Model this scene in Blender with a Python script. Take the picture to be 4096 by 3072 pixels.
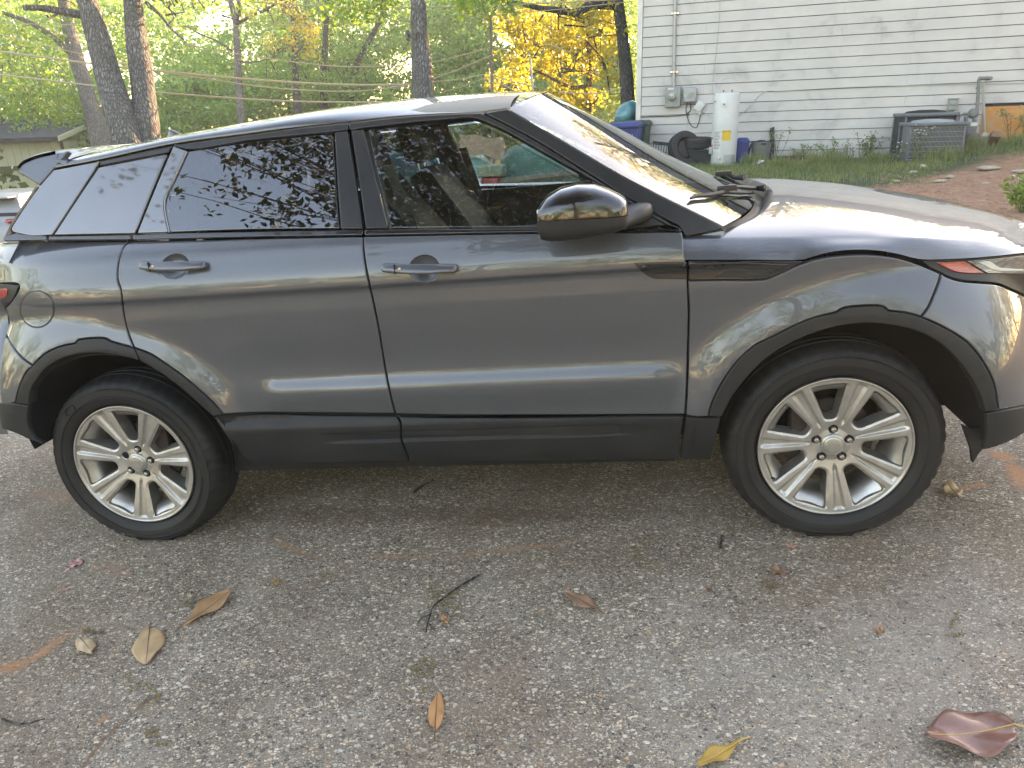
import bpy, math, random
import numpy as np
from mathutils import Vector, Matrix, geometry

for o in list(bpy.data.objects):
    bpy.data.objects.remove(o, do_unlink=True)
S = bpy.context.scene
COL = S.collection
rng = np.random.default_rng(7)
random.seed(7)

# ------------------------------------------------------------------ camera
TILT = 0.058                                    # the driveway climbs to the right
F_PX = 3000.0
def _rot(yaw, pitch, roll):
    cy, sy = math.cos(yaw), math.sin(yaw); cp, sp = math.cos(pitch), math.sin(pitch); cr, sr = math.cos(roll), math.sin(roll)
    return (np.array([[cy, -sy, 0], [sy, cy, 0], [0, 0, 1]]) @ np.array([[1, 0, 0], [0, cp, -sp], [0, sp, cp]])
            @ np.array([[cr, 0, sr], [0, 1, 0], [-sr, 0, cr]]))
RC = _rot(0.174, -0.334, 0.098)                 # camera in the car's frame
CC = np.array([0.669, -3.377, 1.501])
ct, st = math.cos(TILT), math.sin(TILT)
T3 = np.array([[ct, 0, -st], [0, 1, 0], [st, 0, ct]])     # car frame -> world
RW = T3 @ RC
CW = T3 @ CC
cam_d = bpy.data.cameras.new('camera')
cam = bpy.data.objects.new('camera', cam_d); COL.objects.link(cam)
cam_d.sensor_width = 36.0; cam_d.lens = F_PX / 4096 * 36.0
cam_d.clip_start = 0.05; cam_d.clip_end = 600
cam.matrix_world = Matrix(((RW[0, 0], RW[0, 2], -RW[0, 1], CW[0]), (RW[1, 0], RW[1, 2], -RW[1, 1], CW[1]),
                           (RW[2, 0], RW[2, 2], -RW[2, 1], CW[2]), (0, 0, 0, 1)))
S.camera = cam

# ------------------------------------------------------------------ light
SUN_AZ = math.radians(30)                       # from +Y towards +X
SUN_EL = math.radians(17)
w = bpy.data.worlds.new('World'); S.world = w; w.use_nodes = True
wn = w.node_tree
sky = wn.nodes.new('ShaderNodeTexSky'); sky.sky_type = 'NISHITA'; sky.sun_disc = False
sky.sun_elevation = SUN_EL; sky.sun_rotation = SUN_AZ
sky.air_density = 1.35; sky.dust_density = 0.45; sky.ozone_density = 1.0
wn.links.new(sky.outputs[0], wn.nodes['Background'].inputs[0])
wn.nodes['Background'].inputs[1].default_value = 0.15
sd = bpy.data.lights.new('sun', 'SUN'); sd.energy = 4.5; sd.angle = math.radians(0.5); sd.color = (1.0, 0.72, 0.42)
sun = bpy.data.objects.new('sun', sd); COL.objects.link(sun)
sv = Vector((math.sin(SUN_AZ) * math.cos(SUN_EL), math.cos(SUN_AZ) * math.cos(SUN_EL), math.sin(SUN_EL)))
sun.rotation_euler = (-sv).to_track_quat('-Z', 'Y').to_euler(); sun.location = sv * 50
S.view_settings.view_transform = 'Standard'; S.view_settings.look = 'None'
S.view_settings.exposure = 2.58; S.view_settings.gamma = 1.0; S.view_settings.use_curve_mapping = False
S.view_settings.use_white_balance = True; S.view_settings.white_balance_temperature = 7700; S.view_settings.white_balance_tint = 21
S.render.engine = 'CYCLES'
cy_ = S.cycles
cy_.use_denoising = True
cy_.max_bounces = 6; cy_.diffuse_bounces = 2; cy_.glossy_bounces = 3; cy_.transmission_bounces = 3; cy_.transparent_max_bounces = 8
cy_.caustics_reflective = False; cy_.caustics_refractive = False
cy_.sample_clamp_indirect = 6.0

# ------------------------------------------------------------------ rays of the camera (for measuring)
def _dir(R, u, v):
    return R @ np.array([(u - 2048) / F_PX, 1.0, (1536 - v) / F_PX])
def WP(u, v, D):                                # world point at a depth
    return CW + _dir(RW, u, v) * D
def WZ(u, v, z):                                # world point at a height
    d = _dir(RW, u, v); return CW + d * ((z - CW[2]) / d[2])
def car_ground(u, v):                           # point of the driveway, car frame
    d = _dir(RC, u, v); return CC + d * ((0.0 - CC[2]) / d[2])
def car_y(u, v, y):
    d = _dir(RC, u, v); return CC + d * ((y - CC[1]) / d[1])

# ------------------------------------------------------------------ objects
def tag(o, label=None, cat=None, group=None, kind=None):
    if label: o['label'] = label
    if cat: o['category'] = cat
    if group: o['group'] = group
    if kind: o['kind'] = kind
    return o
def thing(name, label, cat, loc=(0, 0, 0), rotz=0.0, group=None, kind=None):
    o = bpy.data.objects.new(name, None); COL.objects.link(o)
    o.empty_display_size = 0.1
    o.location = Vector(loc); o.rotation_euler = (0, 0, rotz)
    return tag(o, label, cat, group, kind)
def copy_tree(o, parent=None):
    c = o.copy(); COL.objects.link(c)
    if parent is not None: c.parent = parent
    for ch in list(o.children): copy_tree(ch, c)
    return c

def mesh_from(name, V, Fc, mat=None, smooth=True, normals=None, mats=None, midx=None):
    me = bpy.data.meshes.new(name)
    V = np.asarray(V, dtype=np.float32)
    if isinstance(Fc, np.ndarray):
        n, k = Fc.shape
        me.vertices.add(len(V)); me.vertices.foreach_set('co', V.ravel())
        me.loops.add(n * k); me.loops.foreach_set('vertex_index', Fc.astype(np.int32).ravel())
        me.polygons.add(n); me.polygons.foreach_set('loop_start', np.arange(0, n * k, k, dtype=np.int32))
        me.update(calc_edges=True)
    else:
        me.from_pydata([tuple(v) for v in V.tolist()], [], Fc); me.update()
    if mats:
        for m in mats: me.materials.append(m)
        if midx is not None: me.polygons.foreach_set('material_index', np.asarray(midx, dtype=np.int32))
    elif mat: me.materials.append(mat)
    me.polygons.foreach_set('use_smooth', [bool(smooth)] * len(me.polygons))
    if normals is not None:
        me.normals_split_custom_set_from_vertices([tuple(n) for n in np.asarray(normals).tolist()])
    me.validate()
    return me
def link(name, me, parent=None):
    o = bpy.data.objects.new(name, me); COL.objects.link(o)
    if parent is not None: o.parent = parent
    return o
def obj(name, V, Fc, mat, parent=None, smooth=True, normals=None):
    return link(name, mesh_from(name, V, Fc, mat, smooth, normals), parent)

class MB:
    """collects simple solids that make one mesh"""
    def __init__(s): s.v = []; s.f = []
    def add(s, v, f):
        b = len(s.v); s.v += [tuple(map(float, p)) for p in v]; s.f += [tuple(i + b for i in q) for q in f]; return s
    def box(s, c, d, rz=0.0, taper=1.0, M=None):
        x, y, z = d[0] / 2, d[1] / 2, d[2] / 2
        P = [(-x, -y, -z), (x, -y, -z), (x, y, -z), (-x, y, -z), (-x * taper, -y * taper, z), (x * taper, -y * taper, z), (x * taper, y * taper, z), (-x * taper, y * taper, z)]
        F = [(3, 2, 1, 0), (4, 5, 6, 7), (0, 1, 5, 4), (1, 2, 6, 5), (2, 3, 7, 6), (3, 0, 4, 7)]
        cz, sz_ = math.cos(rz), math.sin(rz)
        if M is not None: P = [tuple(M @ Vector(p)) for p in P]
        P = [(c[0] + p[0] * cz - p[1] * sz_, c[1] + p[0] * sz_ + p[1] * cz, c[2] + p[2]) for p in P]
        return s.add(P, F)
    def tube(s, pts, r, n=8, caps=True):
        pts = [Vector(p) for p in pts]
        rs = r if hasattr(r, '__len__') else [r] * len(pts)
        V = []; up = Vector((0.013, 0.021, 1))
        for i, p in enumerate(pts):
            t = (pts[min(i + 1, len(pts) - 1)] - pts[max(i - 1, 0)])
            if t.length < 1e-9: t = Vector((0, 0, 1))
            t.normalize()
            a = t.cross(up)
            if a.length < 0.05: a = t.cross(Vector((1, 0.01, 0)))
            a.normalize(); b = a.cross(t)
            for k in range(n):
                an = 2 * math.pi * k / n
                V.append(p + (a * math.cos(an) + b * math.sin(an)) * rs[i])
        F = []
        for i in range(len(pts) - 1):
            for k in range(n):
                F.append((i * n + k, i * n + (k + 1) % n, (i + 1) * n + (k + 1) % n, (i + 1) * n + k))
        if caps:
            F.append(tuple(range(n))[::-1]); F.append(tuple(range((len(pts) - 1) * n, len(pts) * n)))
        return s.add(V, F)
    def lathe(s, prof, n=32, axis='z', c=(0, 0, 0), close=False):
        V = []
        for r, h in prof:
            for k in range(n):
                a = 2 * math.pi * k / n
                x, y = r * math.cos(a), r * math.sin(a)
                p = (x, y, h) if axis == 'z' else ((x, h, y) if axis == 'y' else (h, x, y))
                V.append((p[0] + c[0], p[1] + c[1], p[2] + c[2]))
        F = []
        m = len(prof)
        for i in range(m - 1 + (1 if close else 0)):
            j = (i + 1) % m
            for k in range(n):
                q = (i * n + k, i * n + (k + 1) % n, j * n + (k + 1) % n, j * n + k)
                F.append(q if axis != 'y' else q[::-1])
        if not close:
            F.append(tuple(range(n))[::-1]); F.append(tuple(range((m - 1) * n, m * n)))
        return s.add(V, F)
    def build(s, name, mat, parent=None, smooth=False, bevel=0.0, label=None):
        o = obj(name, s.v, s.f, mat, parent, smooth)
        if smooth:
            try: o.data.set_sharp_from_angle(angle=math.radians(38))
            except Exception: pass
        if bevel > 0:
            m = o.modifiers.new('bevel', 'BEVEL'); m.width = bevel; m.segments = 2; m.limit_method = 'ANGLE'; m.angle_limit = math.radians(40)
            o.data.polygons.foreach_set('use_smooth', [True] * len(o.data.polygons))
            try: o.data.set_sharp_from_angle(angle=math.radians(50))
            except Exception: pass
        if label: o['label'] = label
        return o

def smoothstep(a, b, x):
    t = np.clip((x - a) / (b - a), 0, 1); return t * t * (3 - 2 * t)
def catmull(pts, n=6):
    P = [np.array(p, float) for p in pts]
    if len(P) < 3:
        out = []
        for i in range(len(P) - 1):
            for k in range(n): out.append(P[i] + (P[i + 1] - P[i]) * k / n)
        return out + [P[-1]]
    Q = [2 * P[0] - P[1]] + P + [2 * P[-1] - P[-2]]
    out = []
    for i in range(1, len(Q) - 2):
        p0, p1, p2, p3 = Q[i - 1], Q[i], Q[i + 1], Q[i + 2]
        t0 = 0; t1 = t0 + max(np.linalg.norm(p1 - p0), 1e-6) ** .5; t2 = t1 + max(np.linalg.norm(p2 - p1), 1e-6) ** .5; t3 = t2 + max(np.linalg.norm(p3 - p2), 1e-6) ** .5
        for k in range(n):
            t = t1 + (t2 - t1) * k / n
            A1 = (t1 - t) / (t1 - t0) * p0 + (t - t0) / (t1 - t0) * p1
            A2 = (t2 - t) / (t2 - t1) * p1 + (t - t1) / (t2 - t1) * p2
            A3 = (t3 - t) / (t3 - t2) * p2 + (t - t2) / (t3 - t2) * p3
            B1 = (t2 - t) / (t2 - t0) * A1 + (t - t0) / (t2 - t0) * A2
            B2 = (t3 - t) / (t3 - t1) * A2 + (t - t1) / (t3 - t1) * A3
            out.append((t2 - t) / (t2 - t1) * B1 + (t - t1) / (t2 - t1) * B2)
    return out + [P[-1]]

# ------------------------------------------------------------------ materials
def newmat(name):
    m = bpy.data.materials.new(name); m.use_nodes = True
    nt = m.node_tree; return m, nt, nt.nodes['Principled BSDF']
def nd(nt, t, **kw):
    n = nt.nodes.new(t)
    for k, v in kw.items():
        if k in n.inputs: n.inputs[k].default_value = v
        else: setattr(n, k, v)
    return n
def ramp(nt, src, stops, interp='LINEAR'):
    r = nt.nodes.new('ShaderNodeValToRGB'); r.color_ramp.interpolation = interp
    e = r.color_ramp.elements
    while len(e) > 1: e.remove(e[-1])
    e[0].position = stops[0][0]; c = stops[0][1]; e[0].color = (*c, 1) if hasattr(c, '__len__') else (c, c, c, 1)
    for p, c in stops[1:]:
        x = e.new(p); x.color = (*c, 1) if hasattr(c, '__len__') else (c, c, c, 1)
    nt.links.new(src, r.inputs[0]); return r
def coords(nt, scale=None, kind='Object'):
    tc = nt.nodes.new('ShaderNodeTexCoord'); out = tc.outputs[kind]
    if scale is not None:
        mp = nt.nodes.new('ShaderNodeMapping'); mp.inputs['Scale'].default_value = scale if hasattr(scale, '__len__') else (scale,) * 3
        nt.links.new(out, mp.inputs[0]); out = mp.outputs[0]
    return out
def mixc(nt, fac, a, b, mode='MIX'):
    m = nt.nodes.new('ShaderNodeMix'); m.data_type = 'RGBA'; m.blend_type = mode
    for i, x in ((0, fac), (6, a), (7, b)):
        if hasattr(x, 'is_linked') or isinstance(x, bpy.types.NodeSocket): nt.links.new(x, m.inputs[i])
        elif i == 0: m.inputs[0].default_value = x
        else: m.inputs[i].default_value = (*x, 1) if hasattr(x, '__len__') else (x, x, x, 1)
    return m.outputs[2]
def math_(nt, op, a, b=None, c=None, clamp=False):
    m = nt.nodes.new('ShaderNodeMath'); m.operation = op; m.use_clamp = clamp
    for i, x in enumerate((a, b, c)):
        if x is None: continue
        if isinstance(x, bpy.types.NodeSocket): nt.links.new(x, m.inputs[i])
        else: m.inputs[i].default_value = x
    return m.outputs[0]
def noise(nt, co, scale, detail=4, rough=.55, dist=0.0):
    n = nt.nodes.new('ShaderNodeTexNoise'); n.inputs['Scale'].default_value = scale; n.inputs['Detail'].default_value = detail
    n.inputs['Roughness'].default_value = rough; n.inputs['Distortion'].default_value = dist
    nt.links.new(co, n.inputs['Vector']); return n.outputs['Fac']
def bump(nt, h, strength=.3, dist=.01):
    b = nt.nodes.new('ShaderNodeBump'); b.inputs['Strength'].default_value = strength; b.inputs['Distance'].default_value = dist
    nt.links.new(h, b.inputs['Height']); return b.outputs[0]
def mat(name, col, rough=.5, metal=0.0, coat=0.0, var=0.0, vscale=8.0, bmp=0.0, bscale=60.0, bdist=.002, col2=None, spec=.5, stretch=None):
    """plain surface with a second tone worked in by noise and fine relief"""
    m, nt, p = newmat(name)
    p.inputs['Roughness'].default_value = rough; p.inputs['Metallic'].default_value = metal
    p.inputs['Coat Weight'].default_value = coat; p.inputs['Coat Roughness'].default_value = .04
    p.inputs['Specular IOR Level'].default_value = spec
    p.inputs['Base Color'].default_value = (*col, 1)
    co = coords(nt, stretch)
    if var > 0 or col2:
        f = noise(nt, co, vscale, 6, .6)
        c2 = col2 if col2 else tuple(c * (1 - var) for c in col)
        r = ramp(nt, f, [(.35, col), (.68, c2)])
        nt.links.new(r.outputs[0], p.inputs['Base Color'])
    if bmp > 0:
        nt.links.new(bump(nt, noise(nt, co, bscale, 3), bmp, bdist), p.inputs['Normal'])
    return m
# ================================================================== ground
TT = math.tan(TILT)
def terrain(x, y):
    x = np.asarray(x, float); y = np.asarray(y, float)
    z = TT * np.clip(x, -3.0, 3.0) + .15 * np.minimum(x + 3.0, 0) * (x > -14) + (-1.65 - .01 * (-14 - x)) * (x <= -14) * 1.0
    z = np.where(x > 3, TT * 3 + .03 * (np.minimum(x, 14) - 3), z)
    far = np.where(x > -3, .50 + .08 * np.clip(x + 3, 0, 2.5) - .20 + .12 * np.clip(x - 5.0, 0, 4), np.maximum(.30 + .16 * (x + 3.0), -1.65))
    k = smoothstep(4.0, 12.3, y)
    return z * (1 - k) + far * k
def grid_sheet(name, xs, ys, f, m):
    X, Y = np.meshgrid(xs, ys); Z = f(X, Y)
    V = np.stack([X, Y, Z], -1).reshape(-1, 3); nx = len(xs); F = []
    i, j = np.meshgrid(np.arange(nx - 1), np.arange(len(ys) - 1)); b = (j * nx + i).ravel()
    F = np.stack([b, b + 1, b + nx + 1, b + nx], 1)
    o = obj(name, V, F, m, None, True); o['kind'] = 'structure'; return o

def earth_mat():
    m, nt, p = newmat('red_clay_and_grass_soil')
    co = coords(nt)
    n1 = noise(nt, co, .9, 6, .6); n2 = noise(nt, co, 9, 5, .65); n3 = noise(nt, co, 60, 3)
    clay = ramp(nt, n2, [(.3, (.27, .125, .070)), (.55, (.38, .21, .125)), (.75, (.45, .31, .22))])
    soil = ramp(nt, n2, [(.3, (.040, .050, .020)), (.6, (.075, .090, .035)), (.8, (.13, .11, .06))])
    sx = nt.nodes.new('ShaderNodeSeparateXYZ'); nt.links.new(co, sx.inputs[0])
    f = math_(nt, 'ADD', math_(nt, 'MULTIPLY', sx.outputs[0], .55), math_(nt, 'MULTIPLY', sx.outputs[1], -.75))
    f = math_(nt, 'ADD', math_(nt, 'ADD', f, 4.0), math_(nt, 'MULTIPLY', math_(nt, 'SUBTRACT', n1, .5), 2.2))
    f = math_(nt, 'MULTIPLY', math_(nt, 'ADD', f, .3), 1.6, clamp=True)
    nt.links.new(mixc(nt, f, soil.outputs[0], clay.outputs[0]), p.inputs['Base Color']); p.inputs['Roughness'].default_value = .95
    nt.links.new(bump(nt, math_(nt, 'ADD', n2, math_(nt, 'MULTIPLY', n3, .5)), .8, .04), p.inputs['Normal'])
    return m
xs = np.concatenate([np.linspace(-90, -16, 18), np.linspace(-14, 16, 90), np.linspace(18, 90, 18)]); ys = np.concatenate([np.linspace(-60, -14, 12), np.linspace(-13, 18, 90), np.linspace(20, 120, 24)])
def under(x, y):
    inn = smoothstep(-8.9, -8.5, x) * (1 - smoothstep(4.6, 5.0, x)) * smoothstep(-12.9, -12.5, y) * (1 - smoothstep(4.6, 5.0, y))
    return terrain(x, y) - .05 * inn
grid_sheet('ground', xs, ys, under, earth_mat())

def asphalt_mat():
    m, nt, p = newmat('weathered_asphalt')
    co = coords(nt)
    wob = nt.nodes.new('ShaderNodeTexNoise'); wob.inputs['Scale'].default_value = 45; nt.links.new(co, wob.inputs['Vector'])
    wv = nt.nodes.new('ShaderNodeVectorMath'); wv.operation = 'SCALE'; wv.inputs['Scale'].default_value = .012; nt.links.new(wob.outputs['Color'], wv.inputs[0])
    av = nt.nodes.new('ShaderNodeVectorMath'); av.operation = 'ADD'; nt.links.new(co, av.inputs[0]); nt.links.new(wv.outputs[0], av.inputs[1])
    big = noise(nt, co, .8, 5, .6); mid = noise(nt, co, 4.5, 6, .65); fine = noise(nt, co, 220, 3, .7)
    base = ramp(nt, mid, [(.30, (.165, .142, .116)), (.55, (.235, .205, .170)), (.78, (.315, .282, .240))]).outputs[0]
    base = mixc(nt, .75, base, ramp(nt, fine, [(.25, .35), (.5, .85), (.78, 1.75)]).outputs[0], 'MULTIPLY')
    col = base; h = None
    for sc, thr, stops, rad in ((62, .50, [(0, (.040, .044, .050)), (.26, (.075, .080, .088)), (.40, (.20, .195, .185)), (.58, (.38, .355, .32)), (.78, (.58, .545, .48)), (.93, (.78, .74, .66)), (1, (.50, .31, .17))], .40),
                                (118, .42, [(0, (.05, .052, .056)), (.30, (.12, .115, .11)), (.55, (.36, .325, .28)), (.80, (.62, .56, .46)), (1, (.80, .74, .62))], .36),
                                (230, .45, [(0, (.03, .03, .03)), (.5, (.24, .22, .19)), (.82, (.56, .50, .42)), (1, (.78, .72, .62))], .36)):
        vo = nt.nodes.new('ShaderNodeTexVoronoi'); vo.inputs['Scale'].default_value = sc; vo.inputs['Randomness'].default_value = 1
        mp = nt.nodes.new('ShaderNodeMapping'); mp.inputs['Rotation'].default_value = (0, 0, sc * .37); mp.inputs['Scale'].default_value = (1, 1.35, 1)
        nt.links.new(av.outputs[0], mp.inputs[0]); nt.links.new(mp.outputs[0], vo.inputs['Vector'])
        sp = nt.nodes.new('ShaderNodeSeparateColor'); nt.links.new(vo.outputs['Color'], sp.inputs[0])
        stone = ramp(nt, sp.outputs[0], stops).outputs[0]
        on = math_(nt, 'GREATER_THAN', sp.outputs[1], thr)
        size = math_(nt, 'MULTIPLY', sp.outputs[2], .22)
        msk = math_(nt, 'MULTIPLY', math_(nt, 'SUBTRACT', math_(nt, 'ADD', rad, size), vo.outputs['Distance']), 14, clamp=True)
        msk = math_(nt, 'MULTIPLY', msk, on)
        msk = math_(nt, 'MULTIPLY', msk, ramp(nt, big, [(.30, .62), (.62, 1)]).outputs[0])
        col = mixc(nt, msk, col, stone)
        hh = math_(nt, 'MULTIPLY', msk, 40.0 / sc); h = hh if h is None else math_(nt, 'ADD', h, hh)
    # worn pale zones and trodden-in soil
    col = mixc(nt, ramp(nt, noise(nt, co, 1.6, 5, .6), [(.50, 0), (.72, .42)]).outputs[0], col, (.36, .345, .32))
    col = mixc(nt, ramp(nt, noise(nt, co, 1.1, 6, .65, .6), [(.46, 0), (.68, .58)]).outputs[0], col, (.17, .125, .088))
    n16 = noise(nt, co, 16, 4, .72)
    def blob(cx, cy, rx, ry, rot, colr, amt):
        nonlocal col
        mp = nt.nodes.new('ShaderNodeMapping'); mp.vector_type = 'TEXTURE'
        mp.inputs['Location'].default_value = (cx, cy, 0); mp.inputs['Rotation'].default_value = (0, 0, rot); mp.inputs['Scale'].default_value = (rx, ry, 1000)
        nt.links.new(co, mp.inputs[0])
        ln = nt.nodes.new('ShaderNodeVectorMath'); ln.operation = 'LENGTH'; nt.links.new(mp.outputs[0], ln.inputs[0])
        q = math_(nt, 'ADD', ln.outputs['Value'], math_(nt, 'MULTIPLY', math_(nt, 'SUBTRACT', n16, .5), 2.6))
        f = math_(nt, 'MULTIPLY', math_(nt, 'SUBTRACT', 1.0, q), 1.6, clamp=True)
        col = mixc(nt, math_(nt, 'MULTIPLY', f, amt), col, colr)
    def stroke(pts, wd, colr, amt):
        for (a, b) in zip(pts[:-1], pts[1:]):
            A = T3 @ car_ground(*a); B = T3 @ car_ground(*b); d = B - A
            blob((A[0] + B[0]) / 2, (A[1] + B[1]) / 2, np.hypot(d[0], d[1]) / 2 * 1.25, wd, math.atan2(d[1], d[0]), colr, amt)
    cl = (.40, .205, .115)
    stroke([(-40, 2690), (120, 2640), (270, 2540)], .035, cl, .85)
    stroke([(3960, 1800), (4040, 1840), (4110, 1960)], .045, (.42, .235, .14), .9)
    stroke([(3800, 1960), (3960, 1935)], .03, cl, .55)
    stroke([(1080, 2160), (1260, 2230)], .02, (.32, .20, .12), .6)
    stroke([(1440, 2225), (1760, 2230)], .012, (.36, .21, .13), .8); stroke([(1760, 2230), (2300, 2170)], .018, (.34, .21, .13), .6)
    stroke([(1270, 2310), (1300, 2330)], .14, (.20, .14, .09), .5)
    stroke([(380, 2250), (520, 2300)], .05, (.30, .19, .13), .4); stroke([(560, 2520), (640, 2600)], .03, cl, .4)
    stroke([(380, 2900), (450, 2850)], .02, cl, .6)
    stroke([(130, 1960), (330, 2010)], .05, (.33, .21, .14), .5)
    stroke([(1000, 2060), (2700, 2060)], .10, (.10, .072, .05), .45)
    for q in (((2700, 2860), (4150, 2700), .42), ((3300, 2500), (4150, 2420), .25)): stroke(list(q[:2]), q[2], (.37, .36, .345), .20)
    stroke([(330, 3072), (410, 2960), (520, 2860), (620, 2780)], .010, (.16, .10, .07), .8)
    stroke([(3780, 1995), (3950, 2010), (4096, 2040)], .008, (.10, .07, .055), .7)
    col = mixc(nt, 1.0, col, (1.38, 1.25, 1.12), 'MULTIPLY')
    nt.links.new(col, p.inputs['Base Color']); p.inputs['Roughness'].default_value = .88; p.inputs['Specular IOR Level'].default_value = .3
    ht = math_(nt, 'ADD', h, math_(nt, 'MULTIPLY', fine, .35))
    nt.links.new(bump(nt, ht, .9, .006), p.inputs['Normal'])
    return m
M_ASPH = asphalt_mat()
dx = np.concatenate([np.linspace(-9, -4.2, 14), np.linspace(-4, 4, 41), np.linspace(4.2, 5.2, 5)])
dy = np.concatenate([np.linspace(-13, -4.2, 20), np.linspace(-4, 3, 36), np.linspace(3.2, 5.2, 12)])
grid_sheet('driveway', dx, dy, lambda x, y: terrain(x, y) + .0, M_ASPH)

# ================================================================== white clapboard house
Aw = WP(2548, 300, 15.2); Bw = WP(4096, 300, 13.3)
dw = (Bw - Aw); dw[2] = 0; dw /= np.linalg.norm(dw); nw = np.array((dw[1], -dw[0], 0))     # nw looks at the camera
ROTW = math.atan2(dw[1], dw[0])
def wp(u, v, off=0.0):
    """world point where the sight line meets the house wall's plane, moved off metres out"""
    d = _dir(RW, u, v); P0 = np.array((Aw[0], Aw[1], 0)) + nw * off
    return CW + d * (((P0 - CW) @ nw) / (d @ nw))
def wl(u, v, off=0.0):
    """the same in the house's own axes: along the wall, out of the wall (negative), height"""
    q = wp(u, v, off) - np.array((Aw[0], Aw[1], 0)); return np.array((q @ dw, -(q @ nw), q[2]))
PXM = F_PX / 14.5
house = thing('clapboard_house', 'white clapboard house with grey smudges, behind the bonnet', 'house', (Aw[0], Aw[1], 0), ROTW)
def siding_mat():
    m, nt, p = newmat('weathered_white_siding')
    co = coords(nt)
    oi = nt.nodes.new('ShaderNodeObjectInfo')
    n1 = noise(nt, co, 1.3, 6, .62, .4); n2 = noise(nt, coords(nt, (1, 1, 9)), 5, 4)
    c = ramp(nt, n1, [(.40, (.58, .568, .54)), (.58, (.515, .508, .49)), (.70, (.36, .36, .355))]).outputs[0]
    c = mixc(nt, ramp(nt, n2, [(.45, 0), (.8, .25)]).outputs[0], c, (.60, .58, .54))
    c = mixc(nt, math_(nt, 'MULTIPLY', oi.outputs['Random'], .10), c, (.55, .56, .57))
    sx = nt.nodes.new('ShaderNodeSeparateXYZ'); nt.links.new(co, sx.inputs[0])
    low = math_(nt, 'SUBTRACT', 1.05, math_(nt, 'ADD', sx.outputs[2], math_(nt, 'MULTIPLY', n1, .9)), clamp=True)
    c = mixc(nt, math_(nt, 'MULTIPLY', low, .9), c, (.62, .55, .44))
    rust = math_(nt, 'MULTIPLY', math_(nt, 'SUBTRACT', math_(nt, 'ADD', sx.outputs[0], n1), 6.4), .9, clamp=True)
    rust = math_(nt, 'MULTIPLY', rust, math_(nt, 'MULTIPLY', math_(nt, 'SUBTRACT', 1.35, sx.outputs[2]), 1.6, clamp=True))
    c = mixc(nt, math_(nt, 'MULTIPLY', rust, .7), c, (.62, .36, .17))
    nt.links.new(c, p.inputs['Base Color']); p.inputs['Roughness'].default_value = .55
    nt.links.new(bump(nt, math_(nt, 'ADD', n2, noise(nt, coords(nt, (2, 2, 40)), 12, 3)), .15, .004), p.inputs['Normal'])
    return m
M_SIDE = siding_mat()
M_WHITE = mat('white_trim_paint', (.72, .72, .70), .5, var=.25, vscale=5)
# wall body behind the boards, its foundation and roof
HL = 17.0; HZ = 4.7; HD = 5.6
zr_ = float(wl(2996, 205)[2]); zb0 = zr_ - .1835 * round((zr_ - .52) / .1835); zfound = float(wl(4000, 425)[2]); sfound = float(wl(3920, 500)[0])
MB().box((HL / 2, HD / 2 + .03, (HZ + zb0) / 2), (HL, HD, HZ - zb0)).build('wall', mat('shade_dark_sheathing', (.05, .048, .045), .9), house)  # dark colour stands in for shade in the gaps between boards
e_c = .1835
pitch = e_c
ncourse = int((HZ - zb0) / pitch) + 1
BL = 3.66
seams_u = (3352, 3633, 3050)
for i in range(ncourse):
    z0 = zb0 + i * pitch; z1 = z0 + pitch - .011
    s_end = HL
    if z0 < zfound - .02: s_end = sfound
    if z1 > HZ: break
    ph = float(wl((3352, 3633)[i % 2], 300)[0]) if i > 2 else float(wl(3050, 500)[0])
    cuts = sorted([.10] + [ph + k * BL for k in range(-3, 5) if .4 < ph + k * BL < s_end - .3] + [s_end])
    for a, b in zip(cuts[:-1], cuts[1:]):
        j1, j2, j3 = rng.normal(0, .0012, 3)
        a += .0012; b -= .0012
        P = [(a, -.024 + j1, z0 + j3), (b, -.024 + j2, z0 + j3), (b, .02, z0 + j3), (a, .02, z0 + j3), (a, -.010, z1), (b, -.010, z1), (b, .02, z1), (a, .02, z1)]
        obj('siding_board', P, [(3, 2, 1, 0), (4, 5, 6, 7), (0, 1, 5, 4), (1, 2, 6, 5), (2, 3, 7, 6), (3, 0, 4, 7)], M_SIDE, house, False)
MB().box((.045, -.012, (HZ + zb0) / 2), (.10, .066, HZ - zb0)).build('corner_board', M_WHITE, house, bevel=.004)
def found_mat():
    m, nt, p = newmat('clay_stained_block'); co = coords(nt)
    n1 = noise(nt, co, 2.2, 6, .68); n2 = noise(nt, co, 30, 4)
    nt.links.new(ramp(nt, n1, [(.3, (.56, .20, .050)), (.5, (.60, .28, .09)), (.70, (.56, .36, .18))]).outputs[0], p.inputs['Base Color'])
    p.inputs['Roughness'].default_value = .9; nt.links.new(bump(nt, n2, .4, .01), p.inputs['Normal']); return m
MB().box(((sfound + HL) / 2, .00 + .02, (zfound + zb0 - .3) / 2), (HL - sfound, .05, zfound - zb0 + .3)).build('foundation', found_mat(), house)
M_SHING = mat('dark_shingles', (.075, .078, .082), .9, var=.4, vscale=4, bmp=.5, bscale=40, bdist=.01)
rf = MB(); rf.add([(-.4, -.5, HZ - .05), (HL + .4, -.5, HZ - .05), (HL + .4, HD / 2, HZ + 1.9), (-.4, HD / 2, HZ + 1.9), (-.4, HD + .5, HZ - .05), (HL + .4, HD + .5, HZ - .05),
                  (-.4, -.5, HZ + .05), (HL + .4, -.5, HZ + .05), (HL + .4, HD / 2, HZ + 2.0), (-.4, HD / 2, HZ + 2.0), (-.4, HD + .5, HZ + .05), (HL + .4, HD + .5, HZ + .05)],
                 [(0, 3, 2, 1), (3, 4, 5, 2), (6, 7, 8, 9), (9, 8, 11, 10), (0, 1, 7, 6), (4, 10, 11, 5), (0, 6, 9, 3), (3, 9, 10, 4), (1, 2, 8, 7), (2, 5, 11, 8)])
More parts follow.
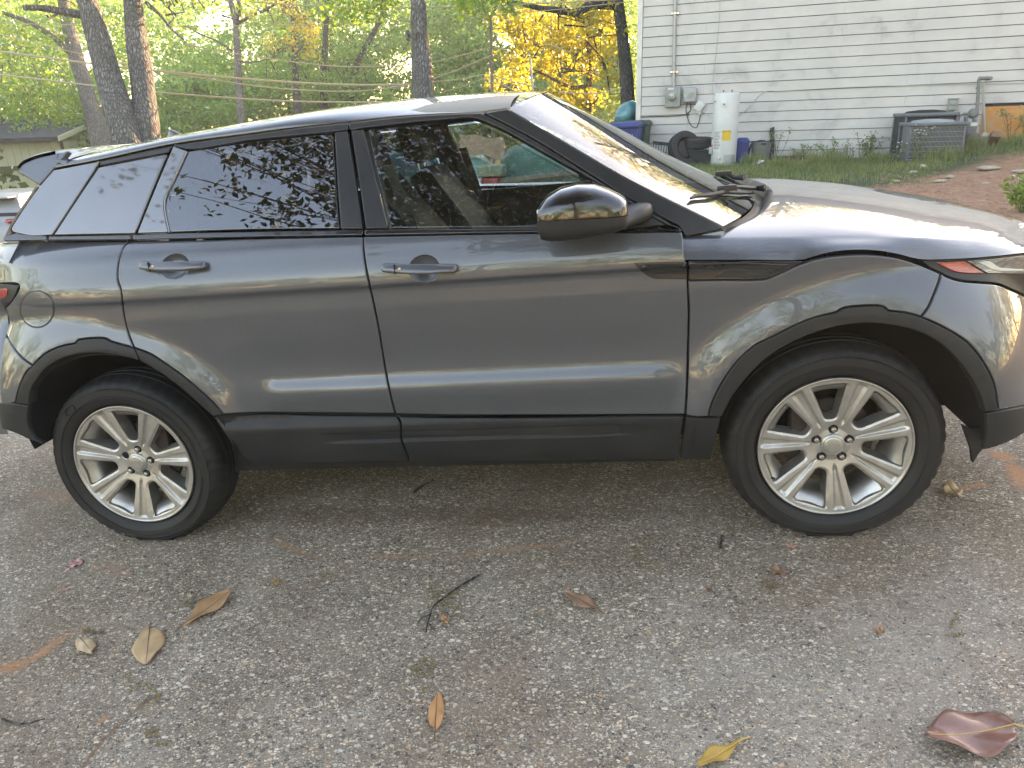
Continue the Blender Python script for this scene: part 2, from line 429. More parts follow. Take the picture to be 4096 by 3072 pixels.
rf.add([(0, .03, HZ), (0, HD, HZ), (0, HD / 2, HZ + 1.85)], [(0, 2, 1)]).add([(HL, .03, HZ), (HL, HD, HZ), (HL, HD / 2, HZ + 1.85)], [(0, 1, 2)])
rf.build('roof', M_SHING, house)

# ================================================================== the pale green house on the left, far down the slope
M_GSIDE = mat('pale_green_panel_siding', (.58, .58, .40), .7, var=.35, vscale=1.2, col2=(.46, .49, .34), bmp=.1, bscale=30)
M_GTRIM = mat('brown_trim', (.10, .085, .065), .7, var=.3)
cH = WP(250, 640, 28); gz = -1.75
lh = thing('green_sided_house', 'pale green sided house with dark low roof, at the left edge behind the tree trunks', 'house', (cH[0], cH[1], 0), math.radians(6))
ez = float(WP(240, 552, 28)[2]); LW = 11.0; LD = 7.0; rz = float(WP(368, 466, 30.5)[2])
MB().box((-LW / 2, LD / 2, (ez + gz) / 2), (LW, LD, ez - gz)).build('wall', M_GSIDE, lh)
for k in range(int(LW / .30)):                 # grooved panels stand proud of the grooves between them
    MB().box((-.15 - k * .30, -.012, (ez + gz) / 2), (.284, .024, ez - gz - .02)).build('siding_panel', M_GSIDE, lh)
for k in range(14):
    z = gz + .2 + k * .19
    MB().box((.012, LD / 2, z), (.024, LD, .175)).build('siding_board', M_GSIDE, lh)
MB().box((-LW / 2, -.035, float(WP(60, 674, 28)[2])), (LW, .05, .16)).build('band_board', M_GTRIM, lh)
g = MB(); ry = LD / 2; ov = .45
g.add([(-LW - .3, -ov, ez - .08), (.35, -ov, ez - .08), (.35, ry, rz), (-LW - .3, ry, rz), (-LW - .3, LD + ov, ez - .08), (.35, LD + ov, ez - .08), (-LW - .3, -ov, ez + .06), (.35, -ov, ez + .06), (.35, ry, rz + .12), (-LW - .3, ry, rz + .12), (-LW - .3, LD + ov, ez + .06), (.35, LD + ov, ez + .06)],
      [(0, 3, 2, 1), (3, 4, 5, 2), (6, 7, 8, 9), (9, 8, 11, 10), (0, 1, 7, 6), (4, 10, 11, 5), (0, 6, 9, 3), (3, 9, 10, 4), (1, 2, 8, 7), (2, 5, 11, 8)])
g.build('roof', M_SHING, lh)
MB().add([(0, 0, ez - .1), (0, LD, ez - .1), (0, ry, rz)], [(0, 1, 2)]).build('gable', M_GSIDE, lh)
MB().box((.03, .10, (ez + gz) / 2), (.07, .12, ez - gz)).build('corner_board', M_GTRIM, lh)
w_ = MB().box((.035, 2.3, ez - .75), (.05, 1.1, 1.3)).build('window', M_GTRIM, lh)
MB().box((.062, 2.3, ez - .75), (.012, .9, 1.1)).build('pane', mat('dusty_window', (.12, .13, .12), .2, coat=.6), w_)
MB().box((.04, 4.6, ez + .15), (.06, .8, .55)).build('gable_vent', M_GTRIM, lh)
MB().tube([(-6.5, 1.2, ez + .1), (-6.5, 1.2, ez + .75)], .05, 8).build('vent_pipe', M_GTRIM, lh)
MB().add([(.30, -ov - .01, ez - .10), (.36, -ov - .01, ez - .10), (.36, ry, rz - .02), (.30, ry, rz - .02), (.30, -ov - .01, ez + .07), (.36, -ov - .01, ez + .07), (.36, ry, rz + .13), (.30, ry, rz + .13)],
         [(3, 2, 1, 0), (4, 5, 6, 7), (0, 1, 5, 4), (1, 2, 6, 5), (2, 3, 7, 6), (3, 0, 4, 7)]).build('barge_board', M_GSIDE, lh)
# ================================================================== trees
def leaf_mat(name, c1, c2, t1, gloss=.5):
    m, nt, p = newmat(name); nt.nodes.remove(p); out = nt.nodes['Material Output']
    at = nt.nodes.new('ShaderNodeAttribute'); at.attribute_name = 'tint'
    col = ramp(nt, at.outputs['Fac'], [(0, c1), (1, c2)]).outputs[0]
    tc = ramp(nt, at.outputs['Fac'], [(0, t1), (1, tuple(min(1, q * 1.5) for q in t1))]).outputs[0]
    d = nt.nodes.new('ShaderNodeBsdfDiffuse'); nt.links.new(col, d.inputs[0])
    t = nt.nodes.new('ShaderNodeBsdfTranslucent'); nt.links.new(tc, t.inputs[0])
    a = nt.nodes.new('ShaderNodeAddShader'); nt.links.new(d.outputs[0], a.inputs[0]); nt.links.new(t.outputs[0], a.inputs[1])
    g = nt.nodes.new('ShaderNodeBsdfGlossy'); g.inputs['Roughness'].default_value = .45
    fr = nt.nodes.new('ShaderNodeFresnel'); fr.inputs[0].default_value = 1.0 + .35 * gloss
    mx = nt.nodes.new('ShaderNodeMixShader'); nt.links.new(fr.outputs[0], mx.inputs[0]); nt.links.new(a.outputs[0], mx.inputs[1]); nt.links.new(g.outputs[0], mx.inputs[2])
    nt.links.new(mx.outputs[0], out.inputs[0]); return m
M_LEAF = leaf_mat('spring_leaf', (.085, .15, .030), (.15, .215, .045), (.13, .20, .022), .2)
M_LEAFY = leaf_mat('young_oak_leaf', (.17, .175, .030), (.24, .225, .038), (.31, .275, .024), .2)
M_LEAFG = leaf_mat('sun_gold_new_leaf', (.30, .25, .05), (.40, .31, .07), (.32, .28, .03), .2)  # young leaf yellow, deepened in place of missing sun glow
M_LEAFW = leaf_mat('woodland_leaf', (.10, .165, .050), (.17, .245, .085), (.13, .21, .040), .12)
M_MAGN = leaf_mat('magnolia_leaf', (.014, .024, .009), (.026, .040, .014), (.010, .016, .004), .35)
def leaf_quads(C, size, aspect=.55, droop=.3, seed=1, spread=None):
    """a small folded rhombus for every centre"""
    r = np.random.default_rng(seed); n = len(C)
    th = r.uniform(0, 2 * np.pi, n); el = r.normal(-droop, .55, n)
    ax = np.stack([np.cos(th) * np.cos(el), np.sin(th) * np.cos(el), np.sin(el)], 1)
    q = r.normal(size=(n, 3)); q[:, 2] *= .6; sd = np.cross(ax, q); sd /= np.linalg.norm(sd, axis=1)[:, None] + 1e-9
    nn = np.cross(ax, sd)
    L = size * r.uniform(.65, 1.3, n)[:, None]
    V = np.stack([C - ax * L * .5, C + sd * L * aspect * .5 + nn * L * .08, C + ax * L * .5, C - sd * L * aspect * .5 + nn * L * .08], 1).reshape(-1, 3)
    F = np.arange(n * 4).reshape(-1, 4)
    return V, F
def leaf_mesh(name, C, size, m, tint=None, seed=1, aspect=.55, droop=.3):
    V, F = leaf_quads(C, size, aspect, droop, seed)
    me = mesh_from(name, V, F, m, True)
    a = me.attributes.new('tint', 'FLOAT', 'POINT')
    t = np.random.default_rng(seed).uniform(0, 1, len(C)) if tint is None else np.clip(tint + np.random.default_rng(seed).normal(0, .2, len(C)), 0, 1)
    a.data.foreach_set('value', np.repeat(t, 4).astype(np.float32)); return me
def clumps(centres, radius, per, seed, flat=.7):
    r = np.random.default_rng(seed); n = len(centres)
    d = r.normal(size=(n, per, 3)); d /= np.linalg.norm(d, axis=2)[..., None]; d *= r.uniform(0, 1, (n, per, 1)) ** .5
    rad = np.asarray(radius).reshape(-1, 1, 1) * np.array((1, 1, flat))
    tint = np.repeat(r.uniform(0, 1, n), per)
    return (np.asarray(centres)[:, None, :] + d * rad).reshape(-1, 3), tint
def bark_mat(name, c1, c2, c3):
    m, nt, p = newmat(name); co = coords(nt)
    st = coords(nt, (1, 1, .16))
    w1 = nt.nodes.new('ShaderNodeTexVoronoi'); w1.feature = 'DISTANCE_TO_EDGE'; w1.inputs['Scale'].default_value = 24
    wob = nt.nodes.new('ShaderNodeTexNoise'); wob.inputs['Scale'].default_value = 6; nt.links.new(st, wob.inputs['Vector'])
    sc = nt.nodes.new('ShaderNodeVectorMath'); sc.operation = 'SCALE'; sc.inputs['Scale'].default_value = .10; nt.links.new(wob.outputs['Color'], sc.inputs[0])
    av = nt.nodes.new('ShaderNodeVectorMath'); nt.links.new(st, av.inputs[0]); nt.links.new(sc.outputs[0], av.inputs[1]); nt.links.new(av.outputs[0], w1.inputs['Vector'])
    pl = noise(nt, st, 30, 4, .6); big = noise(nt, co, 1.6, 5, .6)
    c = ramp(nt, w1.outputs['Distance'], [(.0, c1), (.12, c2), (.4, c3)]).outputs[0]
    c = mixc(nt, ramp(nt, big, [(.4, 0), (.75, .6)]).outputs[0], c, c1)
    c = mixc(nt, ramp(nt, pl, [(.55, 0), (.8, .5)]).outputs[0], c, tuple(q * 1.3 for q in c3))
    nt.links.new(c, p.inputs['Base Color']); p.inputs['Roughness'].default_value = .9
    h = math_(nt, 'ADD', ramp(nt, w1.outputs['Distance'], [(0, 0), (.25, 1)]).outputs[0], math_(nt, 'MULTIPLY', pl, .5))
    nt.links.new(bump(nt, h, .9, .03), p.inputs['Normal']); return m
M_BARK = bark_mat('oak_bark', (.070, .067, .062), (.165, .160, .150), (.28, .275, .262))
M_BARKD = bark_mat('dark_bark', (.035, .034, .032), (.085, .082, .076), (.145, .14, .13))
M_BARKP = bark_mat('pale_bark', (.09, .085, .075), (.19, .18, .16), (.30, .29, .265))
def stem(mb, pts, r0, r1, n=14, rough=.06, seed=0, flare=0.0):
    P = catmull(pts, 7); k = len(P); rr = np.linspace(0, 1, k)
    rs = r0 + (r1 - r0) * rr
    rs = rs * (1 + rough * np.sin(rr * 17 + seed) * .5 + rough * np.random.default_rng(seed).normal(0, .35, k)) + flare * np.exp(-rr * 9)
    return mb.tube(P, list(rs), n)
def px_tree(name, label, cat, axis_px, D, w0, w1, bark, up=6.0, limbs=(), group=None, top_dir=None, leaf=None, seed=3, crown=None, base_z=None):
    """a tree whose trunk axis is measured at depth D; axis_px from the ground up, widths in photo px"""
    pts = [WP(u, v, D) for u, v in axis_px]
    b = pts[0]; d0 = pts[0] - pts[1]; d0 = d0 / max(-d0[2], .2)
    gz_ = float(terrain(b[0], b[1])) if base_z is None else base_z
    if b[2] > gz_: pts = [b + d0 * (b[2] - gz_ + .1) * .9] + pts
    pts[0][2] = gz_ - .1
    d1 = pts[-1] - pts[-2]; d1 = d1 / max(np.linalg.norm(d1), 1e-6)
    if top_dir is not None: d1 = np.array(top_dir) / np.linalg.norm(top_dir)
    pts = pts + [pts[-1] + d1 * up * .5, pts[-1] + d1 * up]
    r0, r1 = w0 * D / F_PX / 2, w1 * D / F_PX / 2
    root = thing(name, label, cat, pts[0], 0, group)
    o0 = np.array(root.location)
    loc = lambda p: np.array(p) - o0
    mb = MB(); stem(mb, [loc(p) for p in pts], r0, r1 * .55, 18, .05, seed, flare=r0 * .25)
    mb.build('trunk', bark, root, smooth=True)
    tips = []
    for li, (lp, lw0, lw1, lD) in enumerate(limbs):
        q = [loc(WP(u, v, lD0)) for (u, v), lD0 in zip(lp, np.linspace(D, lD, len(lp)))]
        m2 = MB(); stem(m2, q, lw0 * D / F_PX / 2, max(lw1 * D / F_PX / 2, .012), 9, .05, seed + li); m2.build('limb', bark, root, smooth=True)
        tips += [q[-1], q[len(q) // 2]]
    top = loc(pts[-1])
    if crown:
        C = []; R = []
        for (c, rad, n) in crown['zones']:
            c = loc(WP(c[0], c[1], c[2]))
            r = np.random.default_rng(seed * 7 + len(C)); dd = r.normal(size=(n, 3)); dd /= np.linalg.norm(dd, axis=1)[:, None]; dd *= r.uniform(.15, 1, (n, 1)) ** .4
            C.append(c + dd * np.array(rad)); R += [crown.get('cl', .45)] * n
        C = np.concatenate(C); P, tint = clumps(C, np.array(R), crown.get('per', 40), seed)
        me = leaf_mesh('crown', P, crown.get('size', .11), leaf or M_LEAF, tint, seed)
        link('crown', me, root)
        tw = MB(); r = np.random.default_rng(seed)
        src = [top * .75, top] + tips
        for c in C[::max(1, len(C) // 60)]:
            s = min(src, key=lambda q: np.linalg.norm(q - c))
            ds = np.linalg.norm(s - c); s = c + (s - c) * min(1.0, .55 / max(ds, .01)) + r.normal(0, .08, 3)
            mdl = (s + c) / 2 + r.normal(0, .15, 3)
            tw.tube([s, mdl, c], [.020, .014, .006], 5, False)
        tw.build('twigs', bark, root, smooth=True)['kind'] = 'stuff'
    return root
px_tree('oak_tree', 'leaning rough-barked oak with a stub limb, left of the twin trunks', 'tree', [(500, 530), (440, 330), (388, 140), (345, -10)], 13.5, 128, 92, M_BARK,
        limbs=[([(330, 60), (250, 45), (170, 32), (92, 30)], 34, 20, 13.2), ([(250, 45), (200, 70), (185, 60)], 10, 6, 13.2)], seed=11,
        crown=dict(zones=[((300, -480, 13.5), (3.0, 2.2, 1.4), 60), ((60, -190, 13.2), (1.4, 1.0, .6), 26)], cl=.5, per=42, size=.11))
px_tree('oak_tree', 'upright rough-barked oak, right of the twin trunks', 'tree', [(586, 535), (572, 350), (546, 150), (530, -10)], 13.7, 108, 96, M_BARK,
        limbs=[([(585, 10), (640, 60), (690, 120), (735, 158)], 16, 6, 13.5)], seed=12,
        crown=dict(zones=[((620, -480, 13.7), (2.8, 2.2, 1.4), 60), ((830, -90, 13.7), (1.1, .8, .45), 16)], bare=1, cl=.5, per=42, size=.11))
px_tree('oak_tree', 'pale hazy oak trunk standing behind the leaning oak', 'tree', [(388, 520), (350, 380), (305, 230), (265, 60), (250, -20)], 24, 70, 58, M_BARKP, seed=13,
        limbs=[([(300, 230), (225, 160), (120, 90), (10, 50)], 26, 14, 23)],
        crown=dict(zones=[((150, 60, 24), (2.6, 2.0, 1.2), 60), ((60, 330, 24), (1.7, 1.5, 1.1), 44), ((180, 420, 24), (1.2, 1.2, .6), 22), ((300, -350, 24), (3, 2, 2), 40)], cl=.5, per=40, size=.13))
px_tree('forked_tree', 'slender tree with a high fork, above the rear door', 'tree', [(966, 470), (955, 330), (948, 180), (942, 95)], 26, 36, 26, M_BARKP, up=4.5, top_dir=(-.12, 0, 1), seed=14,
        limbs=[([(945, 95), (953, 40), (956, -30)], 20, 16, 25), ([(948, 95), (1000, 65), (1060, 40), (1130, 0)], 15, 8, 25), ([(965, 245), (1000, 250), (1060, 240), (1100, 230)], 8, 3, 25), ([(930, 205), (870, 165), (810, 140), (745, 105)], 9, 4, 25)],
        crown=dict(zones=[((1090, 40, 25), (1.2, .7, .5), 20), ((1190, 120, 25), (.55, .4, .6), 16), ((1245, 175, 25), (.35, .3, .75), 16), ((1120, 190, 25), (.5, .4, .5), 9), ((950, -300, 21), (2.5, 2, 1.5), 40)], cl=.28, per=26, size=.10), leaf=M_LEAFG)
px_tree('oak_tree', 'thick oak trunk with round pruning scars, above the front door', 'tree', [(1694, 385), (1686, 250), (1678, 120), (1672, -10)], 14.5, 94, 74, M_BARK, seed=15,
        crown=dict(zones=[((1680, -480, 14.5), (2.8, 2.2, 1.3), 60), ((1450, 10, 15), (.7, .5, .3), 16), ((1880, 0, 14.5), (.9, .8, .28), 18)], cl=.4, per=40, size=.11))
px_tree('oak_tree', 'dark oak with a heavy limb arching left, against the white house corner', 'tree', [(2515, 480), (2505, 300), (2488, 130), (2470, -10)], 16.5, 60, 62, M_BARKD, seed=16,
        limbs=[([(2455, 18), (2360, 22), (2310, 50), (2240, 42), (2150, 30), (2040, 5)], 40, 16, 16)],
        crown=dict(zones=[((2300, -300, 16.5), (3, 2, 1.4), 110), ((2220, 60, 16.5), (1.4, .8, .35), 20), ((2460, 230, 16.8), (.35, .5, 1.0), 22)], bare=1, cl=.32, per=36, size=.09), leaf=M_LEAFY)
px_tree('maple_tree', 'slim low-branching tree with glowing yellow leaves, left of the house corner', 'tree', [(2352, 465), (2356, 350), (2358, 220), (2352, 60)], 19, 36, 24, M_BARKP, up=4, seed=17,
        limbs=[([(2340, 345), (2290, 350), (2240, 330), (2180, 300), (2130, 275)], 18, 7, 18.5), ([(2340, 430), (2310, 400), (2250, 360), (2190, 390)], 12, 6, 19), ([(2365, 430), (2390, 390), (2410, 350)], 9, 4, 19), ([(2340, 285), (2290, 285), (2240, 292)], 8, 4, 18.6)],
        crown=dict(zones=[((2180, 110, 19), (1.1, .9, .45), 68), ((2120, 230, 19), (.9, .9, .5), 52), ((2060, 90, 19.5), (.7, .8, .6), 44), ((2290, 250, 18.8), (.8, .7, .9), 60), ((2400, 130, 18.8), (.6, .6, .7), 48), ((2300, 400, 19), (.8, .6, .35), 36), ((2030, 330, 20), (.6, .6, .5), 28), ((2330, -150, 19), (1.5, 1.2, .9), 60)], cl=.26, per=19, size=.115), leaf=M_LEAFY)
slim = [((1190, 430), (1184, 330), (1180, 230), (1175, 110), 27, 'slim dark trunk in the wood, under the golden leaf spray'), ((1296, 420), (1294, 330), (1300, 200), (1306, 60), 29, 'slim dark trunk in the wood, second left of the scarred oak'),
        ((1400, 400), (1412, 310), (1440, 230), (1500, 120), 30, 'slanting dark trunk in the wood, just left of the scarred oak'), ((1215, 200), (1218, 120), (1222, 60), (1224, -10), 33, 'faint straight trunk high in the wood, behind the golden spray')]
for i, (a, b, c, d, D, lab) in enumerate(slim):
    px_tree('woodland_tree', lab, 'tree', [a, b, c, d], D, 34, 22, M_BARKD, up=5, group='slim trunks in the wood', seed=30 + i,
            crown=dict(zones=[((d[0], -60, D), (2.2, 1.6, 1.3), 40), ((c[0] + 60, 250, D + .5), (2.0, 1.4, 1.2), 34)], cl=.55, per=40, size=.14), leaf=M_LEAFW)
# pruning scars on the scarred oak are rings of bark round a pale disc
scar = [o for o in COL.objects if o.get('label', '').startswith('thick oak')][0]
for u, v, r in ((1673, 146, .062), (1632, 141, .062)):
    P = WP(u, v, 14.5) - np.array(scar.location); q = MB(); tw = (CW - WP(u, v, 14.5)); tw /= np.linalg.norm(tw); P = P + tw * (.19 if u > 1650 else .07)
    a = np.cross(tw, (0, 0, 1)); a /= np.linalg.norm(a); b = np.cross(a, tw)
    if u < 1650: a = a * .45
    ring = [P + a * math.cos(t) * r + b * math.sin(t) * r * 1.25 for t in np.linspace(0, 2 * math.pi, 21)]
    q.tube(ring, .025, 6, False); q.add([P + a * math.cos(t) * r + b * math.sin(t) * r * 1.25 for t in np.linspace(0, 2 * math.pi, 20, endpoint=False)], [tuple(range(20))])
    q.build('pruning_scar', M_BARKP, scar, smooth=True)

# the wood behind: one mass of young leaves with gaps for the sky
def wood():
    r = np.random.default_rng(5); C = []
    for u0, u1, D0, D1, v0, v1, n in ((-500, 2580, 30, 37, -20, 600, 2050), (-700, 2600, 38, 48, -40, 520, 2100), (-300, 2540, 28, 33, 300, 640, 700), (1750, 2560, 29, 36, -20, 420, 700)):
        u = r.uniform(u0, u1, n * 2); v = r.uniform(v0, v1, n * 2); D = r.uniform(D0, D1, n * 2)
        k = (np.sin(u * .011 + 1.3 * np.sin(v * .013)) + np.sin(u * .0047 + v * .009) + .8 * np.sin(v * .02 + u * .019)) / 3.4 + r.normal(0, .6, len(u))
        sel = np.argsort(-k)[:n]
        C.append(np.array([WP(a, b, c) for a, b, c in zip(u[sel], v[sel], D[sel])]))
    for k in range(420): C.append(WP(r.uniform(1900, 2560), r.uniform(-1100, 20), r.uniform(31, 37))[None])  # taller clumps out of view, added to keep sun off the left trunks
    C = np.concatenate(C); C[:, 2] = np.maximum(C[:, 2], -2.0)
    rad = r.uniform(.45, 1.0, len(C))
    P, t = clumps(C, rad, 44, 6, .65)
    o = link('woodland', leaf_mesh('woodland', P, .20, M_LEAFW, t, 8)); tag(o, kind='stuff'); o['label'] = 'spring green wood behind the gardens'
    # its stems
    mb = MB()
    for u in r.uniform(-300, 2500, 7):
        D = r.uniform(32, 48); a = WP(u, 500, D); b = WP(u + r.normal(0, 25), -80, D); a[2] = -2.2
        mb.tube([a, (a + b) / 2 + r.normal(0, .1, 3), b], [.10, .08, .05], 6, False)
    o = mb.build('woodland_stems', M_BARKD, None, smooth=True); tag(o, kind='stuff'); o['label'] = 'thin far stems inside the wood'
wood()
def back_wood():
    r = np.random.default_rng(15); C = []
    for k in range(2300):
        a = r.uniform(-2.35, 2.0); R = r.uniform(22, 32); x, y = R * math.sin(a), -R * math.cos(a)
        if y > -4 and x > 0 and r.uniform() < .3: continue
        top = 6.2 + 2.2 * math.sin(a * 5.3) + 1.6 * math.sin(a * 13.1 + 1)
        C.append((x, y, float(terrain(x, y)) + top * r.uniform(0, 1) ** .9))
    P, t = clumps(np.array(C), r.uniform(.6, 1.25, len(C)), 30, 16, .7)
    o = link('street_woodland', leaf_mesh('street_woodland', P, .30, M_LEAFB, t, 18)); tag(o, kind='stuff'); o['label'] = 'wood across the street, mirrored in the car doors'
M_LEAFB = leaf_mat('street_leaf', (.045, .065, .022), (.08, .095, .035), (.05, .07, .012), .12)
back_wood()

# trees on the photographer's side, seen only in the paint and the glass
def back_tree(x, y, h, rad, seed, lab, n=110, per=46, size=.2, m=M_LEAF):
    z0 = float(terrain(x, y))
    root = thing('street_tree', lab, 'tree', (x, y, z0), 0, 'trees behind the photographer')
    mb = MB(); stem(mb, [(0, 0, -.1), (.1, .05, h * .3), (-.1, 0, h * .55), (0, .1, h * .9)], .26, .06, 12, .05, seed); mb.build('trunk', M_BARK, root, smooth=True)
    r = np.random.default_rng(seed); d = r.normal(size=(n, 3)); d /= np.linalg.norm(d, axis=1)[:, None]; d *= r.uniform(.2, 1, (n, 1)) ** .5
    C = d * np.array((rad, rad, h * .36)) + np.array((0, 0, h * .62)); P, t = clumps(C, np.full(n, .9), per, seed)
    link('crown', leaf_mesh('crown', P, size, m, t, seed), root)
    tw = MB()
    for c in C[::4]: tw.tube([(0, 0, max(h * .3, c[2] - 1.8)), (c[0] * .5, c[1] * .5, c[2] - .5), c], [.06, .04, .015], 5, False)
    tw.build('twigs', M_BARK, root, smooth=True)['kind'] = 'stuff'
back_tree(9.5, -15, 10, 3.8, 51, 'round-crowned tree reflected in the front wing')
back_tree(3.0, -18, 11, 4.0, 52, 'tall tree reflected in the front door')
back_tree(-4.5, -23, 8.5, 3.6, 53, 'shorter tree reflected in the rear door')
back_tree(-13, -20, 8, 3.6, 54, 'far tree reflected in the rear wing')
back_tree(21, 2, 10, 4.0, 55, 'tall tree beside the drive, reflected in the windscreen', m=M_LEAFY)
back_tree(9.5, 27, 12, 3.6, 57, 'tree behind the white house, reflected in the windscreen', m=M_LEAFY)
back_tree(5.5, 21.2, 13.5, 2.6, 61, 'narrow tree right behind the white house, reflected in the windscreen', m=M_LEAFY)
back_tree(8.4, 22.5, 10, 2.6, 62, 'leafy tree behind the middle of the white house, reflected in the bonnet')
back_tree(12.2, 21.5, 9.5, 2.4, 63, 'leafy tree behind the right half of the white house, reflected in the bonnet')
back_tree(15, 24, 11, 3.6, 58, 'second tree behind the white house, reflected in the bonnet', m=M_LEAFY)
back_tree(-23, -7, 10, 4.2, 59, 'broad tree down the slope, reflected in the rear corner')
back_tree(-26, 2, 9, 4.0, 60, 'lower tree down the slope, reflected in the rear corner')
back_tree(24, 9.5, 9, 3.4, 56, 'rounder tree beyond the drive, reflected in the windscreen', m=M_LEAFY)
# magnolia leaning over the driveway from behind the camera
mg = thing('magnolia_tree', 'broad-leaved magnolia reaching over the driveway, mirrored in the side windows', 'tree', (1.6, -8.2, float(terrain(1.6, -8.2))))
mb = MB(); stem(mb, [(0, 0, -.1), (-.1, .2, 1.6), (-.4, .9, 3.4), (-1.0, 2.4, 6.0), (-1.3, 3.4, 8.2)], .24, .05, 12, .05, 3); mb.build('trunk', M_BARKD, mg, smooth=True)
r = np.random.default_rng(21); C = []; lm = MB()
for k in range(270):
    q = r.normal(size=3); q /= np.linalg.norm(q); q *= r.uniform(.3, 1) ** .5
    e_ = np.array((-2.9, 6.1, 6.9)) + q * np.array((5.4, 3.8, 1.7))
    if e_[0] < -5.6 and r.uniform() < .5: continue
    s = np.array((-.6, 1.6, max(2.8, e_[2] - 1.6))); P = catmull([s, s * .6 + e_ * .4 + (0, 0, .25), e_], 5)
    k0 = int(len(P) * (.2 if k % 6 == 0 else .72)); wob = [q + r.normal(0, .05, 3) for q in P[k0:]]
    lm.tube(wob, list(np.linspace(.032 if k % 6 == 0 else .012, .006, len(wob))), 5, False)
    for t in np.linspace(.45, 1, 6):
        b = P[min(int(t * (len(P) - 1)), len(P) - 1)]
        for j in range(3): C.append(b + r.normal(0, .34, 3) * (1, 1, .6))
lm.build('limbs', M_BARKD, mg, smooth=True)['kind'] = 'stuff'
P, t = clumps(np.array(C), np.full(len(C), .25), 9, 4, .8)
link('crown', leaf_mesh('crown', P, .145, M_MAGN, t, 5, aspect=.48, droop=.1), mg)
# ================================================================== evening haze round the whole place
hz = MB().box((0, 30, 9.7), (198, 198, 26.6)).build('haze', None, None); tag(hz, kind='stuff'); hz['label'] = 'thin evening haze between the trees'
hm = bpy.data.materials.new('haze_air'); hm.use_nodes = True; nt = hm.node_tree; nt.nodes.remove(nt.nodes['Principled BSDF'])
pv = nt.nodes.new('ShaderNodeVolumePrincipled'); pv.inputs['Density'].default_value = .0026; pv.inputs['Color'].default_value = (.92, .94, .96, 1); pv.inputs['Anisotropy'].default_value = .3
nt.links.new(pv.outputs[0], nt.nodes['Material Output'].inputs['Volume']); hz.data.materials.append(hm)
# ================================================================== the parked SUV (car frame: x forward, y to its left, z up)
car = thing('parked_suv', 'dark grey five-door SUV with silver seven-spoke wheels, filling the driveway', 'SUV')
car.rotation_euler = (0, -TILT, 0)
WBH = 1.33; HUB = 0.35
# --- surfaces
_pz = [.15, .27, .34, .42, .53, .632, .72, .85, .95, 1.0, 1.03, 1.06, 1.10, 1.14, 1.17, 1.19, 1.23]
_ps = [.80, .855, .893, .912, .9165, .919, .915, .922, .930, .934, .9355, .932, .922, .907, .890, .868, .80]
def _pchip(xs, ys):
    xs = np.array(xs); ys = np.array(ys); h = np.diff(xs); d = np.diff(ys) / h
    m = np.zeros_like(ys); m[0] = d[0]; m[-1] = d[-1]
    for i in range(1, len(xs) - 1):
        m[i] = 0 if d[i - 1] * d[i] <= 0 else 2 * d[i - 1] * d[i] / (d[i - 1] + d[i])
    def f(x):
        x = np.clip(x, xs[0], xs[-1]); i = np.clip(np.searchsorted(xs, x) - 1, 0, len(h) - 1)
        t = (x - xs[i]) / h[i]
        return ((1 + 2 * t) * (1 - t) ** 2 * ys[i] + t * (1 - t) ** 2 * h[i] * m[i] + t * t * (3 - 2 * t) * ys[i + 1] + t * t * (t - 1) * h[i] * m[i + 1])
    return f
_prof = _pchip(_pz, _ps)
def planf(x):
    x = np.asarray(x, float)
    f = np.clip((x - .9) / 1.30, 0, .995); r = np.clip((-.9 - x) / 1.20, 0, .995)
    return (1 - f ** 2.7) ** (1 / 2.7) * (1 - r ** 3.0) ** (1 / 3.0)
def smax(a, b, k=.014):
    return (a + b + np.sqrt((a - b) ** 2 + k * k)) / 2
def SB(x, z):
    """half width of the body side"""
    x = np.asarray(x, float); z = np.asarray(z, float)
    b = _prof(z)
    # lower door crease: a ledge that looks upward
    wl = smoothstep(-.72, -.64, x) * (1 - smoothstep(.72, .86, x))
    led = .0115 * (1 - smoothstep(.636, .694, z)) * smoothstep(.52, .63, z) - .006 * smoothstep(.64, .70, z) * (1 - smoothstep(.72, .9, z))
    b = b + led * wl
    # character line below the handles: an undercut
    wc = 1 - smoothstep(1.0, 1.16, x)
    b = b + wc * (.008 * smoothstep(1.006, 1.024, z) * (1 - smoothstep(1.06, 1.14, z)) - .005 * smoothstep(.93, 1.0, z) * (1 - smoothstep(1.0, 1.02, z)))
    b = b * planf(x)
    for xc, s0, lift in ((WBH, .953, .0), (-WBH, .953, .01)):
        r = np.sqrt((x - xc) ** 2 + (z - HUB) ** 2)
        q = np.maximum(r - .485 - lift, 0)
        hs = s0 - .20 * q - 2.0 * q * q
        hs = hs - .5 * np.maximum(abs(x - xc) - .48, 0) ** 1.3
        b = smax(b, hs)
    for cx, cz, rx, rz in CUPS:
        q = ((x - cx) / rx) ** 2 + ((z - cz) / rz) ** 2
        b = b - .024 * np.clip(1 - q, 0, 1) ** .7 * (q < 1)
    return b
CUPS = []
def SG(x, z):
    """half width of the glasshouse"""
    x = np.asarray(x, float); q = np.asarray(z, float) - 1.18
    return (.872 - .585 * q - .16 * q * q) * 1.0 - .045 * (np.maximum(x, 0) / .8) ** 2 - .065 * (np.maximum(-.3 - x, 0) / 1.4) ** 2
def off(fn, d):
    return lambda x, z: fn(x, z) + d
SCL = off(SB, .007)
def to_side(pts, fn):
    """photo pixels -> (x, z) on the right side surface"""
    out = []
    for u, v in pts:
        d = _dir(RC, u, v); y = -.9
        for _ in range(14):
            k = (y - CC[1]) / d[1]; p = CC + d * k
            y = .4 * y - .6 * float(fn(p[0], p[2]))
        out.append((float(p[0]), float(p[2])))
    return out
_c = [to_side([(u, v), (u + r, v), (u, v - r * .88)], SB) for u, v, r in ((700, 1065, 57), (1697, 1075, 63))]
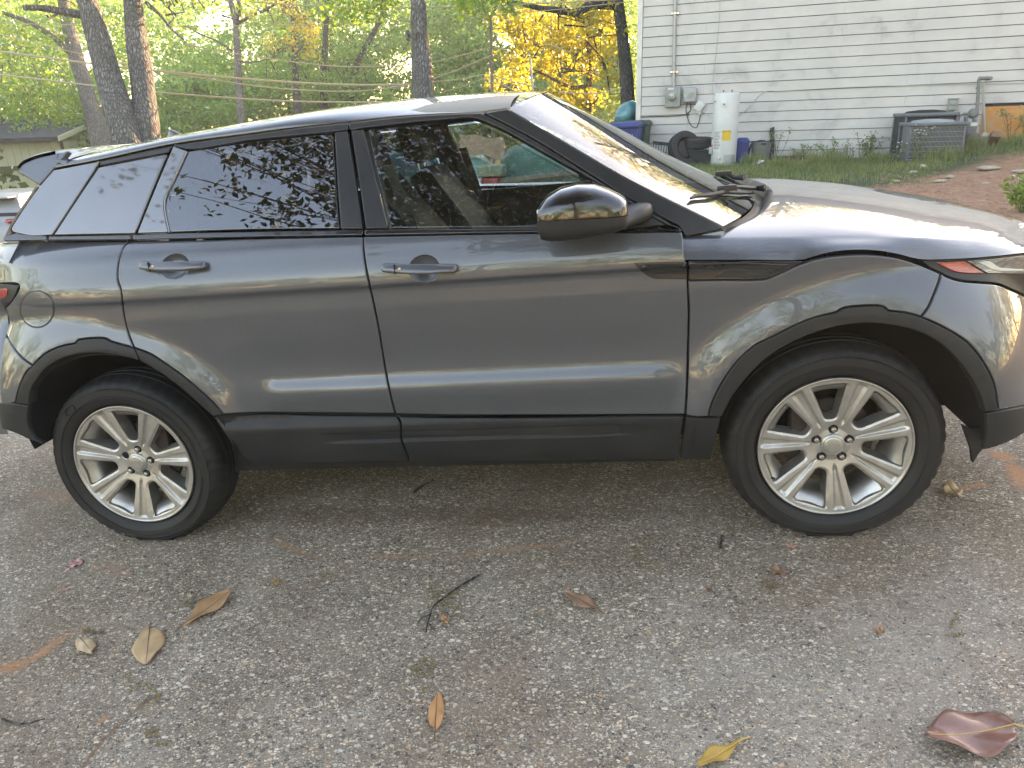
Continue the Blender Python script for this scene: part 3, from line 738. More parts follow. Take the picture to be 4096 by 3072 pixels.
CUPS += [(c[0][0], c[0][1], abs(c[1][0] - c[0][0]), abs(c[2][1] - c[0][1])) for c in _c]
def loop(fn, *segs):
    """outline from pixel segments; each segment is a smooth curve, joints are corners"""
    L = []
    for sg in segs:
        c = catmull(sg, 8) if len(sg) > 2 else [np.array(q, float) for q in sg]
        for q in c:
            if not L or abs(L[-1][0] - q[0]) + abs(L[-1][1] - q[1]) > 2.5: L.append(tuple(q))
    if abs(L[0][0] - L[-1][0]) + abs(L[0][1] - L[-1][1]) < 2.5: L.pop()
    return to_side(L, fn)
def _resample(P, mx=.025):
    out = []
    n = len(P)
    for i in range(n):
        a, b = np.array(P[i]), np.array(P[(i + 1) % n]); k = max(1, int(np.ceil(np.linalg.norm(b - a) / mx)))
        for j in range(k): out.append(a + (b - a) * j / k)
    return np.array(out)
def _area(P):
    x, y = P[:, 0], P[:, 1]; return .5 * np.sum(x * np.roll(y, -1) - np.roll(x, -1) * y)
def _inset(P, d):
    a = np.roll(P, 1, 0); b = np.roll(P, -1, 0)
    e1 = P - a; e2 = b - P
    e1 /= np.maximum(np.linalg.norm(e1, axis=1), 1e-9)[:, None]; e2 /= np.maximum(np.linalg.norm(e2, axis=1), 1e-9)[:, None]
    n1 = np.stack([-e1[:, 1], e1[:, 0]], 1); n2 = np.stack([-e2[:, 1], e2[:, 0]], 1)
    m = n1 + n2; l = np.maximum(np.linalg.norm(m, axis=1), .5); m = m / l[:, None]
    c = np.maximum((m * n1).sum(1), .55)
    return P + m * (d / c)[:, None], -m
def _inside(P, Q):
    r = np.zeros(len(Q), bool); n = len(P)
    for i in range(n):
        x1, y1 = P[i]; x2, y2 = P[(i + 1) % n]
        c = ((y1 > Q[:, 1]) != (y2 > Q[:, 1]))
        if y1 != y2: r ^= c & (Q[:, 0] < (x2 - x1) * (Q[:, 1] - y1) / (y2 - y1) + x1)
    return r
def _dist(P, Q):
    d = np.full(len(Q), 1e9); n = len(P)
    for i in range(n):
        a = P[i]; b = P[(i + 1) % n]; ab = b - a; L = max(ab @ ab, 1e-12)
        t = np.clip(((Q - a) @ ab) / L, 0, 1); d = np.minimum(d, np.linalg.norm(Q - (a + t[:, None] * ab), axis=1))
    return d
def fill(L0, step, holes=(), extra=False):
    lo, hi = L0.min(0), L0.max(0)
    gx = np.arange(lo[0] + step[0] * .5, hi[0], step[0]); gz = np.arange(lo[1] + step[1] * .5, hi[1], step[1])
    G = np.stack(np.meshgrid(gx, gz), -1).reshape(-1, 2)
    if len(G): G = G[_inside(L0, G)]
    if len(G): G = G[_dist(L0, G) > min(step) * .45]
    for cx, cz, rx, rz in (CUPS if extra else ()):
        if _inside(L0, np.array([[cx, cz]]))[0]:
            G = G[((G[:, 0] - cx) / rx) ** 2 + ((G[:, 1] - cz) / rz) ** 2 > 1.25]
            R_ = [np.array([[cx, cz]])]
            for k_, n_ in ((.3, 10), (.55, 16), (.75, 22), (.88, 28), (.95, 32), (.985, 36), (1.0, 36), (1.06, 36)):
                t_ = np.linspace(0, 2 * math.pi, n_, endpoint=False)
                R_.append(np.stack([cx + rx * k_ * np.cos(t_), cz + rz * k_ * np.sin(t_)], 1))
            G = np.concatenate([G] + R_)
    pts = [L0]; loops = [list(range(len(L0)))]
    k = len(L0)
    for h in holes:
        if len(G): G = G[~_inside(h, G)]
        if len(G): G = G[_dist(h, G) > min(step) * .45]
        pts.append(h); loops.append(list(range(k, k + len(h)))); k += len(h)
    A = np.concatenate(pts + [G]) if len(G) else np.concatenate(pts)
    co, _, fs, orig, _, _ = geometry.delaunay_2d_cdt([Vector(q) for q in A.tolist()], [], loops, 1 if not holes else 0, 1e-7)
    co = np.array([tuple(c) for c in co])
    f = [tuple(q) for q in fs]
    if holes:
        cen = np.array([co[list(q)].mean(0) for q in f]); keep = _inside(L0, cen)
        for h in holes: keep &= ~_inside(h, cen)
        f = [q for q, kp in zip(f, keep) if kp]
    mp = {}
    for i, o in enumerate(orig):
        for q in o: mp[q] = i
    return co, f, [[mp[i] for i in lp] for lp in loops]
def side_normals(Q, fn, sgn):
    e = .0015
    x, z = Q[:, 0], Q[:, 1]
    gx = (fn(x + e, z) - fn(x - e, z)) / (2 * e); gz = (fn(x, z + e) - fn(x, z - e)) / (2 * e)
    n = np.stack([-gx, np.full_like(gx, sgn), -gz], 1)
    return n / np.linalg.norm(n, axis=1)[:, None]
def patch(name, P, fn, m, parent, sgn=-1, step=(.03, .012), gap=.003, roll=.004, depth=.02, label=None):
    P = _resample(np.array(P, float))
    if _area(P) < 0: P = P[::-1]
    L0, o0 = _inset(P, gap + roll); L1, _ = _inset(P, gap + roll * .3); L2, _ = _inset(P, gap)
    co, f, (l0,) = fill(L0, step, (), fn is SB)
    y = fn(co[:, 0], co[:, 1]); V = np.stack([co[:, 0], sgn * y, co[:, 1]], 1)
    N = side_normals(co, fn, sgn)
    n0 = N[l0]
    Vs = [V]; Ns = [N]; idx = [np.array(l0)]; base = len(V)
    o3 = np.stack([o0[:, 0], np.zeros(len(o0)), o0[:, 1]], 1)
    for L, dep, wn_ in ((L1, roll * .3, .9), (L2, roll, 2.2), (L2, depth, 8)):
        yy = fn(L[:, 0], L[:, 1]); p = np.stack([L[:, 0], sgn * yy, L[:, 1]], 1) - n0 * dep
        n = n0 + o3 * wn_; n /= np.linalg.norm(n, axis=1)[:, None]
        Vs.append(p); Ns.append(n); idx.append(np.arange(base, base + len(p))); base += len(p)
    F = [q if sgn > 0 else q for q in f]
    n_ = len(l0)
    for a, b in zip(idx[:-1], idx[1:]):
        for i in range(n_):
            j = (i + 1) % n_; F.append((int(a[i]), int(b[i]), int(b[j]), int(a[j])))
    V = np.concatenate(Vs); N = np.concatenate(Ns)
    # orient faces with the normals
    F2 = []
    for q in F:
        a, b, c = V[q[0]], V[q[1]], V[q[2]]
        F2.append(q if np.cross(b - a, c - a) @ (N[q[0]] + N[q[1]] + N[q[2]]) >= 0 else q[::-1])
    o = obj(name, V, F2, m, parent, True, N)
    if label: o['label'] = label
    return o
def sheet(name, f, us, vs, m, parent, flip=False, label=None):
    """parametric sheet with its true normals"""
    us = np.asarray(us); vs = np.asarray(vs)
    e = 1e-3
    V, N = [], []
    for a in us:
        for b in vs:
            p = np.array(f(a, b)); du = (np.array(f(min(a + e, us[-1]), b)) - np.array(f(max(a - e, us[0]), b)))
            dv = (np.array(f(a, min(b + e, vs[-1]))) - np.array(f(a, max(b - e, vs[0]))))
            n = np.cross(du, dv); l = np.linalg.norm(n); n = n / l if l > 1e-12 else np.array((0, 0, 1.))
            V.append(p); N.append(-n if flip else n)
    k = len(vs); F = []
    for i in range(len(us) - 1):
        for j in range(k - 1):
            q = (i * k + j, (i + 1) * k + j, (i + 1) * k + j + 1, i * k + j + 1); F.append(q[::-1] if flip else q)
    o = obj(name, V, F, m, parent, True, N)
    if label: o['label'] = label
    return o

# --- materials
def paint_mat():
    m, nt, p = newmat('grey_metallic_paint')
    co = coords(nt)
    fl = nt.nodes.new('ShaderNodeTexVoronoi'); fl.inputs['Scale'].default_value = 900; nt.links.new(co, fl.inputs['Vector'])
    c = ramp(nt, fl.outputs['Color'], [(0, (.067, .074, .087)), (1, (.102, .111, .128))])
    d = noise(nt, co, 3.0, 5, .6)
    nt.links.new(mixc(nt, ramp(nt, d, [(.45, 0), (.8, .35)]).outputs[0], c.outputs[0], (.106, .110, .117)), p.inputs['Base Color'])
    p.inputs['Metallic'].default_value = .40; p.inputs['Roughness'].default_value = .46
    p.inputs['Coat Weight'].default_value = 1.0; p.inputs['Coat Roughness'].default_value = .025; p.inputs['Coat IOR'].default_value = 1.58
    nt.links.new(bump(nt, noise(nt, co, 18, 2), .015, .003), p.inputs['Coat Normal'])
    return m
M_PAINT = paint_mat()
M_CLAD = mat('black_grained_plastic', (.017, .019, .0215), .50, var=.35, vscale=6, bmp=.25, bscale=700, bdist=.0004, col2=(.027, .0275, .0285), spec=.35)
M_SATIN = mat('satin_black_plastic', (.020, .022, .025), .30, coat=.15, var=.3, vscale=9, col2=(.034, .034, .035))
M_GLOSSB = mat('gloss_black', (.012, .012, .014), .10, coat=1.0)
M_RUBBER = mat('seal_rubber', (.018, .019, .020), .6, bmp=.1, bscale=200)
M_DARK = mat('underbody_black', (.012, .012, .012), .85)
M_CHAR = mat('black_leather', (.013, .015, .0145), .5, spec=.22, bmp=.25, bscale=180, bdist=.001, var=.2)
M_TRIMI = mat('interior_plastic', (.035, .036, .037), .6, bmp=.1, bscale=300)
M_CHROME = mat('bright_metal', (.62, .61, .59), .22, 1.0, var=.1)
def glass_mat(name, tint, ior, dirt=.0):
    m, nt, p = newmat(name)
    nt.nodes.remove(p)
    out = nt.nodes['Material Output']
    tr = nt.nodes.new('ShaderNodeBsdfTransparent'); tr.inputs[0].default_value = (*tint, 1)
    gl = nt.nodes.new('ShaderNodeBsdfGlossy'); gl.inputs['Roughness'].default_value = .0; gl.inputs[0].default_value = (.97, .98, 1, 1)
    fr = nt.nodes.new('ShaderNodeFresnel'); ge = nt.nodes.new('ShaderNodeNewGeometry')
    nt.links.new(math_(nt, 'POWER', ior, math_(nt, 'SUBTRACT', 1.0, math_(nt, 'MULTIPLY', ge.outputs['Backfacing'], 2.0))), fr.inputs[0])
    mx = nt.nodes.new('ShaderNodeMixShader')
    nt.links.new(fr.outputs[0], mx.inputs[0]); nt.links.new(tr.outputs[0], mx.inputs[1]); nt.links.new(gl.outputs[0], mx.inputs[2])
    last = mx.outputs[0]
    if dirt > 0:
        df = nt.nodes.new('ShaderNodeBsdfDiffuse'); df.inputs[0].default_value = (.45, .43, .40, 1)
        m2 = nt.nodes.new('ShaderNodeMixShader')
        nt.links.new(ramp(nt, noise(nt, coords(nt), 7, 6, .65), [(.35, dirt * .3), (.8, dirt)]).outputs[0], m2.inputs[0])
        nt.links.new(last, m2.inputs[1]); nt.links.new(df.outputs[0], m2.inputs[2]); last = m2.outputs[0]
    nt.links.new(last, out.inputs[0]); return m
M_GLASS = glass_mat('tinted_glass', (.74, .80, .77), 2.0, .004)
M_PRIV = glass_mat('privacy_glass', (.10, .11, .12), 2.4, .015)
M_WIND = glass_mat('windscreen_glass', (.50, .55, .52), 1.60, .03)
M_DUSTYPANEL = mat('dusty_gloss_panel', (.040, .042, .046), .20, coat=1.0, var=.5, vscale=5, col2=(.085, .083, .080))
M_DUSTYPANEL.node_tree.nodes['Principled BSDF'].inputs['Coat IOR'].default_value = 2.4

# --- outlines, read off the photograph
ARCH_R = [(60, 1612), (75, 1553), (102, 1493), (130, 1462), (181, 1415), (241, 1387), (301, 1374)]
NOTCH_R = [(313, 1360), (362, 1354), (422, 1355), (443, 1367)]
ARCH_R2 = [(443, 1367), (482, 1378), (536, 1392)]
ARCH_R3 = [(536, 1392), (603, 1418), (663, 1457), (723, 1499), (784, 1550), (844, 1604), (892, 1659)]
INN_R1 = [(115, 1622), (121, 1565), (157, 1505), (199, 1463), (271, 1427), (350, 1413), (422, 1415), (494, 1427), (561, 1446)]
INN_R2 = [(561, 1446), (633, 1487), (693, 1529), (784, 1607), (852, 1668)]
GAP_RQ = [(522, 962), (497, 983), (477, 1033), (470, 1077), (471, 1122), (482, 1157), (490, 1222), (497, 1271), (512, 1331), (536, 1392)]
GAP_MID = [(1452, 962), (1455, 1012), (1470, 1106), (1490, 1196), (1516, 1324), (1541, 1478), (1561, 1578), (1581, 1656)]
GAP_FR = [(2730, 926), (2734, 948), (2741, 1028), (2746, 1057), (2751, 1122), (2755, 1246), (2752, 1396), (2747, 1548), (2740, 1660)]
ARCH_F1 = [(2834, 1668), (2851, 1609), (2889, 1533), (2952, 1445), (3022, 1382), (3095, 1346), (3195, 1296), (3269, 1269), (3344, 1251)]
NOTCH_F = [(3344, 1251), (3374, 1234), (3443, 1225), (3531, 1227), (3553, 1244)]
ARCH_F2 = [(3553, 1244), (3632, 1254), (3685, 1269)]
ARCH_F3 = [(3685, 1269), (3767, 1306), (3868, 1369), (3931, 1445), (3975, 1533), (3994, 1641)]
INN_F = [(2889, 1668), (2921, 1603), (2971, 1533), (3047, 1451), (3142, 1385), (3268, 1330), (3409, 1298), (3543, 1299), (3692, 1336), (3787, 1396), (3860, 1480), (3915, 1570), (3940, 1650)]
BLK_T = [(2748, 1042), (3000, 1041), (3215, 1040), (3274, 1022), (3344, 1007), (3434, 1001), (3518, 1005), (3593, 1018), (3657, 1035), (3700, 1041)]
BLK_B = [(2752, 1122), (2900, 1120), (2996, 1121), (3070, 1115), (3125, 1092), (3195, 1060), (3274, 1035), (3344, 1024), (3443, 1018), (3518, 1021), (3593, 1032), (3657, 1050), (3717, 1072), (3764, 1093)]
BELT_B = [(22, 966), (199, 962), (522, 961), (1000, 950), (1452, 943), (2000, 933), (2517, 927), (2730, 926)]
def belt_b(u): return float(np.interp(u, [p[0] for p in BELT_B], [p[1] for p in BELT_B]))
DOOR_BR = [(1581, 1656), (1198, 1652), (1024, 1652), (892, 1659)]
DOOR_BF = [(2740, 1660), (2297, 1662), (1800, 1662), (1581, 1657)]

def both(name, P, fn, m, parents, **kw):
    a = patch(name, P, fn, m, parents[0], -1, **kw)
    b = patch(name, P, fn, m, parents[1], 1, **kw)
    return a, b
C2 = (car, car)
# rear quarter
q_P = loop(SB, [(-30, 968), (22, 966), (522, 961)], GAP_RQ, ARCH_R2[::-1], NOTCH_R[::-1], ARCH_R[::-1][:4] + [(130, 1462)],
           [(130, 1462), (90, 1433), (48, 1384), (20, 1335), (-5, 1290)], [(0, 1246), (50, 1197), (75, 1142), (-40, 1137)])
quarter = both('rear_wing', q_P, SB, M_PAINT, C2)
# rear bumper corner
b_P = loop(SB, [(-5, 1292), (20, 1337), (48, 1386), (90, 1435), (130, 1464)], [(130, 1464), (102, 1493), (75, 1553), (60, 1611)], [(60, 1611), (-60, 1600)], [(-60, 1600), (-90, 1400), (-60, 1290)])
both('rear_bumper', b_P, SB, M_PAINT, C2)
lb_P = loop(SCL, [(-60, 1604), (60, 1613), (115, 1622)], [(115, 1622), (113, 1692), (136, 1750), (176, 1774)], [(176, 1774), (130, 1766), (60, 1735), (-50, 1700)])
both('lower_bumper', lb_P, SCL, M_CLAD, C2)
a1 = loop(SCL, ARCH_R, NOTCH_R, ARCH_R2, [(536, 1392), (561, 1446)], INN_R1[::-1], [(115, 1622), (60, 1612)])
both('wheel_arch', a1, SCL, M_CLAD, C2, gap=.0015, depth=.05)
# fuel flap
ff = [(148 + 70 * math.cos(t), 1237 + 76 * math.sin(t)) for t in np.linspace(0, 2 * math.pi, 40, endpoint=False)]
patch('fuel_flap_seam', to_side(ff, off(SB, .0008)), off(SB, .0008), M_RUBBER, car, gap=0, roll=.001, depth=.004)
ff2 = [(148 + 65 * math.cos(t), 1237 + 71 * math.sin(t)) for t in np.linspace(0, 2 * math.pi, 40, endpoint=False)]
patch('fuel_flap', to_side(ff2, off(SB, .0028)), off(SB, .0028), M_PAINT, car, gap=0, roll=.002, depth=.006, step=(.02, .012))
# doors
doors = []
for sgn in (-1, 1):
    rd = patch('rear_door', loop(SB, [(522, belt_b(522)), (1000, 950), (1452, belt_b(1452))], GAP_MID, DOOR_BR, ARCH_R3[::-1], GAP_RQ[::-1]), SB, M_PAINT, car, sgn)
    fd = patch('front_door', loop(SB, [(1452, belt_b(1452)), (2000, 933), (2517, 927), (2730, 926)], GAP_FR, DOOR_BF, GAP_MID[::-1]), SB, M_PAINT, car, sgn)
    doors.append((rd, fd))
RD = (doors[0][0], doors[1][0]); FD = (doors[0][1], doors[1][1])
a2 = loop(SCL, ARCH_R3, [(892, 1659), (852, 1668)], INN_R2[::-1], [(561, 1446), (536, 1392)])
both('door_arch_trim', a2, SCL, M_CLAD, RD, gap=.0015, depth=.05)
# front wing
f_P = loop(SB, BLK_B, [(3764, 1093), (3757, 1122), (3732, 1187), (3712, 1231), (3685, 1269)], ARCH_F2[::-1], NOTCH_F[::-1], ARCH_F1[::-1],
           [(2834, 1668), (2795, 1670), (2740, 1662)], GAP_FR[::-1][:5] + [(2752, 1122)])
both('front_wing', f_P, SB, M_PAINT, C2)
a3 = loop(SCL, ARCH_F1, NOTCH_F, ARCH_F2, ARCH_F3, [(3994, 1641), (3940, 1650)], INN_F[::-1], [(2889, 1668), (2834, 1668)])
both('wheel_arch', a3, SCL, M_CLAD, C2, gap=.0015, depth=.05)
# side vent: in the door and in the wing
v1 = loop(off(SB, .002), [(2534, 1051), (2640, 1050), (2745, 1049)], [(2745, 1049), (2749, 1118)], [(2749, 1118), (2680, 1117), (2612, 1114), (2572, 1092), (2534, 1051)])
both('side_vent', v1, off(SB, .002), M_GLOSSB, FD, gap=0, roll=.003, depth=.004)
v2 = loop(off(SB, -.006), [(2754, 1046), (3000, 1045), (3150, 1045)], [(3150, 1045), (3190, 1044), (3215, 1046)], [(3215, 1046), (3150, 1080), (3105, 1100), (3060, 1114), (2996, 1119), (2900, 1118), (2756, 1120)])
both('side_vent', v2, off(SB, -.006), M_GLOSSB, C2, gap=0, roll=.002, depth=.006)
vb = loop(off(SB, .000), [(2757, 1052), (2990, 1052), (3165, 1057)], [(3165, 1057), (3110, 1072), (2990, 1076), (2757, 1076)])
patch('vent_blade', vb, off(SB, .000), M_GLOSSB, car, gap=0, roll=.003, depth=.006)
vm = loop(off(SB, -.003), [(2900, 1085), (3100, 1082)], [(3100, 1082), (3060, 1105), (2860, 1110)])
patch('vent_mesh', vm, off(SB, -.003), mat('vent_mesh_black', (.02, .02, .02), .5, bmp=.8, bscale=260, bdist=.003), car, gap=0, roll=.002, depth=.004)
# front bumper, its lower part, the dark lamp surround
fb_P = loop(SB, [(3764, 1093), (3792, 1107), (3841, 1122), (3941, 1131), (3990, 1136), (4040, 1155), (4096, 1180), (4150, 1200)], [(4150, 1200), (4170, 1400), (4150, 1610)], [(4150, 1610), (4096, 1622), (3994, 1641)], ARCH_F3[::-1], [(3685, 1269), (3712, 1231), (3732, 1187), (3757, 1122), (3764, 1093)])
both('front_bumper', fb_P, SB, M_PAINT, C2)
lf_P = loop(SCL, [(3940, 1652), (3994, 1643), (4096, 1624), (4150, 1613)], [(4150, 1613), (4150, 1700)], [(4150, 1700), (4096, 1737), (4025, 1775), (3962, 1797), (3927, 1804)], [(3927, 1804), (3945, 1730), (3940, 1652)])
both('lower_bumper', lf_P, SCL, M_CLAD, C2)
ls_P = loop(off(SB, -.010), [(3690, 1044), (3742, 1041), (3841, 1038), (3941, 1031), (4096, 1014), (4150, 1005)], [(4150, 1005), (4150, 1196)], [(4150, 1196), (4096, 1176), (4040, 1151), (3990, 1132), (3941, 1127), (3841, 1118), (3792, 1103), (3766, 1090), (3717, 1068)])
lamp = both('headlight', ls_P, off(SB, -.010), M_CLAD, C2, gap=0, roll=.002, depth=.02)
M_AMBER = mat('red_reflector', (.50, .060, .030), .12, coat=1, bmp=.7, bscale=420, bdist=.003, var=.3, vscale=40)
M_LENS = mat('headlamp_lens', (.30, .33, .33), .06, .55, coat=1, var=.6, vscale=22, col2=(.08, .09, .09), bmp=.5, bscale=120, bdist=.004, stretch=(1, 1, 5))
am = loop(off(SB, -.005), [(3746, 1050), (3800, 1049), (3860, 1046)], [(3860, 1046), (3900, 1070), (3938, 1092)], [(3938, 1092), (3870, 1092), (3820, 1085), (3780, 1068)])
patch('side_reflector', am, off(SB, -.005), M_AMBER, lamp[0], gap=0, roll=.002, depth=.008)
hl = loop(off(SB, -.005), [(3872, 1045), (3950, 1038), (4096, 1022), (4150, 1016)], [(4150, 1016), (4150, 1092)], [(4150, 1092), (4096, 1095), (3952, 1093)], [(3952, 1093), (3915, 1072)])
patch('lens', hl, off(SB, -.005), M_LENS, lamp[0], gap=0, roll=.002, depth=.008)
hl2 = loop(off(SB, -.002), [(3918, 1050), (3960, 1046), (4000, 1070), (4060, 1076), (4096, 1077)], [(4096, 1077), (4096, 1086)], [(4096, 1086), (4000, 1084), (3960, 1072)])
patch('light_guide', hl2, off(SB, -.002), mat('light_guide', (.62, .65, .62), .25, coat=1), lamp[0], gap=0, roll=.0015, depth=.006)
# tail lamp
tl_P = loop(off(SB, .0015), [(-60, 1133), (0, 1135), (76, 1141)], [(76, 1141), (50, 1197), (25, 1225), (0, 1246), (-60, 1262)])
tl = both('tail_light', tl_P, off(SB, .0015), M_CLAD, C2, gap=0, roll=.002, depth=.01)
M_RED = mat('red_lamp_lens', (.55, .03, .045), .1, coat=1, var=.4, vscale=50, bmp=.5, bscale=200, bdist=.003)
patch('lens', loop(off(SB, .004), [(-40, 1153), (30, 1154)], [(30, 1154), (20, 1189), (-40, 1194)]), off(SB, .004), M_RED, tl[0], gap=0, roll=.001, depth=.004)

# sills
_ssb = _pchip([.25, .30, .36, .44, .495, .512, .54], [.842, .875, .905, .924, .9345, .930, .914])
def SSB(x, z):
    z = np.asarray(z, float)
    r = _ssb(z)
    # a long recess with a sharp upper edge runs along the sill
    w_ = smoothstep(-.52, -.40, x) * (1 - smoothstep(.52, .68, x))
    return r - .010 * w_ * smoothstep(.425, .436, z) * (1 - smoothstep(.468, .473, z))
sr = loop(SSB, [(852, 1668), (930, 1664), (1024, 1658), (1198, 1658), (1585, 1662)], [(1585, 1662), (1601, 1690), (1603, 1747), (1615, 1787), (1631, 1822), (1636, 1848)], [(1636, 1848), (1014, 1857)], [(1014, 1857), (986, 1839), (944, 1797), (899, 1737), (852, 1668)])
both('sill_cladding', sr, SSB, M_CLAD, RD, step=(.04, .0045))
sf = loop(SSB, [(1587, 1663), (1800, 1668), (2297, 1668), (2738, 1666)], [(2738, 1666), (2727, 1747), (2713, 1838)], [(2713, 1838), (2200, 1845), (1638, 1848)], [(1638, 1848), (1631, 1822), (1615, 1787), (1603, 1747), (1601, 1690), (1587, 1663)])
both('sill_cladding', sf, SSB, M_CLAD, FD, step=(.04, .0045))
sw = loop(SSB, [(2742, 1667), (2795, 1671), (2886, 1672)], [(2886, 1672), (2869, 1742), (2849, 1822), (2845, 1842)], [(2845, 1842), (2795, 1841), (2717, 1838)], [(2717, 1838), (2731, 1747), (2742, 1667)])
both('wing_cladding', sw, SSB, M_CLAD, C2, step=(.04, .006))
def SSI(x, z):
    return _ssb(np.asarray(z, float)) - .005 + 0 * np.asarray(x, float)
g1 = loop(SSI, [(1093, 1693), (1300, 1697), (1597, 1700)], [(1597, 1700), (1600, 1734)], [(1600, 1734), (1400, 1733), (1223, 1731), (1148, 1719), (1108, 1706), (1093, 1693)])
both('sill_insert', g1, SSI, M_SATIN, RD, gap=0, roll=.002, depth=.003, step=(.05, .004))
g2 = loop(SSI, [(1610, 1702), (1800, 1702), (2300, 1697), (2658, 1692)], [(2658, 1692), (2640, 1717), (2596, 1731), (2521, 1736), (2200, 1739), (1800, 1740), (1612, 1738)])
both('sill_insert', g2, SSI, M_SATIN, FD, gap=0, roll=.002, depth=.003, step=(.05, .004))

# --- belt trims (gloss black bars under the glass) and glasshouse panels
def SBT(x, z):
    z = np.asarray(z, float)
    return smax(SG(x, z) + .008, SB(x, z) - .001, .004)
def belt(u0, u1, par):
    us = np.linspace(u0, u1, 9)
    top = np.interp(us, [12, 50, 206, 542, 666, 1100, 1557, 2100, 2517, 2560], [945, 932, 943, 937, 931, 923, 915, 911, 918, 916])
    bot = np.array([belt_b(u) for u in us])
    P = loop(SBT, list(zip(us, top + 1)), list(zip(us[::-1], bot[::-1] - 1)))
    return both('belt_trim', P, SBT, M_GLOSSB, par, gap=.001, roll=.004, depth=.02, step=(.04, .006))
belt(14, 188, C2); belt(192, 524, C2); belt(528, 1450, RD); belt(1457, 2722, FD)
DRIP = [(214, 676), (398, 642), (691, 579), (1000, 537), (1199, 510), (1393, 490), (1597, 467), (1796, 454), (1925, 450)]
APL = [(1925, 450), (1985, 478), (2149, 565), (2293, 655), (2390, 716), (2497, 784), (2600, 842), (2681, 890), (2716, 908), (2730, 922)]
APU = [(2030, 434), (2149, 502), (2348, 619), (2497, 706), (2661, 790), (2780, 848), (2893, 904)]
G0 = off(SG, .0); G1 = off(SG, .010); G2 = off(SG, .006)
# rear pillar panel, quarter glass and its strip
both('pillar_panel', loop(G1, [(214, 678), (398, 643)], [(398, 643), (386, 665), (206, 942)], [(206, 942), (120, 944), (50, 930)], [(50, 930), (44, 915), (60, 885), (154, 748), (214, 678)]), G1, M_DUSTYPANEL, C2, gap=.002)
both('pillar_edge', loop(G1, [(152, 746), (100, 824), (56, 888), (40, 918), (44, 932), (22, 956)], [(22, 956), (10, 958)], [(10, 958), (30, 915), (46, 884), (90, 818), (140, 745)]), off(SG, .008), mat('weathered_seal', (.20, .16, .12), .7, var=.5, vscale=30), C2, gap=.0005, roll=.002)
both('quarter_glass', loop(G2, [(394, 666), (530, 640), (670, 613)], [(670, 613), (540, 936)], [(540, 936), (210, 943)], [(210, 943), (394, 666)]), G2, M_DUSTYPANEL, C2, gap=.003, roll=.004)
both('quarter_frame', loop(G2, [(400, 644), (550, 612), (690, 582)], [(690, 582), (673, 610)], [(673, 610), (530, 637), (396, 663)]), G2, M_SATIN, C2, gap=.001)
# rear door
RW_L = [(750, 600), (720, 665), (690, 730), (663, 786), (657, 824), (666, 880), (677, 931)]
both('pillar_panel', loop(G1, [(692, 582), (744, 600)], RW_L, [(677, 931), (546, 935)], [(546, 935), (692, 582)]), G1, M_DUSTYPANEL, RD, gap=.002)
both('door_window', loop(G0, [(752, 602), (1000, 565), (1332, 529)], [(1332, 529), (1345, 720), (1358, 916)], [(1358, 916), (1000, 920), (679, 931)], RW_L[::-1]), G0, M_PRIV, RD, gap=.002, step=(.04, .03))
both('window_frame', loop(G1, DRIP[2:6], [(1393, 490), (1391, 521)], [(1391, 521), (1334, 528), (1000, 562), (751, 598), (692, 582)]), G1, M_SATIN, RD, gap=.002)
both('pillar_panel', loop(G1, [(1336, 527), (1390, 521)], [(1390, 521), (1425, 740), (1451, 917)], [(1451, 917), (1362, 917)], [(1362, 917), (1349, 740), (1336, 527)]), G1, M_SATIN, RD, gap=.002)
# front door
both('pillar_panel', loop(G1, [(1402, 518), (1455, 516)], [(1455, 516), (1500, 700), (1554, 914)], [(1554, 914), (1461, 917)], [(1461, 917), (1436, 740), (1402, 518)]), G1, M_SATIN, FD, gap=.002)
FG_T = [(1470, 516), (1646, 498), (1820, 484), (1870, 481), (1905, 487)]
FG_A = [(1905, 487), (2000, 530), (2149, 612), (2298, 694), (2372, 740), (2425, 770)]
both('door_window', loop(G0, FG_T, FG_A, [(2425, 770), (2500, 908)], [(2500, 908), (2100, 910), (1560, 914)], [(1560, 914), (1510, 700), (1470, 516)]), G0, M_GLASS, FD, gap=.001, step=(.04, .03))
both('window_frame', loop(G1, DRIP[5:] + [], APL, [(2730, 922), (2665, 900)], [(2665, 900), (2560, 845), (2372, 722), (2298, 680), (2149, 596), (2000, 514), (1905, 476), (1870, 472), (1820, 476), (1646, 491), (1455, 513)], [(1455, 513), (1398, 518), (1396, 490)]), G1, M_SATIN, FD, gap=.002)
both('mirror_sail', loop(off(SG, .014), [(2367, 716), (2500, 808), (2661, 898)], [(2661, 898), (2517, 917)], [(2517, 917), (2480, 905), (2440, 850), (2367, 716)]), off(SG, .014), M_SATIN, FD, gap=.001)
both('front_pillar', loop(off(SG, .012), [(1930, 452), (1990, 440), (2030, 434)], APU, [(2893, 917), (2810, 934), (2740, 946)], [(2740, 946), (2716, 906), (2681, 887)] + APL[::-1][3:-1] + [(1930, 452)]), off(SG, .012), M_SATIN, C2, gap=.002)

# --- windscreen
wsE = np.array([(p[0], float(SG(p[0], p[1])) + .004, p[1]) for p in to_side([tuple(q) for q in catmull(APU, 6)], off(SG, .004))])
wsw = np.linspace(0, 1, len(wsE))
def wind(a, t):
    x = np.interp(a, wsw, wsE[:, 0]); y = np.interp(a, wsw, wsE[:, 1]); z = np.interp(a, wsw, wsE[:, 2])
    b = (1 - abs(t) ** 2.2)
    return (x + b * (.10 + .10 * a), y * t, z + b * (.055 - .045 * a))
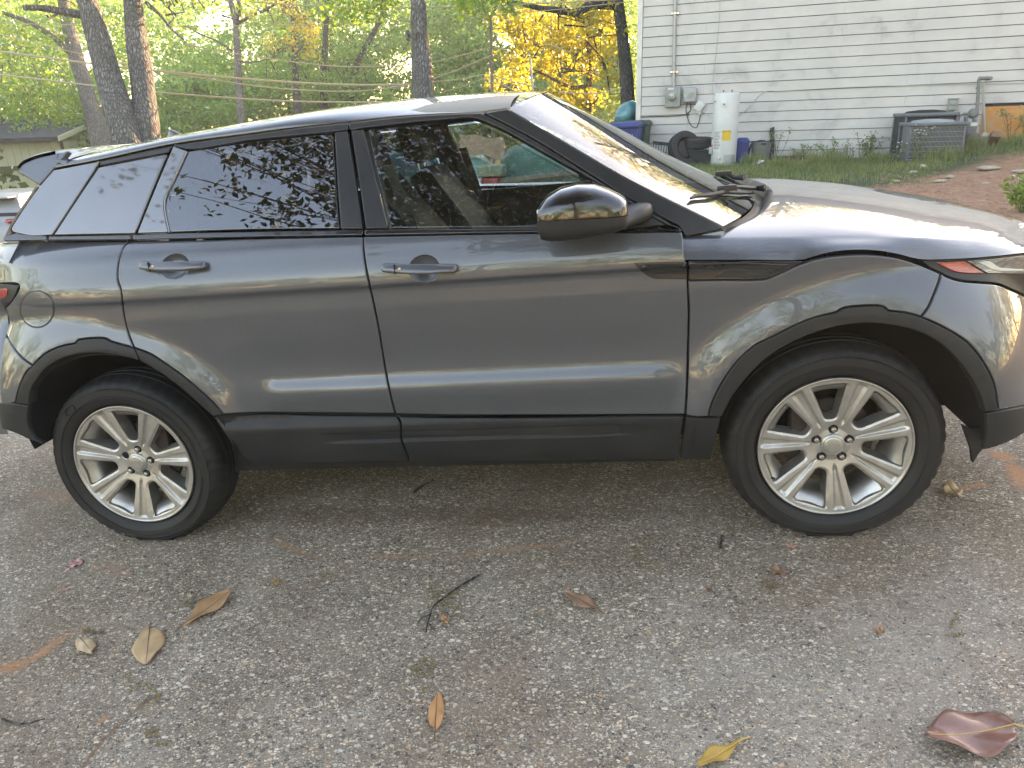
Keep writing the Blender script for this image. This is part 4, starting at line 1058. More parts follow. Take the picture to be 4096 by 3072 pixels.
# --- roof
drip = np.array([(p[0], float(SG(p[0], p[1])), p[1]) for p in to_side([tuple(q) for q in catmull(DRIP, 6)] , off(SG, .012))])
xr0, xr1 = drip[0, 0], drip[-1, 0]
tipc = np.array([(p[0], float(SG(p[0], p[1])) + .010, p[1]) for p in to_side([tuple(q) for q in catmull([(74, 674), (90, 652), (144, 628), (214, 611), (279, 597)], 5)], off(SG, .010))])
tipc = tipc[np.argsort(tipc[:, 0])]
_cx = [-1.75, -1.5, -1.2, -.9, -.6, -.3, 0, .15, .30, .42]
_cz = [1.512, 1.546, 1.580, 1.602, 1.621, 1.634, 1.640, 1.637, 1.626, 1.608]
roofz = _pchip(_cx, _cz)
def edge_at(x, rear=False):
    ye = np.interp(x, drip[:, 0], drip[:, 1]); ze = np.interp(x, drip[:, 0], drip[:, 2])
    if x > xr1:
        t = min((x - xr1) / (wsE[0, 0] - xr1), 1.0); ze = drip[-1, 2] + (wsE[0, 2] - drip[-1, 2]) * t; ye = drip[-1, 1] + (wsE[0, 1] - drip[-1, 1]) * t
    if x < xr0 or rear:
        ze = float(np.interp(x, tipc[:, 0], tipc[:, 2])); ye = float(np.interp(x, tipc[:, 0], tipc[:, 1]))
    return ye, ze
def roof_pt(x, t, rear=False):
    """t -1..1 over the roof"""
    ye, ze = edge_at(x, rear); a = abs(t) * math.pi / 2; n = 2.0 / 2.5
    ye += .006; ze += .004
    zc = float(roofz(x)) if not rear else ze + .016
    return (x, math.copysign(ye * max(math.sin(a), 0) ** n, t), ze + (zc - ze) * max(math.cos(a), 0) ** n)
ts = np.concatenate([-np.linspace(1, .62, 18), np.linspace(-.6, .6, 25), np.linspace(.62, 1, 18)])
hd_t = np.linspace(0, 1, 2)
def roof_xt(a, t):                              # a 0..1 from the spoiler seam to the curved header
    e = np.array(wind(0, t)); x1 = e[0]; x0 = xr0 + .004
    p = np.array(roof_pt(x0 + (x1 - x0) * a, t)); q = np.array(roof_pt(x1, t))
    return p + (e + np.array((-.004, 0, .002)) - q) * smoothstep(.5, 1, a)
roof = sheet('roof', roof_xt, np.linspace(0, 1, 70), ts, M_PAINT, car)
def spoil(a, t):
    xe = tipc[0, 0] - .015 * (1 - t * t)
    xs_ = tipc[-1, 0]
    x = xs_ + (xe - xs_) * a
    p = np.array(roof_pt(x, t, True)); q0 = np.array(roof_pt(x, t)); q0[2] += .003
    k = smoothstep(0, .5, a); p = q0 + (p - q0) * k; p[2] -= .012 * smoothstep(.75, 1, a) * (1 - abs(t) ** 4)
    return p
sp = sheet('roof_spoiler', spoil, np.linspace(0, 1, 24), ts, M_PAINT, car, flip=True)
def spoil_u(a, t):
    p0 = np.array(spoil(1, t)); p1 = np.array(roof_pt(xr0, t)); p1[2] -= .085; p1[0] += .02
    return p0 + (p1 - p0) * a
sheet('spoiler_underside', spoil_u, np.linspace(0, 1, 5), ts, M_SATIN, car)
both('spoiler_end', loop(G1, [(277, 600), (214, 676), (156, 742)], [(156, 742), (110, 714), (84, 697), (72, 682)], [(72, 682), (78, 664), (90, 653), (144, 629), (214, 612), (277, 600)]), G1, M_PAINT, C2, gap=.002, roll=.006)
sheet('windscreen', wind, np.linspace(0, 1, 30), np.linspace(-1, 1, 41), M_WIND, car)
# --- shark-fin aerial on the rear of the roof
V = []; F = []; fx, fz = -1.36, float(roofz(-1.36)) - .006
for q in np.linspace(0, 1, 9):
    x0 = -.075 + .075 * q * .55; x1 = .115 - .16 * q ** .8
    for k in range(10):
        a = 2 * math.pi * k / 10; V.append((fx + (x0 + x1) / 2 + (x1 - x0) / 2 * math.cos(a), .024 * (1 - .8 * q) * math.sin(a), fz + .066 * q))
for i in range(8):
    for k in range(10): F.append((i * 10 + k, i * 10 + (k + 1) % 10, (i + 1) * 10 + (k + 1) % 10, (i + 1) * 10 + k))
F.append(tuple(range(80, 90)))
obj('roof_aerial', V, F, M_PAINT, car, True)
# --- bonnet (clamshell: its side comes down to the dark shut line)
blk = to_side([tuple(q) for q in catmull(BLK_T + [(3760, 1040), (3841, 1037), (3941, 1030), (4096, 1013), (4200, 995)], 5)], SB)
bx = np.array([p[0] for p in blk]); bz = np.array([p[1] for p in blk])
_hc = _pchip([.75, .97, 1.22, 1.55, 1.87, 2.05, 2.16, 2.215], [1.165, 1.163, 1.160, 1.119, 1.051, 1.004, .963, .931])
crx = [.80, .859, 1.20, 1.505, 1.779, 1.907, 2.03, 2.12]
crs = _pchip(crx, [.885, .878, .868, .845, .735, .640, .46, .30]); crz = _pchip(crx, [1.097, 1.093, 1.068, 1.043, 1.001, .984, .965, .955])
def hood_sec(x):
    zs = float(np.interp(x, bx, bz)) + .002; ss = float(SB(x, zs)) - .002
    zc = float(_hc(x)); sc_ = min(float(crs(x)), ss - .008); e = float(crz(x))
    d = zc - e
    return [(ss, zs), (ss * .55 + sc_ * .45 + .004, zs + (e - zs) * .5), (sc_, e), (sc_ - .022, e + .10 * d), (sc_ * .90, e + .30 * d), (sc_ * .74, e + .60 * d), (sc_ * .42, e + .92 * d), (0, zc)]
_hs_cache = {}
def hood_curve(x):
    k = round(x, 4)
    if k not in _hs_cache:
        c = hood_sec(x); c = c + [(-c[-2][0], c[-2][1])]
        cc = catmull(c, 10)[:71]
        _hs_cache[k] = np.array(cc)
    return _hs_cache[k]
HR = [(0.815, .93), (.822, .862), (.90, .845), (.985, .812), (1.075, .72), (1.135, .62), (1.185, .48), (1.225, .25), (1.235, 0)]   # rear edge in plan (x, |y|)
hrx = np.array([p[0] for p in HR]); hry = np.array([p[1] for p in HR])
def hood_rear(y):
    return float(np.interp(abs(y), hry[::-1], hrx[::-1]))
def hood_end(y):
    return 2.21 - .62 * (abs(y) / .9) ** 2.3 * .55
def hood_pt(a, b):
    """a 0..1 rear to front, b -1..1 over the section"""
    q = (1 - abs(b)) * 70
    x = 1.3
    for _ in range(5):
        c = hood_curve(float(x)); i = int(min(q, 69)); f = q - i
        s, z = c[i] * (1 - f) + c[i + 1] * f
        xr = hood_rear(s); xe = hood_end(s)
        x = xr + (xe - xr) * a
    c = hood_curve(float(x)); s, z = c[i] * (1 - f) + c[i + 1] * f
    return (x, math.copysign(s, b), z)
hb = np.concatenate([-np.linspace(1, .60, 40), -np.linspace(.585, 0.0001, 16), np.linspace(0.0001, .585, 16), np.linspace(.60, 1, 40)])
def hood_f(a, b): return hood_pt(a, b)
bon = sheet('bonnet', hood_f, np.linspace(0, 1, 46), hb, M_PAINT, car, flip=False)
def hood_lip(a, b):
    p = np.array(hood_pt(0, b)); p[2] -= .004 + .04 * a; p[0] += .004
    return p
sheet('bonnet_edge', hood_lip, np.linspace(0, 1, 3), hb, M_DARK, car, flip=True)
# --- cowl between glass and bonnet
def cowl(a, t):
    p0 = np.array(wind(1, t)); y = t * .80
    xr = hood_rear(y); c = hood_curve(float(xr)); i = np.argmin(abs(c[:, 0] - abs(y)))
    p1 = np.array((xr, y, c[i, 1] - .001))
    p = p0 + (p1 - p0) * a
    p[2] = p0[2] - .010 + (p1[2] - p0[2] + .010) * smoothstep(.45, 1.0, a) - .016 * math.sin(min(a / .55, 1) * math.pi)
    return p
cw_ = sheet('cowl', cowl, np.linspace(0, 1, 16), np.linspace(-1, 1, 41), M_CLAD, car)
# --- front and rear ends
def nose(a, b):                                 # b -1..1 round the front, a 0..1 up
    z = .30 + (.935 - .30) * a
    x0 = 2.02; ph = b * math.pi / 2
    s0 = float(SB(x0, z))
    return (x0 + (2.19 - .03 * abs(a - .45) - x0) * math.cos(ph) ** .75 , s0 * math.copysign(abs(math.sin(ph)) ** .9, b), z)
sheet('front_fascia', nose, np.linspace(0, 1, 20), np.linspace(-1, 1, 41), M_PAINT, car, flip=True)
gm = MB()
for k in range(4): gm.box((2.185, 0, .80 + k * .03), (.03, 1.1, .012))
gm.build('grille', M_SATIN, car)
MB().box((2.19, 0, .45), (.03, .9, .14)).build('air_intake', M_DARK, car)
def tail(a, b):
    z = .52 + (1.19 - .52) * a
    x0 = -1.80; ph = b * math.pi / 2; s0 = float(SB(x0, z))
    return (x0 - (.30 - .10 * a) * math.cos(ph) ** .8, s0 * math.copysign(abs(math.sin(ph)) ** .9, b), z)
sheet('tailgate', tail, np.linspace(0, 1, 16), np.linspace(-1, 1, 31), M_PAINT, car)
def rglass(a, t):
    zt = 1.46; z = 1.17 + (zt - 1.17) * a
    x = -1.70 + (.155 * a); y = (float(SG(x, z)) - .012)
    return (x - .10 * (1 - abs(t) ** 2), y * t, z)
sheet('rear_window', rglass, np.linspace(0, 1, 8), np.linspace(-1, 1, 21), M_PRIV, car)
# --- inner shell behind the gaps, wheel wells, floor
def circ(xc, r, a0, a1, n=20):
    return [(xc + r * math.cos(t), HUB + r * math.sin(t)) for t in np.linspace(a0, a1, n)]
inner = off(SB, -.03)
shell = [(1.97, .50), (1.97, .90), (1.60, .93), (1.30, .97), (.90, .99), (.84, 1.0), (.80, 1.13), (-1.66, 1.15), (-1.74, .50)] + circ(-WBH, .47, math.pi - .34, .34, 22) + circ(WBH, .47, math.pi - .34, .34, 22)
both('inner_panel', shell, inner, M_DARK, C2, step=(.08, .05), gap=0, roll=.001, depth=.01)
# pillars' inner faces and door inner trims
for sgn in (-1, 1):
    patch('inner_trim', [(-.90, .55), (.80, .55), (.80, 1.12), (.62, 1.17), (-.90, 1.17)], off(SB, -.08), M_TRIMI, car, sgn, step=(.08, .05), gap=0, depth=.01)
    for pts, r in (([(-.20, 1.15), (-.24, 1.36), (-.28, 1.53)], .045), ([(.84, 1.10), (.55, 1.33), (.25, 1.52)], .030), ([(-.98, 1.15), (-1.0, 1.49)], .05), ([(-1.60, 1.17), (-1.46, 1.46)], .05)):
        MB().tube([(x, sgn * (float(SG(x, max(z, 1.18))) - r - .022), z) for x, z in pts], r, 8).build('pillar_trim', M_TRIMI, car, smooth=True)
MB().box((0, 0, .36), (3.5, 1.1, .20)).box((-.10, 0, .345), (1.80, 1.58, .17)).build('floor_pan', M_DARK, car)
def headl(x, t):
    p = np.array(roof_pt(x, t * .97)); p[2] -= .025; return p
sheet('headlining', headl, np.linspace(xr0 + .1, xr1 + .1, 12), np.linspace(-1, 1, 15), mat('headlining_cloth', (.30, .29, .27), .9), car, flip=True)
for xc in (-WBH, WBH):
    for sgn in (-1, 1):
        V = []; F = []; A = np.linspace(.0 if xc > 0 else .1, math.pi - (.06 if xc > 0 else .23), 40)
        for r_, y in ((.478, .93), (.478, .55), (.05, .53)):
            for t in A:
                rt = r_ - (.085 * float(smoothstep(math.pi - .60, math.pi - .1, t)) if xc < 0 and r_ > .4 else 0)
                qx, qz = xc + rt * math.cos(t), HUB + rt * math.sin(t)
                V.append((qx, sgn * (min(y, float(SB(qx, max(qz, .36))) - .022) if y > .9 else y), qz))
        n = len(A)
        for i in range(2):
            for k in range(n - 1): F.append((i * n + k, i * n + k + 1, (i + 1) * n + k + 1, (i + 1) * n + k))
        obj('arch_liner', V, F, M_DARK, car, True)
# torn edge of the front liner hanging behind the right front wheel
ml = MB(); T_ = [car_y(u, v, -.86) for u, v in ((3852, 1704), (3880, 1716), (3940, 1712), (3932, 1795), (3915, 1815), (3892, 1852), (3886, 1800))]
ml.add(list(T_) + [p + np.array((0, .02, 0)) for p in T_], [tuple(range(7)), tuple(range(13, 6, -1))] + [(i, (i + 1) % 7, 7 + (i + 1) % 7, 7 + i) for i in range(7)])
ml.build('torn_splash_guard', M_CLAD, car)

# --- door handles: a pull bar over the dished cup in the skin
def SB_flat(x, z):
    global CUPS
    c, CUPS = CUPS, []
    r = SB(x, z); CUPS = c
    return r
def handle(u0, u1, v0, v1, slope, par):
    fn = SB_flat
    for sgn in (-1, 1):
        a = np.array(to_side([(u0, (v0 + v1) / 2)], off(fn, .03))[0]); b = np.array(to_side([(u1, (v0 + v1) / 2 + slope)], off(fn, .03))[0])
        h = abs(to_side([(u0, v0)], fn)[0][1] - to_side([(u0, v1)], fn)[0][1])
        L = np.concatenate([[0, .008, .02, .04], np.linspace(.07, .93, 24), [.96, .98, .992, 1]]); V = []; K = 16
        for t in L:
            q = a + (b - a) * t; e = min(t, 1 - t)
            endk = math.sqrt(max(1 - (1 - min(e / .045, 1)) ** 2, .04))
            hh = h / 2 * (1 - .16 * abs(2 * t - 1) ** 2) * (.45 + .55 * endk)
            out = .022 + .018 * math.sin(t * math.pi) ** .5 - .006 * (1 - endk)
            y0 = float(fn(q[0], q[1]))
            mid = smoothstep(.16, .30, t) * (1 - smoothstep(.70, .84, t))
            inn = -.004 + mid * (out - .012)
            for k in range(K):
                an = 2 * math.pi * k / K; cz, sz = math.cos(an), math.sin(an)
                pz = math.copysign(abs(sz) ** .85, sz) * hh
                w_ = (math.copysign(abs(cz) ** .80, cz) + 1) / 2
                V.append((q[0], sgn * (y0 + inn + (out - inn) * w_ - .62 * pz * w_), q[1] + pz + (.003 * w_)))
        F = []
        for i in range(len(L) - 1):
            for k in range(K):
                q = (i * K + k, i * K + (k + 1) % K, (i + 1) * K + (k + 1) % K, (i + 1) * K + k); F.append(q if sgn > 0 else q[::-1])
        F.append(tuple(range(K))); F.append(tuple(range((len(L) - 1) * K, len(L) * K))[::-1])
        hb_ = obj('door_handle', V, F, M_PAINT, par[0] if sgn < 0 else par[1], True)
        hb_.data.set_sharp_from_angle(angle=math.radians(60))
        if sgn < 0:
            t = .20; q = a + (b - a) * t
            MB().box((q[0], -(float(fn(*q)) + .034), q[1] + .001), (.002, .012, h * .98)).build('handle_seam', M_RUBBER, par[0])
            q = a + (b - a) * .27; y = -(float(fn(*q)) + .0385)
            MB().lathe([(.0002, -.003), (.006, -.0025), (.0065, .004)], 16, 'y', (q[0], y, q[1] + .002)).build('key_lock', M_CHROME, par[0], smooth=True)
handle(547, 814, 1048, 1087, -1, RD)
handle(1520, 1826, 1057, 1098, 2, FD)
# ------------------------------------------------------------------ wheels
TR, RR = .369, .2545
LUG_MISS = 0
def tyre_mat():
    m, nt, p = newmat('tyre_rubber')
    co = coords(nt)
    f = noise(nt, co, 7, 6, .65)
    nt.links.new(ramp(nt, f, [(.35, (.0085, .0092, .0105)), (.75, (.018, .018, .018))]).outputs[0], p.inputs['Base Color'])
    p.inputs['Roughness'].default_value = .62
    nt.links.new(bump(nt, noise(nt, co, 160, 3), .15, .001), p.inputs['Normal'])
    return m
M_TYRE = tyre_mat()
M_RIM = mat('worn_silver_alloy', (.56, .55, .53), .40, .80, coat=.15, var=.28, vscale=14, bmp=.05, bscale=300, bdist=.0005, col2=(.42, .40, .37))
M_RIMIN = mat('dusty_rim_barrel', (.46, .44, .41), .45, .7, var=.5, vscale=12)
M_IRON = mat('rusty_brake_iron', (.055, .045, .038), .6, .4, var=.5, vscale=18)
M_NUT = mat('lug_nut_steel', (.50, .46, .42), .32, .9, var=.2)
def tyre_mesh():
    prof = [(.2535, -.034), (.262, -.020), (.272, -.011), (.290, -.004), (.2935, -.0025), (.2955, -.004), (.312, -.0015), (.326, -.004), (.3285, -.0030), (.331, -.0055),
            (.345, -.014), (.354, -.026), (.3605, -.040), (.3645, -.056), (.3668, -.075), (.3605, -.0765), (.3605, -.083), (.3672, -.0845), (.3688, -.110), (.3625, -.1115), (.3625, -.120), (.369, -.1215),
            (.369, -.148), (.3625, -.1495), (.3625, -.157), (.3675, -.1585), (.3655, -.183), (.3600, -.196), (.345, -.218), (.312, -.232), (.262, -.212), (.2535, -.200)]
    n = 144; V = []
    for i, (r, y) in enumerate(prof):
        for k in range(n):
            a = 2 * math.pi * k / n; rr = r; yy = y
            if 9 <= i <= 13 and k % 3 == 0: rr -= .0055
            x, z = rr * math.cos(a), rr * math.sin(a)
            if z < -.345:                      # load flattens the contact patch
                ex = -.345 - z; z = -.3495 + .0
            elif z < -.26 and r > .28:
                q = smoothstep(.26, .345, -z); z += .010 * q * (1 if r < .36 else .6); yy += .006 * q * (1 if i < 14 else 0) - .006 * q * (1 if i > 26 else 0)
                z = max(z, -.3495)
            V.append((x, -yy, z))
    F = []
    for i in range(len(prof) - 1):
        for k in range(n):
            F.append((i * n + k, (i + 1) * n + k, (i + 1) * n + (k + 1) % n, i * n + (k + 1) % n))
    me = mesh_from('tyre', V, F, M_TYRE, True)
    me.set_sharp_from_angle(angle=math.radians(34))
    return me
def rim_meshes():
    # face: disc with seven windows; local y = 0 is the lip plane, +y goes into the car
    NS = 7
    def rot2(P, a): c, s = math.cos(a), math.sin(a); return P @ np.array([[c, s], [-s, c]])
    win = []
    for k in range(NS):
        am = 2 * math.pi * (k + .5) / NS
        h0, h1 = .185, .248                      # half angles inside, outside
        r0, r1 = .098, .2385
        pts = []
        cor = [(r0, -h0), (r1, -h1), (r1, h1), (r0, h0)]
        P = []
        for r, h in cor: P.append(np.array((r * math.cos(h), r * math.sin(h))))
        P = np.array(P); out = []
        rad = (.015, .012, .012, .015)
        for i in range(4):
            p, a, b = P[i], P[i - 1], P[(i + 1) % 4]
            d1 = (a - p) / np.linalg.norm(a - p); d2 = (b - p) / np.linalg.norm(b - p)
            for t in np.linspace(0, 1, 7):
                q0 = p + d1 * rad[i]; q2 = p + d2 * rad[i]
                out.append((1 - t) ** 2 * q0 + 2 * t * (1 - t) * p + t * t * q2)
        out = np.array(out)
        # follow the rim's curve along the outer side
        win.append(_resample(rot2(out, am), .012))
    th = np.linspace(0, 2 * math.pi, 150, endpoint=False)
    outer = np.stack([.2470 * np.cos(th), .2470 * np.sin(th)], 1)
    def depth(Q):
        r = np.linalg.norm(Q, axis=1); a = np.arctan2(Q[:, 1], Q[:, 0])
        d = np.interp(r, [0, .035, .06, .085, .11, .16, .21, .235, .247], [.034, .034, .038, .032, .0255, .018, .010, .0075, .006])
        sp = (a / (2 * math.pi / NS) + .5) % 1 - .5
        lat = np.abs(sp) * (2 * math.pi / NS) * r       # distance from the spoke's centre line
        half = .0095 + .024 * np.clip((r - .08) / .15, 0, 1)
        g = (1 - smoothstep(half * .22, half * .66, lat)) * smoothstep(.070, .10, r) * (1 - smoothstep(.233, .244, r) * .6)
        d = d + .0095 * g
        ed = np.full(len(Q), 9.)
        for wv in win: ed = np.minimum(ed, _dist(wv, Q))
        d = d + .006 * (1 - np.clip(ed / .0065, 0, 1)) * (1 - smoothstep(.230, .237, r))
        # lug pockets
        for k in range(5):
            t = math.pi / 2 + 2 * math.pi * k / 5
            q = np.linalg.norm(Q - np.array([.057 * math.cos(t), .057 * math.sin(t)]), axis=1)
            d = d + .016 * (1 - smoothstep(.0125, .0165, q))
        return d
    # sample points
    rr_ = []
    for r in np.concatenate([np.linspace(.012, .09, 22), np.linspace(.0935, .2445, 42)]):
        n = int(max(10, 2 * math.pi * r / .0036)); t = np.linspace(0, 2 * math.pi, n, endpoint=False) + r * 40
        rr_.append(np.stack([r * np.cos(t), r * np.sin(t)], 1))
    G = np.concatenate(rr_)
    for wv in win:
        G = G[~_inside(wv, G)]; G = G[_dist(wv, G) > .0028]
    extra = []
    for wv in win:
        for dd in (-.003, -.006, -.010):
            q, _ = _inset(wv if _area(wv) > 0 else wv[::-1], dd); extra.append(q)
    for k in range(5):
        t = math.pi / 2 + 2 * math.pi * k / 5
        for q in (.0125, .0145, .0165):
            a = np.linspace(0, 2 * math.pi, 16, endpoint=False); extra.append(np.stack([.057 * math.cos(t) + q * np.cos(a), .057 * math.sin(t) + q * np.sin(a)], 1))
    extra = np.concatenate(extra); extra = extra[np.linalg.norm(extra, axis=1) < .2450]
    pts = [outer]; loops = [list(range(len(outer)))]; k = len(outer)
    for wv in win:
        pts.append(wv); loops.append(list(range(k, k + len(wv)))); k += len(wv)
    A = np.concatenate(pts + [G, extra])
    co, _, fs, orig, _, _ = geometry.delaunay_2d_cdt([Vector(q) for q in A.tolist()], [], loops, 0, 1e-6)
    co = np.array([tuple(c) for c in co]); f = [tuple(q) for q in fs]
    cen = np.array([co[list(q)].mean(0) for q in f]); keep = _inside(outer, cen)
    for wv in win: keep &= ~_inside(wv, cen)
    f = [q for q, kp in zip(f, keep) if kp]
    mp = {}
    for i, o in enumerate(orig):
        for q in o: mp[q] = i
    d = depth(co); e = .0008
    gx = (depth(co + [e, 0]) - depth(co - [e, 0])) / (2 * e); gy = (depth(co + [0, e]) - depth(co - [0, e])) / (2 * e)
    N = np.stack([gx, -np.ones(len(co)), gy], 1); N = np.stack([gx, np.full(len(co), -1.0), gy], 1); N /= np.linalg.norm(N, axis=1)[:, None]
    V = np.stack([co[:, 0], d, co[:, 1]], 1)
    Vs = [V]; Ns = [N]; F = list(f); base = len(V)
    for li, lp in enumerate(loops[1:]):
        ids = [mp[i] for i in lp]; n = len(ids); P = V[ids]; c = co[ids].mean(0)
        wp_ = win[li] if _area(win[li]) > 0 else win[li][::-1]
        d2 = c - co[ids]; d2 /= np.linalg.norm(d2, axis=1)[:, None]
        nn = np.stack([d2[:, 0], np.zeros(n), d2[:, 1]], 1)
        A0 = P.copy(); rr_w = np.hypot(P[:, 0], P[:, 2]); dep = .003 + .050 * (1 - smoothstep(.200, .2365, rr_w)); A1 = P.copy(); A1[:, 1] += dep; A1 = A1 + nn * .006
        Vs += [A0, A1]; Ns += [nn, nn]
        for i in range(n):
            j = (i + 1) % n; F.append((base + i, base + j, base + n + j, base + n + i))
        base += 2 * n
    V = np.concatenate(Vs); N = np.concatenate(Ns); F2 = []
    for q in F:
        a, b, c = V[q[0]], V[q[1]], V[q[2]]
        F2.append(q if np.cross(b - a, c - a) @ (N[q[0]] + N[q[1]] + N[q[2]]) >= 0 else q[::-1])
    face = mesh_from('rim', V, F2, M_RIM, True, N)
    lip = MB().lathe([(.2460, .0062), (.2475, .0035), (.2500, .0012), (.2525, .0003), (.2545, .0012), (.2555, .006), (.2545, .016), (.2480, .030), (.2380, .034), (.2360, .020)], 120, 'y', close=True)
    bar = MB().lathe([(.2460, .012), (.2360, .0165), (.2180, .028), (.2030, .044), (.1960, .070), (.1960, .160), (.222, .195)], 96, 'y')
    bar.f = bar.f[:-2]
    cap = MB().lathe([(.0001, .0235), (.022, .0240), (.0305, .0255), (.0315, .0265), (.0318, .0285), (.0335, .0275), (.0375, .0290), (.0405, .0325), (.0415, .040)], 48, 'y')
    nut = MB().lathe([(.0001, .026), (.0055, .0262), (.0085, .0275), (.0095, .031), (.0095, .052)], 6, 'y')
    disc = MB().lathe([(.02, .080), (.085, .080), (.087, .092), (.150, .092), (.150, .112), (.02, .112)], 48, 'y')
    return face, lip, bar, cap, nut, disc
face, lip, bar, cap, nut, disc = rim_meshes()
me_tyre = tyre_mesh()
me_lip = mesh_from('rim_lip', lip.v, lip.f, M_RIM, True); me_lip.set_sharp_from_angle(angle=math.radians(50))
me_bar = mesh_from('rim_barrel', bar.v, bar.f, M_RIM, True)
me_cap = mesh_from('hub_cap', cap.v, cap.f, M_RIM, True); me_cap.set_sharp_from_angle(angle=math.radians(45))
me_nut = mesh_from('lug_nut', nut.v, nut.f, M_NUT, False)
me_disc = mesh_from('brake_disc', disc.v, disc.f, M_IRON, True); me_disc.set_sharp_from_angle(angle=math.radians(40))
emb = MB(); emb_pts = [(.0215 * math.cos(t), .0232, .0115 * math.sin(t)) for t in np.linspace(0, 2 * math.pi, 33)]
emb.tube(emb_pts, .0008, 5, False)
me_emb = mesh_from('oval_emblem', emb.v, emb.f, M_NUT, True)
def letters(txt, size, m, y, z=0.0, sx=1.0):
    c = bpy.data.curves.new('letters', 'FONT'); c.body = txt; c.size = size; c.align_x = 'CENTER'; c.align_y = 'CENTER'; c.extrude = size * .03; c.resolution_u = 2
    o = bpy.data.objects.new('letters', c); COL.objects.link(o)
    me = bpy.data.meshes.new_from_object(o); bpy.data.objects.remove(o, do_unlink=True)
    for v in me.vertices: x_, y_, z_ = v.co; v.co = (x_ * sx, y - z_, y_ + z)
    me.materials.clear(); me.materials.append(m); return me
me_let1 = letters('LAND', .0085, M_NUT, .0238, .0042, 1.1); me_let2 = letters('ROVER', .0085, M_NUT, .0238, -.0042, 1.1)
rec = MB().lathe([(.0001, .0405), (.0148, .0400), (.0150, .054)], 20, 'y'); me_rec = mesh_from('lug_recess_shade', rec.v, rec.f[:-1], M_DARK, True)  # black disc paints the shade inside each lug pocket
for xc, sgn, ph, missing in ((-WBH, -1, math.radians(59), True), (WBH, -1, math.radians(71), False), (-WBH, 1, .3, False), (WBH, 1, .9, False)):
    whl = bpy.data.objects.new('wheel', None); COL.objects.link(whl); whl.parent = car; whl.empty_display_size = .1
    whl.location = (xc, sgn * .922, HUB)
    if sgn > 0: whl.rotation_euler = (0, 0, math.pi)
    t = link('tyre', me_tyre, whl); t.location = (0, .0, 0)
    for v_ in (): pass
    for nm, me in (('rim', face), ('rim_lip', me_lip), ('rim_barrel', me_bar), ('brake_disc', me_disc)):
        o = link(nm, me, whl); o.location = (0, .012, 0)
        if nm == 'rim': o.rotation_euler = (0, -ph + 0.0, 0)
    for nm, me in (('hub_cap', me_cap), ('oval_emblem', me_emb), ('emblem_lettering', me_let1), ('emblem_lettering', me_let2)):
        o = link(nm, me, whl); o.location = (0, .012, 0); o.rotation_euler = (0, -(.2 if missing else -.12), 0)
    # lug pockets turn with the rim: five nuts (one is missing on the rear wheel)
    for k in range(5):
        a = math.pi / 2 + 2 * math.pi * k / 5 + ph
        o = link('lug_recess_shade', me_rec, whl); o.location = (.057 * math.cos(a), .012, .057 * math.sin(a))
        if missing and k == LUG_MISS: continue
        o = link('lug_nut', me_nut, whl); o.location = (.057 * math.cos(a), .012, .057 * math.sin(a))
    if sgn < 0:
        cal = MB().box((-.10 if xc > 0 else .10, .105, .06), (.07, .06, .16)); o = cal.build('brake_caliper', M_IRON, whl, bevel=.01)
    if xc > 0 and sgn < 0:
        o = MB().tube([(-.207, .03, -.115), (-.197, .012, -.109)], [.005, .004], 8).build('valve_stem', M_RUBBER, whl, smooth=True)

# raised oval and arcs moulded into the rear tyre's sidewall
for whl in [o for o in car.children if o.name.startswith('wheel') and o.location.y < 0 and not o.name.startswith('wheel_arch')]:
    if whl.location.x < 0:
        c = math.radians(128); cx_, cz_ = .315 * math.cos(c), .315 * math.sin(c)
        MB().tube([(cx_ + .028 * math.cos(t) * math.cos(c - 1.57) - .016 * math.sin(t) * math.sin(c - 1.57), -.0005, cz_ + .028 * math.cos(t) * math.sin(c - 1.57) + .016 * math.sin(t) * math.cos(c - 1.57)) for t in np.linspace(0, 2 * math.pi, 29)], .0022, 5, False).build('sidewall_oval', M_TYRE, whl, smooth=True)
    for a0, a1, r_ in ((25, 100, .333), (150, 215, .330), (240, 330, .333), (10, 350, .300)):
        MB().tube([(r_ * math.cos(t), -.0004 + (.0025 if r_ > .31 else 0), r_ * math.sin(t)) for t in np.radians(np.linspace(a0, a1, 50))], .0016, 5, False).build('sidewall_ridge', M_TYRE, whl, smooth=True)
